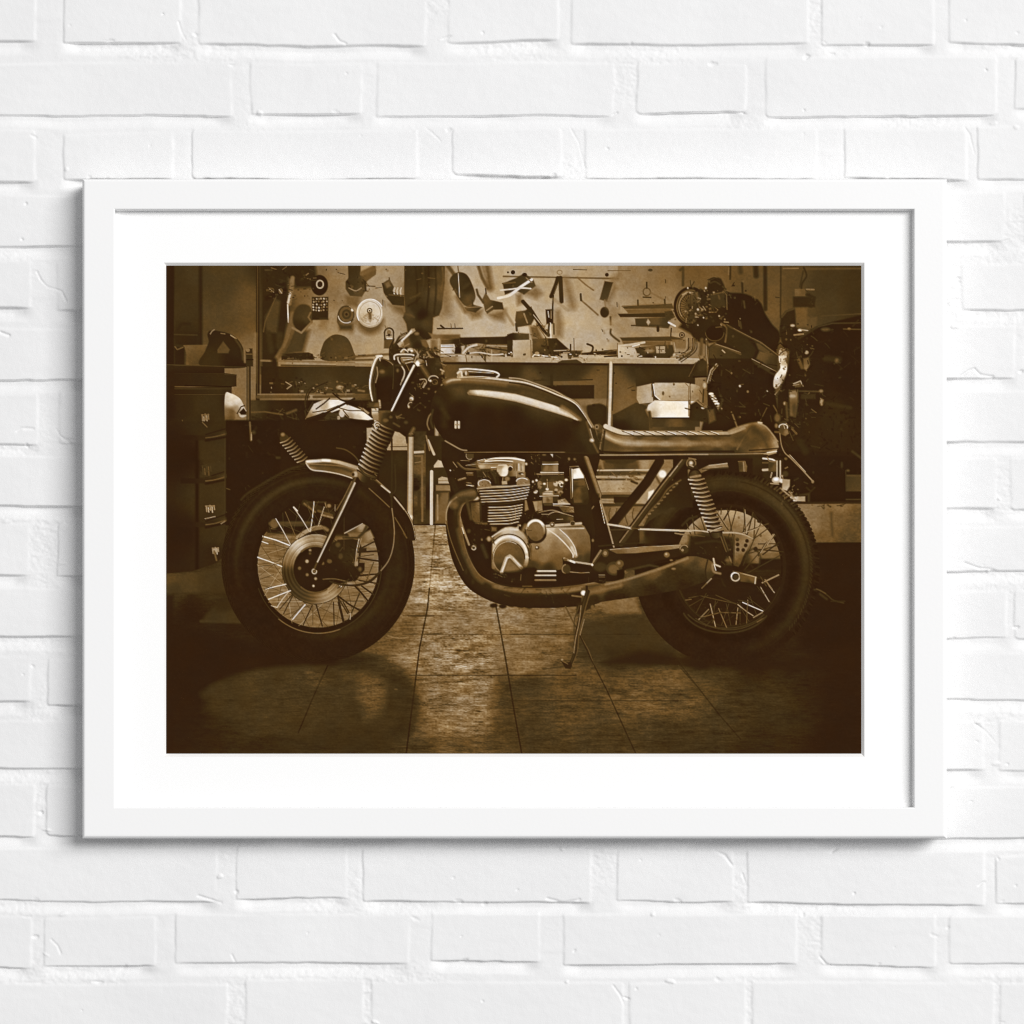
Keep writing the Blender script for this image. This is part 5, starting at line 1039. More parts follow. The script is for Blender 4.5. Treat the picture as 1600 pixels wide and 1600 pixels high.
# ================= front wheel
part('front_wheel')
O(0, 0, 1)
FX, FY = 497.0, 880.5
def hole_tone(X, Y):
    g = vnoise(X, Y, 20, 2.0, 130) + 0.8 * vnoise(X, Y, 7, 1.5, 131)
    t = 116 + 12 * np.clip((X - 560) / 30, 0, 1) - 6 * np.clip((930 - Y) / 60, 0, 1) + g * 26
    k = 1 / (1 + np.exp(-(Y - 834 - 0.04 * (X - 430)) / 1.5))
    return 40 * (1 - k) + t * k
E(497, 883, 97, 102, hole_tone, 1.2)
def front_tyre(X, Y):
    ang = np.arctan2(Y - FY, X - FX)
    r = np.sqrt(((X - FX) / 151) ** 2 + ((Y - FY) / 154) ** 2)
    ul = np.clip(np.cos(ang - math.radians(-125)), 0, 1) ** 1.5
    lr = np.clip(np.cos(ang - math.radians(48)), 0, 1) ** 2
    rt = np.clip(np.cos(ang), 0, 1) ** 3
    t = 37 + 20 * ul * np.exp(-((r - 0.845) / 0.035) ** 2) + 14 * lr * np.exp(-((r - 0.74) / 0.05) ** 2) + 9 * rt * np.exp(-((r - 0.84) / 0.06) ** 2) + 4 * np.clip(-np.sin(ang), 0, 1)
    t = t + 4 * np.exp(-((r - 0.79) / 0.008) ** 2) * ul + 5 * np.exp(-((r - 0.93) / 0.010) ** 2) * (ul + rt)
    side = np.clip((r - 0.955) / 0.01, 0, 1) * np.where(np.sin(ang * 96 + 9 * (r - 0.95) * 40) > 0.1, 5.0, -4.0) * (0.4 + ul + 0.6 * rt)
    return t + side + 3.5 * vnoise(X, Y, 3, 3, 132) + 3 * vnoise(X, Y, 11, 7, 134)
ring_fill(FX, FY, (151, 154), (95, 100), front_tyre)
R(497, 883, 97, 102.5, 4.5, 38); R(497, 884, 100, 105.5, 1.8, 104, 70, 128, 1.3, 0.9); R(497, 884, 99, 105, 1.6, 64, 0, 70, 1.3, 0.8); R(497, 884, 99, 104, 1.4, 56, 128, 160, 1.3)
A(1, 'B')
L([(690, 690), (740, 640), (830, 580), (1000, 480), (1130, 415), (1250, 385)], 18, 56, 3, 1, 1); mess(690, 400, 1250, 690, 18, 40, 66, 30, 12, 133, 0.5)
for k in range(22):
    a_ = math.radians(198 + k * 3.0)
    L([(1382 + 846 * math.cos(a_), 1260 + 862 * math.sin(a_)), (1382 + 866 * math.cos(a_ + 0.012), 1260 + 882 * math.sin(a_ + 0.012))], 16, 50, 1.8, 0.5)
# things seen through the spokes
L([(960, 905), (1300, 902)], 52, 74, 2, 1, 0, None, [(-1, 48), (-0.3, 78), (1, 60)]); E(985, 905, 34, 44, 92, 3); L([(960, 950), (1060, 980)], 12, 130); L([(930, 960), (1300, 985)], 26, 44, 3)
L([(1260, 720), (1380, 770), (1500, 820)], 60, 52, 2); L([(1380, 790), (1500, 830)], 22, 84, 2); L([(1410, 825), (1505, 850)], 18, 128, 2); L([(1255, 725), (1350, 800)], 18, 96, 2); L([(1270, 715), (1440, 712)], 14, 60, 2); E(1475, 745, 18, 16, 190, 2.4); E(1475, 750, 34, 36, 52, 3, 0.5); L([(1440, 720), (1450, 760)], 9, 110)
A(2, 'B')
P([(70, 985), (240, 905), (285, 935), (250, 975), (120, 1000)], [(120, 970, 80), (230, 930, 150), (260, 950, 110)], 2); L([(70, 990), (230, 905)], 9, 160); P([(100, 990), (260, 980), (300, 960), (335, 1030), (230, 1080), (120, 1040)], [(140, 1010, 110), (300, 1010, 136), (220, 1040, 100)], 3)
L([(60, 1030), (200, 1030)], 16, 60, 2)
# brake disc and hub
O(0, 0, 1)
def disc_tone(X, Y):
    a = np.degrees(np.arctan2(Y - 889, X - 493))
    r = np.hypot((X - 493) / 53, (Y - 889) / 55)
    g = lambda c, w: np.exp(-(((a - c + 180) % 360 - 180) / w) ** 2)
    t = 66 + 126 * g(-125, 30) + 62 * g(-80, 16) + 82 * g(62, 30) + 30 * g(-165, 12) - 8 * g(165, 30)
    return t + 8 * np.sin(r * 60)
ring_fill(493, 889, (52.5, 55), (32, 34), disc_tone)
R(493, 889, 52.5, 55, 1.2, 52, 0, 360, 1.1, 0.8); R(493, 889, 41, 43, 1.0, 70, 150, 420, 1.1, 0.5)
E(493, 889, 34.5, 36.5, 40, 2); R(493, 889, 34, 36, 3, 100, -130, -60, 1.6); R(493, 889, 35, 37, 2.4, 84, 60, 130, 1.6)
A(1, 'B')
L([(1195, 1030), (1260, 980), (1340, 945), (1400, 935)], 36, 150, 2, 1, 1); L([(1340, 950), (1420, 940), (1460, 960)], 30, 110, 3, 1, 1); L([(1200, 1040), (1290, 1000), (1380, 990)], 8, 50, 1.4, 1, 1)
for x_, y_, v_, r2 in ((1306, 1142, 130, 12), (1212, 1302, 100, 14), (1278, 1240, 160, 15), (1280, 1360, 110, 13), (1355, 1395, 150, 12), (1336, 1460, 190, 10), (1418, 1258, 100, 14), (1480, 1240, 84, 22), (1305, 1170, 80, 10)):
    E(x_, y_, r2 + 8, r2 + 8, 46, 2); E(x_, y_, r2, r2, v_, 2)
E(1344, 1330, 30, 32, 70, 2); R(1344, 1330, 20, 21, 9, 170); E(1344, 1330, 9, 9, 90, 1.5)
# caliper
part('brake_caliper')
O(390, 770, 6.957)
P([(880, 560), (960, 510), (1120, 500), (1200, 520), (1220, 620), (1190, 760), (1250, 760), (1250, 840), (1200, 900), (1150, 960), (1050, 970), (980, 990), (800, 960), (780, 860), (860, 720)], [(1000, 600, 46), (1100, 700, 52), (900, 800, 40), (1000, 900, 38), (1180, 800, 44)], 2)
mess(900, 520, 1220, 960, 40, 38, 96, 60, 16, 134); L([(1190, 500), (1165, 620), (1150, 760)], 9, 180, 1.4, 1, 1); L([(1215, 500), (1185, 620), (1170, 790)], 8, 140, 1.4, 1, 1); L([(1170, 660), (1150, 790)], 20, 120, 2); E(1160, 770, 18, 26, 140, 2.5)
rect(1185, 600, 1270, 640, 50, 2); E(960, 565, 26, 26, 76, 3); E(990, 690, 24, 30, 70, 3); E(870, 745, 26, 22, 84, 2); L([(1190, 480), (1240, 430), (1270, 370)], 30, 66, 2.4); E(1200, 830, 20, 24, 90, 3)
L([(800, 940), (920, 935), (1060, 965)], 12, 92, 1.6, 1, 1); E(990, 1012, 18, 18, 190, 2); R(990, 1012, 20, 20, 7, 60)
part('front_wheel')
O(0, 0, 1)
for k in range(20):                                       # the thin far spokes of the lacing
    for d_ in (-1, 1):
        a_ = math.radians(k * 18 + d_ * 3.5 + 4); b_ = a_ + d_ * 0.55
        x1_, y1_ = 497 + 95 * math.cos(a_), 883 + 100 * math.sin(a_)
        x0_, y0_ = 493 + 53 * math.cos(b_), 889 + 55 * math.sin(b_)
        if y1_ > 840 and not (x1_ > 545 and y1_ < 900):
            L([(x0_, y0_), (x1_, y1_)], 0.9, 62 if (x1_ > 470 or k % 2) else 170, 1.1, 0.6)
        elif y1_ <= 840 and x1_ < 540:
            L([(x0_, y0_), (x1_, y1_)], 0.9, 84, 1.1, 0.6)
# spokes: bright against the dark, dark against the floor
A(1, 'B')
for q_, v_, w_ in (([(1000, 860), (1060, 960), (1130, 1090)], 196, 11), ([(1085, 800), (1180, 1025)], 100, 10), ([(1160, 758), (1190, 790)], 220, 20), ([(1160, 760), (1230, 860), (1298, 972)], 190, 12), ([(1342, 708), (1328, 840), (1308, 975)], 200, 11), ([(1432, 755), (1380, 920)], 170, 10), ([(1272, 722), (1350, 920)], 76, 9), ([(1530, 735), (1528, 790)], 130, 9),
                  ([(885, 1018), (1000, 1050), (1122, 1098)], 236, 14), ([(880, 1065), (930, 1082)], 220, 12), ([(880, 1030), (920, 980)], 110, 9), ([(838, 1205), (940, 1240), (1052, 1286)], 226, 13), ([(850, 1300), (950, 1270), (1050, 1240)], 150, 8), ([(850, 1286), (1050, 1262)], 60, 6), ([(905, 1488), (1000, 1465), (1090, 1445)], 226, 12), ([(860, 1400), (980, 1360)], 70, 7), ([(980, 1090), (1120, 1130)], 84, 7)):
    L(q_, w_ * 0.72, v_ * 0.94, 1.1)
A(1, 'C')
for q_, v_, w_ in (([(935, 122), (1040, 80), (1130, 45)], 226, 12), ([(1010, 195), (1060, 120), (1110, 60)], 190, 10), ([(1035, 210), (1150, 75)], 60, 14), ([(1070, 250), (1150, 90)], 58, 14), ([(1150, 302), (1210, 230), (1262, 170)], 220, 12), ([(1130, 290), (1240, 170)], 70, 9), ([(1245, 350), (1325, 175)], 48, 15), ([(1330, 180), (1330, 350)], 84, 10), ([(1360, 170), (1415, 362)], 48, 16), ([(1515, 150), (1520, 350)], 48, 14), ([(1556, 150), (1600, 330)], 50, 14), ([(960, 180), (1010, 195)], 190, 8), ([(900, 30), (960, 10)], 60, 9)):
    L(q_, w_ * 0.7, v_, 1.2)
A(2, 'C')
for q_, v_, w_ in (([(12, 100), (65, 328)], 48, 15), ([(15, 95), (115, 170), (208, 222)], 48, 15), ([(203, 70), (160, 180), (108, 300)], 60, 12), ([(165, 5), (225, 70), (284, 142)], 48, 15), ([(225, 5), (335, 84)], 50, 14), ([(15, 140), (235, 138)], 66, 7), ([(100, 250), (20, 120)], 58, 12), ([(125, 250), (120, 300)], 150, 9), ([(60, 150), (110, 240)], 56, 12)):
    L(q_, w_, v_, 1.2)
A(2, 'B')
for q_, v_, w_ in (([(215, 1125), (335, 1065)], 50, 13), ([(195, 1158), (375, 1148)], 50, 16), ([(190, 1212), (378, 1238)], 50, 15), ([(205, 1368), (372, 1352)], 48, 15), ([(200, 1410), (370, 1440)], 52, 13), ([(330, 1250), (260, 1430)], 78, 10), ([(195, 1200), (330, 1180)], 70, 8), ([(10, 1480), (110, 1400)], 60, 9)):
    L(q_, w_, v_, 1.2)
L([(60, 1450), (180, 1455), (300, 1420), (385, 1340), (450, 1250)], 16, 48, 1.4, 1, 1)

# ================= front mudguard and fork
part('background')
A(1, 'B')
L([(1060, 120), (1250, 360)], 70, 42, 3); L([(1075, 145), (1245, 345)], 80, 60, 2); coil((1075, 145), (1245, 345), 100, 8, 150, 84, 0.30, 0.3); coil((1084, 158), (1250, 358), 90, 8, 42, 36, 0.30, 0.3); E(1062, 108, 18, 16, 120, 3)
part('front_mudguard')
A(1, 'B')
P([(1262, 345), (1300, 335), (1440, 328), (1560, 340), (1660, 370), (1780, 415), (1790, 480), (1720, 500), (1620, 470), (1500, 445), (1340, 435), (1300, 410)], [(1290, 360, 130), (1400, 380, 84), (1500, 390, 80), (1600, 410, 92), (1700, 440, 100)], 1.6)
L([(1280, 350), (1360, 345), (1450, 340), (1560, 356), (1650, 382), (1750, 415)], 24, 216, 2.4, 1, 1, 34, None, 150); L([(1420, 338), (1480, 342)], 14, 240, 3)
L([(1270, 362), (1290, 395), (1330, 425), (1440, 438), (1560, 460), (1660, 490), (1700, 505)], 12, 178, 1.4, 1, 1); L([(1310, 385), (1450, 382), (1600, 415), (1730, 462)], 22, 66, 4, 0.8, 1); L([(1320, 372), (1600, 392), (1740, 440)], 9, 126, 2, 0.8, 1)
A(2, 'B')
P([(180, 420), (330, 490), (470, 600), (560, 690), (650, 830), (695, 960), (708, 1050), (655, 1062), (640, 1000), (590, 900), (480, 740), (330, 600), (200, 520)], [(300, 520, 44), (450, 650, 40), (600, 850, 40), (670, 1000, 44)], 1.8)
L([(195, 450), (330, 505), (400, 560), (480, 630)], 28, 84, 2, 1, 1, None, [(-1, 60), (-0.5, 120), (0.3, 70), (1, 50)]); L([(400, 565), (475, 625)], 12, 190, 1.8)
L([(515, 670), (590, 760), (650, 850), (685, 940), (705, 1050)], 20, 76, 1.6, 1, 1, 10, [(-1, 60), (-0.3, 150), (0.4, 92), (1, 50)]); L([(520, 675), (600, 775)], 10, 164, 1.6)
L([(290, 590), (390, 680), (470, 755)], 9, 100, 1.6, 1, 1); L([(520, 850), (570, 930), (610, 1000)], 9, 92, 1.6, 1, 1); L([(600, 990), (625, 1030)], 12, 84, 1.8)
E(162, 468, 30, 40, 104, 2); E(168, 462, 20, 24, 170, 3); E(148, 465, 12, 14, 50, 2); L([(155, 500), (180, 530)], 24, 96, 2)
part('front_fork')
A(2, 'B')
L([(175, 530), (70, 760), (-175, 1290)], 84, 44, 1.6, 1, 0, 60, [(-1, 44), (-0.4, 40), (0.2, 44), (0.45, 84), (1, 42)])
L([(160, 545), (57, 768), (-60, 1012), (-170, 1242)], 25, 158, 1.4, 1, 0, 18, [(-1, 90), (-0.2, 190), (0.4, 150), (1, 66)]); L([(135, 530), (60, 680), (0, 780)], 11, 92, 1.5)
part('fork_tube')
A(2, 'A')
# dark fork shrouds, clamps and everything behind the headlight
P([(560, 700), (660, 640), (720, 640), (800, 720), (840, 800), (920, 850), (965, 1030), (940, 1090), (900, 1240), (840, 1370), (830, 1500), (420, 1500), (470, 1370), (500, 1280), (480, 1000), (470, 880), (490, 760)],
  [(700, 720, 60), (600, 900, 48), (560, 1100, 42), (700, 1100, 42), (850, 1000, 46), (800, 1250, 38), (650, 1400, 42), (500, 1400, 44)], 2)
mess(560, 760, 900, 900, 60, 44, 210, 70, 17, 140); mess(640, 1000, 900, 1320, 40, 38, 120, 60, 16, 141); mess(860, 880, 970, 1080, 16, 46, 150, 50, 14, 142)
part('fork_tube')
L([(690, 935), (600, 1110), (478, 1362)], 24, 186, 1.3, 1, 0, 18, [(-1, 140), (0, 226), (0.6, 190), (1, 80)]); L([(720, 950), (520, 1350)], 18, 40, 2); L([(655, 950), (490, 1290)], 10, 46, 2)
P([(470, 1340), (560, 1350), (560, 1460), (440, 1500), (360, 1500), (400, 1420)], 46, 3); mess(390, 1370, 560, 1486, 18, 46, 130, 50, 16, 143)
part('fork_boot')
A(2, 'B')
L([(435, -5), (425, 40), (345, 250), (262, 470)], 200, 52, 1.5, 1, 0, 140, [(-1, 42), (-0.2, 48), (0.3, 66), (0.8, 110), (1, 120)])
coil((432, 10), (265, 468), 186, 13, 182, 48, 0.30, 0.36)
coil((428, 27), (262, 485), 172, 13, 58, 34, 0.30, 0.34)
E(360, 24, 30, 34, 60, 2); R(360, 24, 22, 26, 11, 190, 90, 330); E(362, 26, 9, 10, 160, 2)
L([(200, 400), (250, 460), (330, 490)], 20, 66, 2, 1, 1); mess(300, 440, 370, 520, 10, 46, 150, 36, 14, 144)
part('brake_hose')
L([(492, 150), (494, 400), (490, 640), (494, 780)], 16, 52, 1.4, 1, 1); L([(494, 770), (510, 900), (515, 1000), (500, 1130), (460, 1240), (390, 1330)], 10, 118, 1.3, 1, 1); L([(388, 1330), (300, 1410), (190, 1448), (60, 1452), (-60, 1420)], 14, 54, 1.4, 1, 1); L([(520, 380), (525, 600), (480, 640)], 12, 56, 1.6, 1, 1); E(488, 650, 16, 20, 54, 2)
# ================= handlebar, controls
part('handlebar')
O(560, 500, 8)
P([(485, 300), (545, 245), (640, 150), (660, 110), (700, 105), (715, 135), (650, 185), (590, 240), (575, 320), (520, 350)], [(520, 300, 170), (600, 220, 186), (680, 130, 150), (550, 320, 120)], 1.8)
L([(545, 260), (620, 190), (660, 140)], 24, 206, 2); L([(600, 165), (520, 205), (460, 300), (430, 330)], 26, 60, 1.8, 1, 1); L([(590, 170), (520, 200)], 9, 120)
P([(560, 260), (650, 180), (760, 190), (810, 260), (830, 330), (760, 360), (640, 350), (580, 330)], [(600, 280, 92), (690, 240, 52), (740, 300, 46), (780, 240, 62)], 2.4); E(730, 170, 30, 20, 110, 3); L([(575, 330), (630, 300)], 16, 120, 2); P([(780, 250), (840, 240), (880, 330), (850, 350), (800, 320)], 92, 3)
L([(440, 250), (395, 350), (395, 480), (430, 520)], 18, 50, 1.6, 1, 1); L([(420, 300), (440, 380), (500, 380)], 22, 52, 2)
P([(390, 360), (520, 340), (640, 360), (640, 420), (460, 430), (430, 520), (390, 500)], 52, 2); mess(390, 340, 520, 500, 20, 44, 120, 50, 14, 145)
E(650, 375, 40, 24, 200, 2.5); E(570, 395, 44, 26, 130, 3); L([(530, 400), (570, 365), (620, 400)], 14, 206, 1.6, 1, 1); E(675, 400, 44, 34, 90, 3); E(665, 385, 20, 14, 226, 2.5); L([(700, 370), (740, 420), (745, 480)], 16, 150, 2, 1, 1); E(700, 440, 30, 26, 60, 2); E(640, 400, 14, 12, 50, 2); E(590, 400, 16, 10, 44, 2)
L([(450, 490), (450, 450), (500, 430), (640, 430), (690, 440)], 20, 196, 1.5, 1, 1); L([(470, 480), (500, 450), (640, 455)], 12, 84, 1.4, 1, 1); L([(495, 470), (500, 510), (550, 590), (575, 640), (570, 700), (545, 760)], 18, 170, 1.5, 1, 1); L([(545, 760), (525, 810)], 12, 140)
P([(520, 470), (700, 460), (690, 500), (640, 540), (580, 560), (540, 530)], [(560, 490, 120), (640, 490, 110), (600, 530, 90)], 2); L([(540, 470), (660, 470)], 8, 180); L([(560, 500), (680, 485)], 9, 190); L([(580, 520), (670, 500)], 9, 66); L([(590, 540), (690, 520)], 9, 176); L([(600, 560), (640, 640)], 12, 100); L([(620, 560), (650, 620)], 10, 54)
L([(700, 530), (720, 470), (750, 430)], 18, 150, 2); L([(440, 540), (430, 700), (425, 860)], 10, 62, 1.5); L([(470, 570), (560, 560)], 22, 66, 3); E(490, 630, 16, 22, 96, 3)
# master cylinder and grip end
L([(765, 515), (800, 590), (880, 715)], 92, 70, 1.6, 1, 0, 86, [(-1, 46), (-0.4, 74), (0.1, 96), (0.5, 70), (1, 44)])
P([(710, 540), (745, 490), (800, 490), (830, 530), (800, 570), (740, 580)], [(730, 550, 226), (770, 510, 130), (810, 540, 84)], 2); E(738, 540, 24, 30, 230, 3); L([(770, 560), (830, 540)], 14, 60)
L([(780, 470), (850, 520), (880, 620), (960, 690)], 22, 50, 2, 1, 1); L([(845, 510), (855, 570)], 10, 150); L([(860, 400), (900, 460), (930, 470)], 20, 130, 2.4, 1, 1); mess(770, 360, 960, 480, 26, 46, 190, 50, 16, 146)
P([(860, 480), (1010, 470), (1030, 560), (1050, 690), (960, 720), (900, 620)], [(920, 520, 48), (990, 600, 52), (1000, 540, 70)], 2); mess(960, 520, 1070, 700, 20, 50, 170, 50, 14, 147); L([(1030, 620), (1065, 640)], 16, 180, 2.4); E(1050, 660, 12, 20, 150, 3)
E(950, 760, 70, 66, 48, 2); R(940, 745, 62, 48, 14, 160, 170, 330); R(955, 775, 34, 30, 9, 84); E(900, 760, 16, 14, 206, 2.5); E(975, 790, 14, 12, 92, 3)
L([(770, 745), (830, 740), (850, 780), (810, 840)], 14, 150, 1.6, 1, 1); L([(790, 800), (820, 760)], 9, 110); L([(830, 790), (812, 840)], 16, 150, 2); mess(700, 800, 790, 860, 12, 60, 190, 34, 12, 148)
E(665, 985, 26, 26, 190, 2.4); E(655, 1000, 14, 14, 120, 2); L([(670, 940), (690, 960)], 12, 110); R(655, 1070, 34, 40, 12, 150, 170, 290); E(630, 1085, 12, 16, 180, 2.5); E(595, 1280, 24, 20, 70, 3); L([(690, 1360), (650, 1430)], 40, 96, 4); L([(440, 1290), (510, 1330)], 16, 92, 3)
for x_, y_, v_, r2 in ((1000, 945, 206, 18), (970, 900, 110, 14), (1110, 985, 190, 22), (1050, 815, 150, 18), (1290, 985, 200, 14), (880, 860, 110, 12)):
    E(x_, y_, r2 + 10, r2 + 8, 52, 2); E(x_, y_, r2, r2 * 0.8, v_, 2.4)
L([(1090, 910), (1110, 870)], 10, 160); L([(1110, 910), (1130, 880)], 10, 170); L([(1128, 910), (1142, 885)], 8, 120); L([(1170, 950), (1195, 905)], 22, 200, 2); L([(1130, 985), (1180, 1000), (1240, 1045)], 16, 150, 2); L([(1040, 1010), (1100, 1075)], 13, 130, 2); L([(1250, 1040), (1290, 1000)], 12, 140, 2)
L([(965, 1010), (920, 1150), (880, 1210), (860, 1300), (885, 1370)], 18, 108, 1.8, 1, 1); L([(960, 1020), (930, 1110)], 8, 150)
part('headlight')
P([(140, 770), (155, 640), (190, 530), (225, 460), (270, 445), (300, 480), (390, 510), (440, 560), (440, 700), (425, 900), (400, 1010), (280, 1030), (200, 1010), (160, 930)], [(300, 640, 62), (300, 600, 54), (340, 550, 46), (250, 560, 56), (350, 800, 38), (270, 900, 37), (420, 600, 52), (300, 1000, 40)], 1.6, 1, 1)
L([(280, 462), (235, 485), (195, 570), (165, 690), (150, 800), (160, 910), (180, 1000)], 56, 190, 1.8, 1, 1, 34, [(-1, 110), (-0.55, 60), (-0.2, 150), (0.3, 226), (0.7, 206), (1, 130)])
L([(265, 470), (225, 560), (215, 660), (195, 800), (200, 960)], 13, 70, 1.6, 1, 1); L([(232, 590), (240, 680), (215, 780)], 12, 156, 2, 1, 1); E(250, 452, 36, 16, 214, 2.4); L([(275, 480), (330, 490), (400, 530), (430, 560)], 10, 140, 1.6, 1, 1); L([(268, 480), (272, 510)], 10, 190)
E(295, 645, 30, 22, 104, 4); L([(200, 860), (210, 1000)], 34, 62, 4); L([(262, 1010), (270, 1090)], 26, 170, 2.4); L([(295, 480), (420, 530), (440, 600), (430, 860)], 8, 70, 1.6, 1, 1)
part('background')
P([(165, 1105), (250, 1100), (250, 1250), (190, 1250), (165, 1180)], [(200, 1130, 190), (220, 1220, 130)], 2); L([(170, 1140), (250, 1140)], 9, 96); rect(252, 1130, 400, 1160, [(270, 1145, 92), (390, 1145, 70)], 2); P([(-240, 1120), (-130, 1060), (-60, 1085), (30, 1120), (110, 1180), (186, 1240), (120, 1252), (-20, 1240), (-120, 1225)], [(-140, 1100, 206), (-40, 1130, 226), (60, 1180, 232), (130, 1230, 222), (-100, 1200, 150), (0, 1225, 190)], 1.8)
L([(-260, 1090), (-120, 1130), (60, 1140), (170, 1220)], 12, 52, 1.5, 1, 1)
L([(-190, 1130), (-120, 1215)], 12, 60, 1.5)
P([(0, 1085), (60, 1100), (140, 1160), (120, 1180)], 150, 2); mess(0, 1010, 240, 1100, 22, 46, 120, 60, 14, 149); L([(0, 980), (130, 985)], 14, 74, 2); L([(0, 880), (70, 890)], 18, 130, 3); rect(130, 1030, 260, 1090, [(180, 1050, 70), (220, 1080, 96)], 3)
part('fork_boot')
E(240, 1300, 20, 18, 110, 2); R(235, 1340, 26, 34, 10, 180, 120, 330); E(340, 1255, 34, 22, 92, 3); E(405, 1215, 20, 16, 84, 3)

# ================= tank
part('fuel_tank')
O(0, 0, 1)
TANK = [(672, 640), (676, 622), (684, 608), (694, 599), (704, 593), (720, 590.5), (760, 589.5), (796, 590.5), (831, 597.5), (866, 608.5), (884, 617), (901, 629), (918, 651), (930, 672), (935, 690), (936.5, 709), (860, 709.5), (728, 709), (710, 700), (694, 688), (680, 668)]
P(TANK, [(690, 650, 38), (690, 620, 44), (720, 640, 37), (720, 606, 78), (760, 605, 88), (800, 609, 86), (800, 650, 36), (760, 650, 36), (840, 617, 78), (872, 630, 66), (895, 645, 56), (880, 680, 38), (900, 660, 44), (920, 680, 56), (900, 700, 44), (760, 700, 36), (830, 690, 36), (915, 660, 60)], 1.3)
A(2, 'A')
L([(978, 1090), (1020, 1070), (1100, 1062), (1250, 1068), (1400, 1082), (1620, 1106)], 34, 150, 5, 0.95, 1, 22, None, 110)
L([(985, 1110), (1100, 1100), (1300, 1112), (1620, 1150)], 50, 62, 8, 0.8, 1)
L([(985, 1082), (1030, 1064), (1100, 1058)], 16, 190, 3, 0.9, 1)
P([(1166, 1176), (1192, 1152), (1300, 1153), (1450, 1168), (1600, 1188), (1743, 1228), (1943, 1288), (2060, 1338), (2170, 1418), (2150, 1424), (2080, 1398), (1943, 1354), (1743, 1296), (1600, 1256), (1400, 1220), (1250, 1202), (1180, 1194)],
  200, 2.0)
L([(1190, 1172), (1300, 1170), (1450, 1184), (1600, 1206), (1743, 1246), (1943, 1306), (2050, 1352)], 26, 216, 5, 0.9, 1, 18)
P([(1150, 1140), (1200, 1140), (1235, 1210), (1160, 1215)], 60, 12, 0.6)
L([(1190, 1202), (1400, 1232), (1600, 1266), (1743, 1306), (1943, 1366), (2090, 1414)], 24, 74, 6, 0.7, 1)
L([(985, 1092), (1100, 1080), (1300, 1090), (1620, 1128)], 22, 96, 5, 0.6, 1)
A(3, 'A')
L([(0, 1042), (100, 1052), (200, 1082), (400, 1158), (500, 1212), (590, 1258), (660, 1340), (750, 1480)], 12, 150, 1.5, 1, 1)
L([(-460, 1035), (-250, 1040), (0, 1066), (150, 1088), (300, 1140), (420, 1190), (520, 1232), (590, 1275), (650, 1345), (735, 1480)], 17, 196, 1.6, 1, 1, 12)
L([(0, 1084), (150, 1108), (300, 1158), (420, 1208), (540, 1262), (600, 1300), (690, 1420)], 9, 46, 1.6, 1, 1)
L([(0, 1120), (200, 1160), (400, 1230), (540, 1300), (640, 1400)], 36, 66, 7, 0.9, 1); L([(470, 1310), (560, 1360), (630, 1415)], 40, 128, 5, 0.85, 1, 20)
L([(640, 1300), (700, 1400), (750, 1486)], 20, 120, 3, 0.7, 1)
A(3, 'B')
L([(690, 0), (720, 100), (740, 165), (790, 265)], 18, 92, 3, 0.9, 1); E(735, 160, 20, 16, 200, 3); L([(720, 60), (745, 150)], 8, 150, 1.6); L([(660, 40), (690, 160), (720, 250)], 50, 56, 9, 0.7, 1)
L([(-400, 268), (0, 264), (500, 266)], 8, 96, 1.3); L([(500, 268), (780, 280)], 10, 50, 2)
A(2, 'A')
L([(905, 1240), (960, 1330), (960, 1460)], 50, 56, 9, 0.6, 1); L([(860, 1330), (840, 1420), (860, 1486)], 14, 70, 3, 0.8, 1); L([(940, 1320), (1000, 1400)], 26, 62, 6, 0.6)
for x_ in (1062, 1091):                                           # the small mark on the tank
    L([(x_, 1436), (x_, 1486)], 20, 186, 1.5)
L([(1062, 1461), (1091, 1461)], 9, 130, 1.6)
A(2, 'B')
L([(970, 165), (1040, 205), (1110, 242), (1160, 250)], 13, 128, 1.6, 1, 1)
part('fuel_cap')
A(2, 'A')
P([(1075, 1000), (1095, 965), (1160, 955), (1300, 970), (1420, 988), (1455, 1010), (1440, 1042), (1200, 1042), (1080, 1040)], [(1110, 1000, 150), (1180, 1010, 96), (1300, 1010, 62), (1400, 1010, 62)], 1.6)
L([(1100, 965), (1180, 962), (1300, 972), (1410, 988), (1450, 1012), (1430, 1036)], 15, 206, 1.4, 1, 1); L([(1180, 985), (1400, 1000)], 7, 170); L([(1190, 1010), (1410, 1020)], 20, 50, 2); L([(1080, 1000), (1110, 985), (1120, 1030)], 16, 200, 2, 1, 1); E(1140, 1010, 14, 16, 70, 2); E(1155, 1000, 10, 20, 190, 2); L([(1100, 1036), (1300, 1032), (1440, 1046)], 10, 180, 1.4)
# ---------------- print finish: paper grain, crispness, duotone ink
def blur1(a, k):
    p = np.pad(a, ((k, k), (k, k)), 'edge')
    c = np.cumsum(np.pad(p, ((1, 0), (0, 0))), 0, dtype=np.float64)
    p = (c[2 * k + 1:] - c[:-2 * k - 1]) / (2 * k + 1)
    c = np.cumsum(np.pad(p, ((0, 0), (1, 0))), 1, dtype=np.float64)
    return (c[:, 2 * k + 1:] - c[:, :-2 * k - 1]) / (2 * k + 1)
TONE = np.clip(TONE, 30, 250)
TONE = 30 + 220 * (np.clip(TONE - 30, 0, 220) / 220) ** 1.10
TONE = TONE + 0.62 * (TONE - blur1(TONE, 1)) + 0.16 * (TONE - blur1(blur1(TONE, 7), 7))
GX, GY = XX[None, :] + 0 * YY[:, None], YY[:, None] + 0 * XX[None, :]
TONE = TONE + (vnoise(GX, GY, 1.7, 1.7, 200) + 0.7 * vnoise(GX, GY, 4.2, 3.1, 201) + 0.5 * vnoise(GX, GY, 18, 14, 202)) * np.clip(0.14 * (TONE - 24), 0, 14)
TONE = np.clip(TONE, 31, 248)

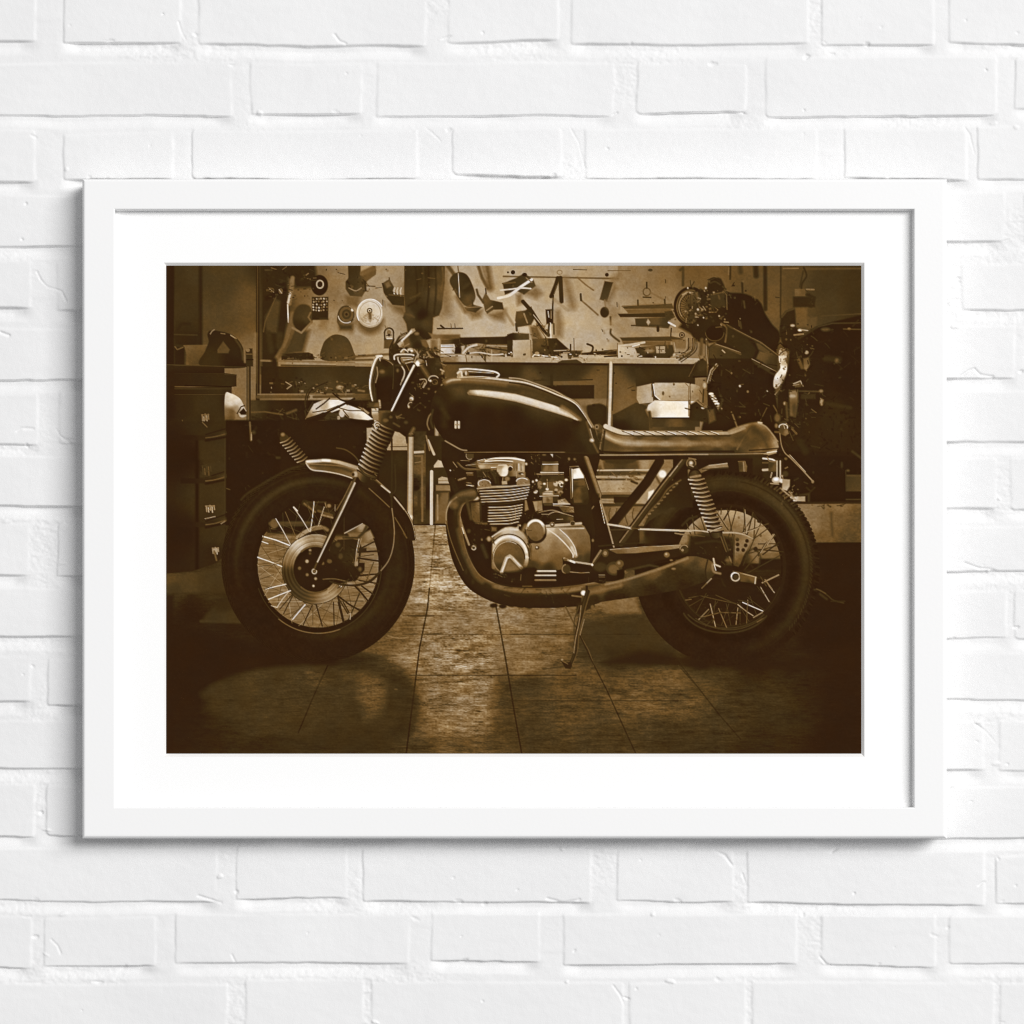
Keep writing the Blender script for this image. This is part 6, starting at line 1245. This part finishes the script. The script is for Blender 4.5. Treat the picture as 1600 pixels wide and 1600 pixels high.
LUT_X = [0, 28, 36, 46, 60, 84, 114, 166, 213, 240, 255]
LUT_R = [30, 43, 52, 61, 75, 109, 140, 186, 224, 245, 254]
LUT_G = [15, 24, 32, 44, 57, 80, 110, 163, 211, 238, 251]
LUT_B = [4, 10, 16, 20, 29, 41, 70, 129, 192, 228, 245]

def to_rgb(t):
    n = vnoise(GX, GY, 26, 22, 210) + 0.6 * vnoise(GX, GY, 9, 9, 211)          # ageing of the sepia tone, in patches
    k = np.stack([1 + 0.035 * n, 1 + 0 * n, 1 - 0.10 * n], 2)
    return (np.stack([np.interp(t, LUT_X, c) for c in (LUT_R, LUT_G, LUT_B)], 2) * k).astype(np.float32) / 255.0

# tidy the pieces of the sheet: crumbs left over by overlaps go back to the sheet itself
def crumbs(k, share):
    ys, xs = np.nonzero(IDS == k)
    todo = set(zip(ys.tolist(), xs.tolist()))
    total, out = len(todo), []
    while todo:
        p = todo.pop()
        comp, stack = [p], [p]
        while stack:
            y, x = stack.pop()
            for q in ((y - 1, x), (y + 1, x), (y, x - 1), (y, x + 1)):
                if q in todo:
                    todo.remove(q)
                    comp.append(q)
                    stack.append(q)
        out.append(comp)
    for c in out:
        if len(c) < share * total:
            a = np.array(c)
            nb = np.concatenate([IDS[np.clip(a[:, 0] + dy, 0, CH - 1), np.clip(a[:, 1] + dx, 0, CW - 1)] for dy, dx in ((0, 1), (0, -1), (1, 0), (-1, 0))])
            nb = nb[nb != k]
            IDS[a[:, 0], a[:, 1]] = np.bincount(nb).argmax() if len(nb) else 0
    return sorted((len(c) for c in out), reverse=True)[:5]
SIZES = {n: crumbs(i, 0.06) for i, n in enumerate(PARTS) if i and n != 'tiled_floor'}

# ================================================================ the place: a white brick wall and a framed picture on it
import bpy

S = 0.0007                    # metres per photo pixel on the wall
CAM = 3.0                     # metres from the lens to the wall
C = bpy.context.scene.collection

def lin(c):
    c = np.asarray(c, np.float64)
    return np.where(c <= 0.04045, c / 12.92, ((c + 0.055) / 1.055) ** 2.4)

def link(name, verts, faces, mat, parent=None, smooth=False, colors=None):
    me = bpy.data.meshes.new(name)
    verts = np.asarray(verts, np.float32)
    faces = np.asarray(faces, np.int32)
    nf = len(faces)
    me.vertices.add(len(verts))
    me.vertices.foreach_set('co', verts.ravel())
    me.loops.add(nf * 4)
    me.loops.foreach_set('vertex_index', faces.ravel())
    me.polygons.add(nf)
    me.polygons.foreach_set('loop_start', np.arange(0, nf * 4, 4, dtype=np.int32))
    me.polygons.foreach_set('use_smooth', np.full(nf, smooth, bool))
    if colors is not None:
        at = me.color_attributes.new('ink', 'FLOAT_COLOR', 'POINT')
        at.data.foreach_set('color', np.concatenate([colors, np.ones((len(colors), 1))], 1).astype(np.float32).ravel())
    me.update(calc_edges=True)
    me.validate()
    me.materials.append(mat)
    o = bpy.data.objects.new(name, me)
    C.objects.link(o)
    if parent is not None:
        o.parent = parent
    return o

def material(name, color, rough, spec=0.5):
    m = bpy.data.materials.new(name)
    m.use_nodes = True
    b = m.node_tree.nodes['Principled BSDF']
    b.inputs['Base Color'].default_value = (*color, 1)
    b.inputs['Roughness'].default_value = rough
    b.inputs['Specular IOR Level'].default_value = spec
    return m, m.node_tree, b

def bump(nt, b, layers, dist):
    """layers: (noise scale per metre, detail, strength)"""
    n = nt.nodes
    co = n.new('ShaderNodeTexCoord')
    prev = None
    for sc, det, st in layers:
        t = n.new('ShaderNodeTexNoise')
        t.inputs['Scale'].default_value = sc
        t.inputs['Detail'].default_value = det
        nt.links.new(co.outputs['Object'], t.inputs['Vector'])
        bp = n.new('ShaderNodeBump')
        bp.inputs['Strength'].default_value = st
        bp.inputs['Distance'].default_value = dist
        nt.links.new(t.outputs['Fac'], bp.inputs['Height'])
        if prev is not None:
            nt.links.new(prev.outputs['Normal'], bp.inputs['Normal'])
        prev = bp
    nt.links.new(prev.outputs['Normal'], b.inputs['Normal'])
    return co

# ---------------------------------------------------------------- materials
m_wall, nt, b = material('white_wall_paint', (0.8, 0.8, 0.802), 0.62, 0.3)
co = bump(nt, b, [(90, 4, 0.10), (700, 3, 0.06)], 0.004)
ns = nt.nodes.new('ShaderNodeTexNoise'); ns.inputs['Scale'].default_value = 7; ns.inputs['Detail'].default_value = 6
rp = nt.nodes.new('ShaderNodeValToRGB')
rp.color_ramp.elements[0].position = 0.3; rp.color_ramp.elements[0].color = (0.745, 0.745, 0.749, 1)
rp.color_ramp.elements[1].position = 0.7; rp.color_ramp.elements[1].color = (0.792, 0.792, 0.794, 1)
nt.links.new(co.outputs['Object'], ns.inputs['Vector']); nt.links.new(ns.outputs['Fac'], rp.inputs['Fac']); nt.links.new(rp.outputs['Color'], b.inputs['Base Color'])

m_frame, nt, b = material('white_frame_lacquer', (0.842, 0.842, 0.843), 0.38, 0.35)
bump(nt, b, [(260, 3, 0.03)], 0.002)
m_mat, nt, b = material('white_mount_board', (0.90, 0.90, 0.898), 0.9, 0.0)
bump(nt, b, [(1500, 2, 0.05)], 0.0006)
m_core, nt, b = material('mount_board_core', (0.80, 0.79, 0.775), 0.9, 0.0)
bump(nt, b, [(1800, 2, 0.1)], 0.0004)
m_ink, nt, b = material('matte_photographic_paper', (0.5, 0.5, 0.5), 0.85, 0.0)
at = nt.nodes.new('ShaderNodeVertexColor'); at.layer_name = 'ink'
fx_ = nt.nodes.new('ShaderNodeTexNoise'); fx_.inputs['Scale'].default_value = 2600
mx = nt.nodes.new('ShaderNodeMix'); mx.data_type = 'RGBA'; mx.blend_type = 'MULTIPLY'; mx.inputs['Factor'].default_value = 0.06
tc = nt.nodes.new('ShaderNodeTexCoord')
nt.links.new(tc.outputs['Object'], fx_.inputs['Vector'])
nt.links.new(at.outputs['Color'], mx.inputs['A']); nt.links.new(fx_.outputs['Color'], mx.inputs['B'])
nt.links.new(mx.outputs['Result'], b.inputs['Base Color'])

# ---------------------------------------------------------------- brick wall
COURSES = [
    (-18, [(-150, 57, -18, 66), (98, 285, -16, 68), (309, 668, -20, 73), (698, 876, -18, 66), (891, 1266, -20, 70), (1283, 1461, -18, 71), (1481, 1690, -17, 68)]),
    (96, [(-210, 364, 98, 181), (390, 567, 98, 178), (586, 961, 97, 182), (993, 1168, 98, 176), (1194, 1560, 87, 182), (1585, 1770, 89, 171)]),
    (202, [(-150, 57, 203, 284), (98, 272, 207, 280), (299, 655, 203, 281), (706, 880, 201, 276), (912, 1278, 200, 280), (1318, 1512, 201, 280), (1526, 1800, 197, 279)]),
    (302, [(-190, 176, 304, 385), (200, 372, 303, 384), (396, 752, 303, 384), (780, 958, 302, 383), (985, 1340, 301, 382), (1364, 1572, 299, 380), (1598, 1790, 300, 381)]),
    (408, [(-300, 50, 405, 484), (87, 440, 408, 486), (470, 650, 408, 486), (680, 1040, 409, 486), (1070, 1250, 410, 485), (1280, 1477, 411, 484), (1501, 1860, 412, 484)]),
    (511, [(-120, 250, 513, 594), (276, 455, 512, 593), (480, 845, 512, 593), (870, 1050, 511, 592), (1076, 1260, 510, 592), (1286, 1588, 508, 591), (1606, 1790, 508, 590)]),
    (610, [(-310, 62, 612, 696), (91, 270, 612, 695), (300, 660, 611, 694), (690, 870, 610, 693), (900, 1255, 609, 692), (1284, 1650, 608, 691), (1676, 1860, 608, 691)]),
    (712, [(-110, 260, 712, 791), (290, 470, 712, 792), (500, 860, 712, 793), (890, 1070, 713, 794), (1100, 1185, 713, 795), (1212, 1560, 713, 796), (1577, 1940, 713, 797)]),
    (819, [(-310, 48, 817, 902), (90, 270, 818, 901), (300, 660, 819, 899), (690, 870, 820, 897), (900, 1260, 821, 896), (1290, 1680, 822, 894)]),
    (921, [(-110, 250, 920, 997), (280, 460, 921, 997), (490, 850, 922, 998), (880, 1060, 923, 998), (1090, 1190, 923, 998), (1220, 1576, 924, 998), (1584, 1770, 923, 998)]),
    (1023, [(-310, 50, 1027, 1095), (73, 430, 1027, 1101), (460, 640, 1025, 1098), (670, 1030, 1023, 1096), (1060, 1240, 1022, 1095), (1268, 1650, 1020, 1094)]),
    (1124, [(-120, 240, 1123, 1203), (270, 450, 1124, 1204), (480, 840, 1124, 1204), (870, 1050, 1125, 1205), (1078, 1160, 1126, 1205), (1184, 1538, 1126, 1206), (1558, 1740, 1125, 1206)]),
    (1227, [(-310, 57, 1226, 1307), (71, 430, 1227, 1307), (460, 640, 1227, 1308), (670, 1030, 1228, 1309), (1060, 1240, 1228, 1309), (1270, 1660, 1228, 1310)]),
    (1326, [(-110, 341, 1324, 1408), (369, 545, 1323, 1405), (567, 927, 1325, 1411), (964, 1148, 1328, 1409), (1167, 1540, 1328, 1413), (1555, 1740, 1335, 1412)]),
    (1429, [(-150, 52, 1430, 1512), (68, 245, 1432, 1510), (273, 641, 1428, 1507), (672, 846, 1426, 1502), (880, 1247, 1428, 1508), (1281, 1463, 1428, 1510), (1480, 1840, 1430, 1507)]),
    (1534, [(-150, 357, 1537, 1618), (381, 570, 1530, 1617), (578, 976, 1533, 1618), (981, 1167, 1534, 1617), (1172, 1556, 1534, 1618), (1561, 1740, 1535, 1617)]),
]
rng = np.random.RandomState(12)
BRICKS = [list(q) + [rng.uniform(-3, 3), rng.uniform(-3, 3)] for _, row in COURSES for q in row]
for k in range(5):                                   # the wall goes on past the picture on every side
    for y0 in (-121 - 103 * k, 1637 + 103 * k):
        x = -620 + rng.uniform(-150, 0)
        while x < 2250:
            w = rng.choice([185, 360])
            BRICKS.append([x, x + w, y0 + rng.uniform(-2, 2), y0 + 82 + rng.uniform(-3, 3), rng.uniform(-3, 3), rng.uniform(-3, 3)])
            x += w + rng.uniform(14, 34)
for _, row in COURSES:
    x = row[0][0] - rng.uniform(14, 30)
    while x > -620:
        w = rng.choice([185, 360])
        BRICKS.append([x - w, x, row[0][2], row[0][3], rng.uniform(-3, 3), rng.uniform(-3, 3)])
        x -= w + rng.uniform(14, 30)
    x = row[-1][1] + rng.uniform(14, 30)
    while x < 2250:
        w = rng.choice([185, 360])
        BRICKS.append([x, x + w, row[-1][2], row[-1][3], rng.uniform(-3, 3), rng.uniform(-3, 3)])
        x += w + rng.uniform(14, 30)
for q in BRICKS:
    q.append((rng.uniform(0.8, 1.9), rng.choice([0.2, 0.4, 0.6, 1.3]), rng.choice([1.0, 1.0, 1.3, 2.2])))
CHIPS = []
for q in BRICKS:
    for _ in range(rng.randint(1, 4)):               # broken arrises and paint drips
        side = rng.randint(3)
        cx = rng.uniform(q[0], q[1]) if side < 2 else (q[0] if rng.rand() < 0.5 else q[1]) + rng.uniform(-6, 8)
        cy = (q[3] if side == 0 else q[2]) + rng.uniform(-4, 3) if side < 2 else rng.uniform(q[2], q[3])
        CHIPS.append((cx, cy, rng.uniform(3, 9), rng.uniform(1.5, 4), rng.uniform(-0.6, 0.6), rng.choice([-1, -1, 1]) * rng.uniform(0.8, 2.6)))
    for _ in range(rng.randint(0, 3)):               # pin holes
        CHIPS.append((rng.uniform(q[0] + 8, q[1] - 8), rng.uniform(q[2] + 8, q[3] - 8), rng.uniform(1.6, 3.2), rng.uniform(1.4, 2.2), rng.uniform(-1, 1), -rng.uniform(0.8, 2.4)))

CRACKS = [([(57, 424), (64, 438), (74, 448), (96, 455), (103, 470)], 2.2, -2.2), ([(88, 670), (93, 680), (100, 686), (114, 687)], 2.0, -2.0), ([(26, 674), (34, 669), (52, 670)], 2.2, -1.6), ([(0, 519), (14, 524)], 2.0, -2.4),
          ([(1500, 590), (1512, 580), (1522, 576), (1532, 586), (1552, 589)], 2.4, -2.6), ([(1508, 880), (1530, 888), (1552, 890), (1566, 896)], 2.0, -2.4), ([(1490, 997), (1508, 1004), (1540, 1002)], 2.0, -1.8), ([(1525, 1132), (1540, 1142), (1555, 1160)], 2.4, -1.8),
          ([(664, 198), (680, 212), (688, 220)], 2.0, -2.0), ([(890, 198), (904, 222), (914, 262)], 2.2, -1.6), ([(279, 34), (284, 50), (290, 62)], 2.0, -1.5), ([(523, 54), (530, 64), (540, 68)], 2.0, -1.6), ([(1502, 190), (1515, 210), (1523, 240)], 2.4, -2.2),
          ([(310, 1400), (330, 1406), (346, 1411)], 2.4, -2.4), ([(855, 1404), (880, 1411), (905, 1406)], 2.4, -2.0), ([(1281, 1495), (1290, 1506), (1302, 1509)], 2.0, -2.6), ([(1115, 1328), (1132, 1336), (1144, 1352)], 2.2, -1.6), ([(958, 1540), (970, 1556), (976, 1572)], 2.0, -1.4), ([(1160, 1365), (1164, 1378)], 2.0, -2.6),
          ([(80, 1468), (90, 1478), (95, 1490)], 1.8, -1.3), ([(362, 1492), (367, 1502)], 1.8, -1.6), ([(1540, 1318), (1552, 1330), (1560, 1342)], 2.4, -1.6)]

def step(t):
    t = np.clip(t, 0, 1)
    return t * t * (3 - 2 * t)

def relief(xs, ys):
    """height of the painted wall, in photo pixels, over a grid of lines xs, ys; 0 is the face of the bricks"""
    X, Y = np.meshgrid(xs, ys)
    H = np.zeros(X.shape)
    G = np.zeros(X.shape)
    wx = 3.0 * vnoise(X, Y, 95, 60, 301) + 1.5 * vnoise(X, Y, 17, 13, 302)
    wy = 4.2 * vnoise(X, Y, 120, 70, 303) + 1.3 * vnoise(X, Y, 21, 19, 304)
    for q in BRICKS:
        i0, i1 = np.searchsorted(xs, (q[0] - 26, q[1] + 8))
        j0, j1 = np.searchsorted(ys, (q[2] - 8, q[3] + 40))
        if i1 <= i0 or j1 <= j0:
            continue
        sl = (slice(j0, j1), slice(i0, i1))
        x, y = X[sl] + wx[sl], Y[sl] + wy[sl]
        u = (X[sl] - q[0]) / (q[1] - q[0]) - 0.5
        dl, dr = x - q[0], q[1] - x
        dt, db = y - (q[2] + q[4] * u), (q[3] + q[5] * u) - y
        ea, eb, ec = q[6]
        hx = np.minimum(step((dl + 1.5) / (5.0 * ea)), step((dr + 2) / 9.0))
        hy = np.minimum(step((dt + 2) / 8.0), step((db + 1) / (2.4 * ec)))
        h = step(1 - np.sqrt((1 - hx) ** 2 + (1 - hy) ** 2))
        cr = np.maximum(eb * 9 - np.minimum(dl, dr), 0) ** 2 + np.maximum(eb * 9 - np.minimum(dt, db), 0) ** 2
        h = h * step((eb * 9 + 1.5 - np.sqrt(cr)) / 2.5)
        H[sl] = np.maximum(H[sl], h)
        inx = step((dl + 8) / 36) * step((dr + 4) / 34)
        iny = step((dt + 4) / 8) * step((db + 14) / 14)
        g = np.maximum((10.5 - 2.6 * ea) * (1 - step((-db - 6) / 15.0)) * inx * (db < 3), (1.5 - 0.7 * ea) * np.exp(-np.clip(-dl, 0, 99) / 7.0) * iny * (dl < 3))
        G[sl] = np.maximum(G[sl], g * (0.55 + 0.9 * np.clip(vnoise(X[sl], Y[sl], 70, 50, 313) + 0.4, 0, 1)))
    worn = step((vnoise(X, Y, 130, 70, 312) - 0.06) / 0.22)
    rough = (0.25 + worn) * (0.75 * vnoise(X, Y, 7, 4, 305) + 0.6 * vnoise(X, Y, 3.4, 3.0, 306)) + 1.4 * np.maximum(vnoise(X, Y, 34, 14, 307), 0)
    face = 0.9 * vnoise(X, Y, 140, 60, 308) + 0.34 * vnoise(X, Y, 26, 11, 309) + 0.12 * vnoise(X, Y, 5, 4, 310)
    Z = (-1.1 - G + rough) * (1 - H) + face * H
    for pts, wd, dz in CRACKS:
        for (ax, ay), (bx, by) in zip(pts[:-1], pts[1:]):
            i0, i1 = np.searchsorted(xs, (min(ax, bx) - 8, max(ax, bx) + 8))
            j0, j1 = np.searchsorted(ys, (min(ay, by) - 8, max(ay, by) + 8))
            if i1 <= i0 or j1 <= j0:
                continue
            sl = (slice(j0, j1), slice(i0, i1))
            ex, ey = bx - ax, by - ay
            t = np.clip(((X[sl] - ax) * ex + (Y[sl] - ay) * ey) / (ex * ex + ey * ey), 0, 1)
            d = np.hypot(X[sl] - ax - t * ex, Y[sl] - ay - t * ey) + vnoise(X[sl], Y[sl], 5, 5, 314)
            Z[sl] = np.minimum(Z[sl], dz * (1 - step((d - 0.6) / wd)) + Z[sl] * 0 + np.where(d < wd + 0.6, 0, 9))
    for cx, cy, rx, ry, an, dz in CHIPS:
        i0, i1 = np.searchsorted(xs, (cx - 3 * rx, cx + 3 * rx))
        j0, j1 = np.searchsorted(ys, (cy - 3 * rx, cy + 3 * rx))
        if i1 <= i0 or j1 <= j0:
            continue
        sl = (slice(j0, j1), slice(i0, i1))
        a, c = X[sl] - cx, Y[sl] - cy
        u, v = (a * math.cos(an) + c * math.sin(an)) / rx, (-a * math.sin(an) + c * math.cos(an)) / ry
        r = np.sqrt(u * u + v * v) + 0.6 * vnoise(X[sl], Y[sl], 4, 4, 311)
        Z[sl] += dz * (1 - step((r - 0.5) / 0.7))
    return Z

wv, wf, base = [], [], 0
def lines(a, b, st):
    return np.linspace(a, b, max(int(round((b - a) / st)), 1) + 1)
F, G_ = 1.6, 6.0
for x0, x1, sx, y0, y1, sy, sink in ((-30, 1630, F, -30, 350, F, 0), (-30, 1630, F, 1235, 1630, F, 0), (-30, 205, F, 350, 1235, F, 0), (1395, 1630, F, 350, 1235, F, 0), (199, 1401, 12, 344, 1241, 12, 2),
                                     (-560, -24, G_, -560, 2160, G_, 1), (1624, 2160, G_, -560, 2160, G_, 1), (-30, 1630, G_, -560, -24, G_, 1), (-30, 1630, G_, 1624, 2160, G_, 1)):
    xs, ys = lines(x0, x1, sx), lines(y0, y1, sy)
    Z = relief(xs, ys) * 0.8 - sink
    X, Y = np.meshgrid(xs, ys)
    wv.append(np.stack([(X - 800) * S, -Z * S, (800 - Y) * S], 2).reshape(-1, 3))
    n, m = len(xs), len(ys)
    i, j = np.meshgrid(np.arange(n - 1), np.arange(m - 1))
    a = (j * n + i).ravel() + base
    wf.append(np.stack([a, a + n, a + n + 1, a + 1], 1))
    base += n * m
wall = link('brick_wall', np.concatenate(wv), np.concatenate(wf), m_wall, None, True)
wall['label'] = 'white painted brick wall behind the framed picture'
wall['category'] = 'wall'

# ---------------------------------------------------------------- framed picture
pic = bpy.data.objects.new('framed_picture', None)
pic.location = (0.0, 0.0, (800 - 1310) * S)
C.objects.link(pic)
pic['label'] = 'white framed sepia photograph of a vintage motorcycle in a workshop, hanging on white brick'
pic['category'] = 'picture'

def moulding(name, rings, mat, parent):
    """rings: (left, right, top, bottom in photo pixels as seen, y in metres); each ring is joined to the next round all four sides"""
    v, f = [], []
    for l, r, t, b_, y in rings:
        k = (CAM + y) / CAM
        for px, py in ((l, t), (r, t), (r, b_), (l, b_)):
            v.append(((px - 800) * S * k - pic.location.x, y - pic.location.y, (800 - py) * S * k - pic.location.z))
    for i in range(len(rings) - 1):
        for j in range(4):
            a, c = i * 4 + j, i * 4 + (j + 1) % 4
            f.append((a, c, c + 4, a + 4))
    return link(name, v, f, mat, parent)

YF, YM, YP = -0.036, -0.0262, -0.0234
def at_depth(rect_, y0, y1):
    """the same real rectangle, moved from depth y0 to y1, as the photo pixels it is seen at"""
    k = (CAM + y0) / (CAM + y1)
    return tuple(800 + (v - 800) * k for v in rect_)
face_o = (132.5, 1474.5, 282.5, 1305.5)
back_o = at_depth((128.8, 1479, 280, 1310), YF + 0.004, -0.004)
inner = (179.5, 1428.0, 327.0, 1261.5)
rings = [back_o + (-0.004,), (128.8, 1479, 280, 1310, YF + 0.0042), (129.3, 1478.3, 280.5, 1309.3, YF + 0.0030), (130.6, 1476.5, 281.4, 1307.6, YF + 0.0009), (132.0, 1475, 282.6, 1306.0, YF + 0.0001), (134.0, 1473, 284.5, 1304.0, YF),
         (177.6, 1430.0, 325.2, 1263.4, YF), (178.8, 1428.8, 326.4, 1262.2, YF + 0.0002), (179.5, 1428.0, 327.0, 1261.5, YF + 0.0010)]
rings.append((180.6, 1424.6, 330.6, 1261.0, YM + 0.0006))
frame = moulding('frame', rings, m_frame, pic)
win_o, win_i = (256.2, 1350.6, 410.3, 1182.6), (259.6, 1345.8, 415.0, 1177.6)
mat_o = (172, 1434, 322, 1268)
mount = moulding('mount', [mat_o + (YM,), win_o + (YM,)], m_mat, pic)
bevel = moulding('bevel', [win_o + (YM,), win_i + (YP - 0.00015,)], m_core, mount)

# the print: one sheet of paper; the things shown on it are pieces of that sheet, edge to edge
RGB = to_rgb(TONE)
INK = lin(RGB).reshape(-1, 3) * 0.93
kp = (CAM + YP) / CAM
gx, gy = np.meshgrid((XX.astype(np.float64) - 800) * S * kp, (800 - YY.astype(np.float64)) * S * kp)
PV = np.stack([gx - pic.location.x, np.full_like(gx, YP), gy - pic.location.z], 2).reshape(-1, 3)
i, j = np.meshgrid(np.arange(CW - 1), np.arange(CH - 1))
a = (j * CW + i).ravel()
QUADS = np.stack([a, a + CW, a + CW + 1, a + 1], 1)
QID = IDS[:-1, :-1].ravel()
SHOWN = {'rear_wheel': ('wheel', 'printed spoked wheel with a blocky tread tyre under the seat'), 'front_wheel': ('wheel', 'printed spoked wheel with a round brake disc under the headlight'),
         'front_mudguard': ('mudguard', None), 'front_fork': ('fork', None), 'rear_brake_arm': ('brake_arm', None), 'hanging_motorcycle': ('hanging_motorcycle', 'printed dark motorcycle hanging on the workshop wall'),
         'white_motorcycle_fairing': ('fairing', 'printed white fairing on the shelf'), 'white_helmet': ('helmet', 'printed white helmet beside the tool cabinet'), 'round_dial': ('dial', 'printed round white dial on the tool board'),
         'white_jerry_can': ('jerry_can', 'printed white can under the workbench'), 'hanging_plastic_bottle': ('plastic_bottle', 'printed pale bottle'), 'tiled_floor': ('tiled_floor', None)}
sheet = None
for k, nm in enumerate(PARTS):
    fs = QUADS[QID == k]
    if len(fs) == 0:
        continue
    used, inv = np.unique(fs, return_inverse=True)
    name, lab = ('print', None) if k == 0 else SHOWN.get(nm, (nm, None))
    o = link(name, PV[used], inv.reshape(-1, 4), m_ink, pic if k == 0 else sheet, False, INK[used])
    if k == 0:
        sheet = o
        o['label'] = 'sepia photographic print of a motorcycle in a garage'
    elif lab:
        o['label'] = lab

# ---------------------------------------------------------------- light, camera, output
def softbox(name, loc, size, power, color):
    d = bpy.data.lights.new(name, 'AREA')
    d.shape = 'RECTANGLE'
    d.size, d.size_y = size
    d.energy = power
    d.color = color
    o = bpy.data.objects.new(name, d)
    o.location = loc
    from mathutils import Vector
    o.rotation_euler = (Vector((0, 0, 0)) - Vector(loc)).to_track_quat('-Z', 'Y').to_euler()
    C.objects.link(o)
softbox('softbox_lamp', (15.2, -20.4, 9.6), (16.5, 10.5), 8200.0, (1.0, 0.995, 0.985))

w = bpy.data.worlds.new('World')
bpy.context.scene.world = w
w.use_nodes = True
w.node_tree.nodes['Background'].inputs['Color'].default_value = (0.985, 0.99, 1.0, 1)
w.node_tree.nodes['Background'].inputs['Strength'].default_value = 0.34

cd = bpy.data.cameras.new('camera')
cam = bpy.data.objects.new('camera', cd)
C.objects.link(cam)
cam.location = (0, -CAM, 0)
cam.rotation_euler = (math.pi / 2, 0, 0)
cd.sensor_width = 36
cd.lens = 36 * CAM / (1600 * S)
cd.clip_start, cd.clip_end = 0.05, 50
sc = bpy.context.scene
sc.camera = cam
sc.render.resolution_x = sc.render.resolution_y = 1024
sc.view_settings.view_transform = 'Standard'
sc.view_settings.look = 'None'
sc.view_settings.exposure = 0.0
sc.view_settings.gamma = 1.0
sc.view_settings.use_curve_mapping = False
sc.cycles.max_bounces = 6
sc.cycles.use_denoising = False
sc.cycles.pixel_filter_type = 'BLACKMAN_HARRIS'
sc.cycles.filter_width = 1.2
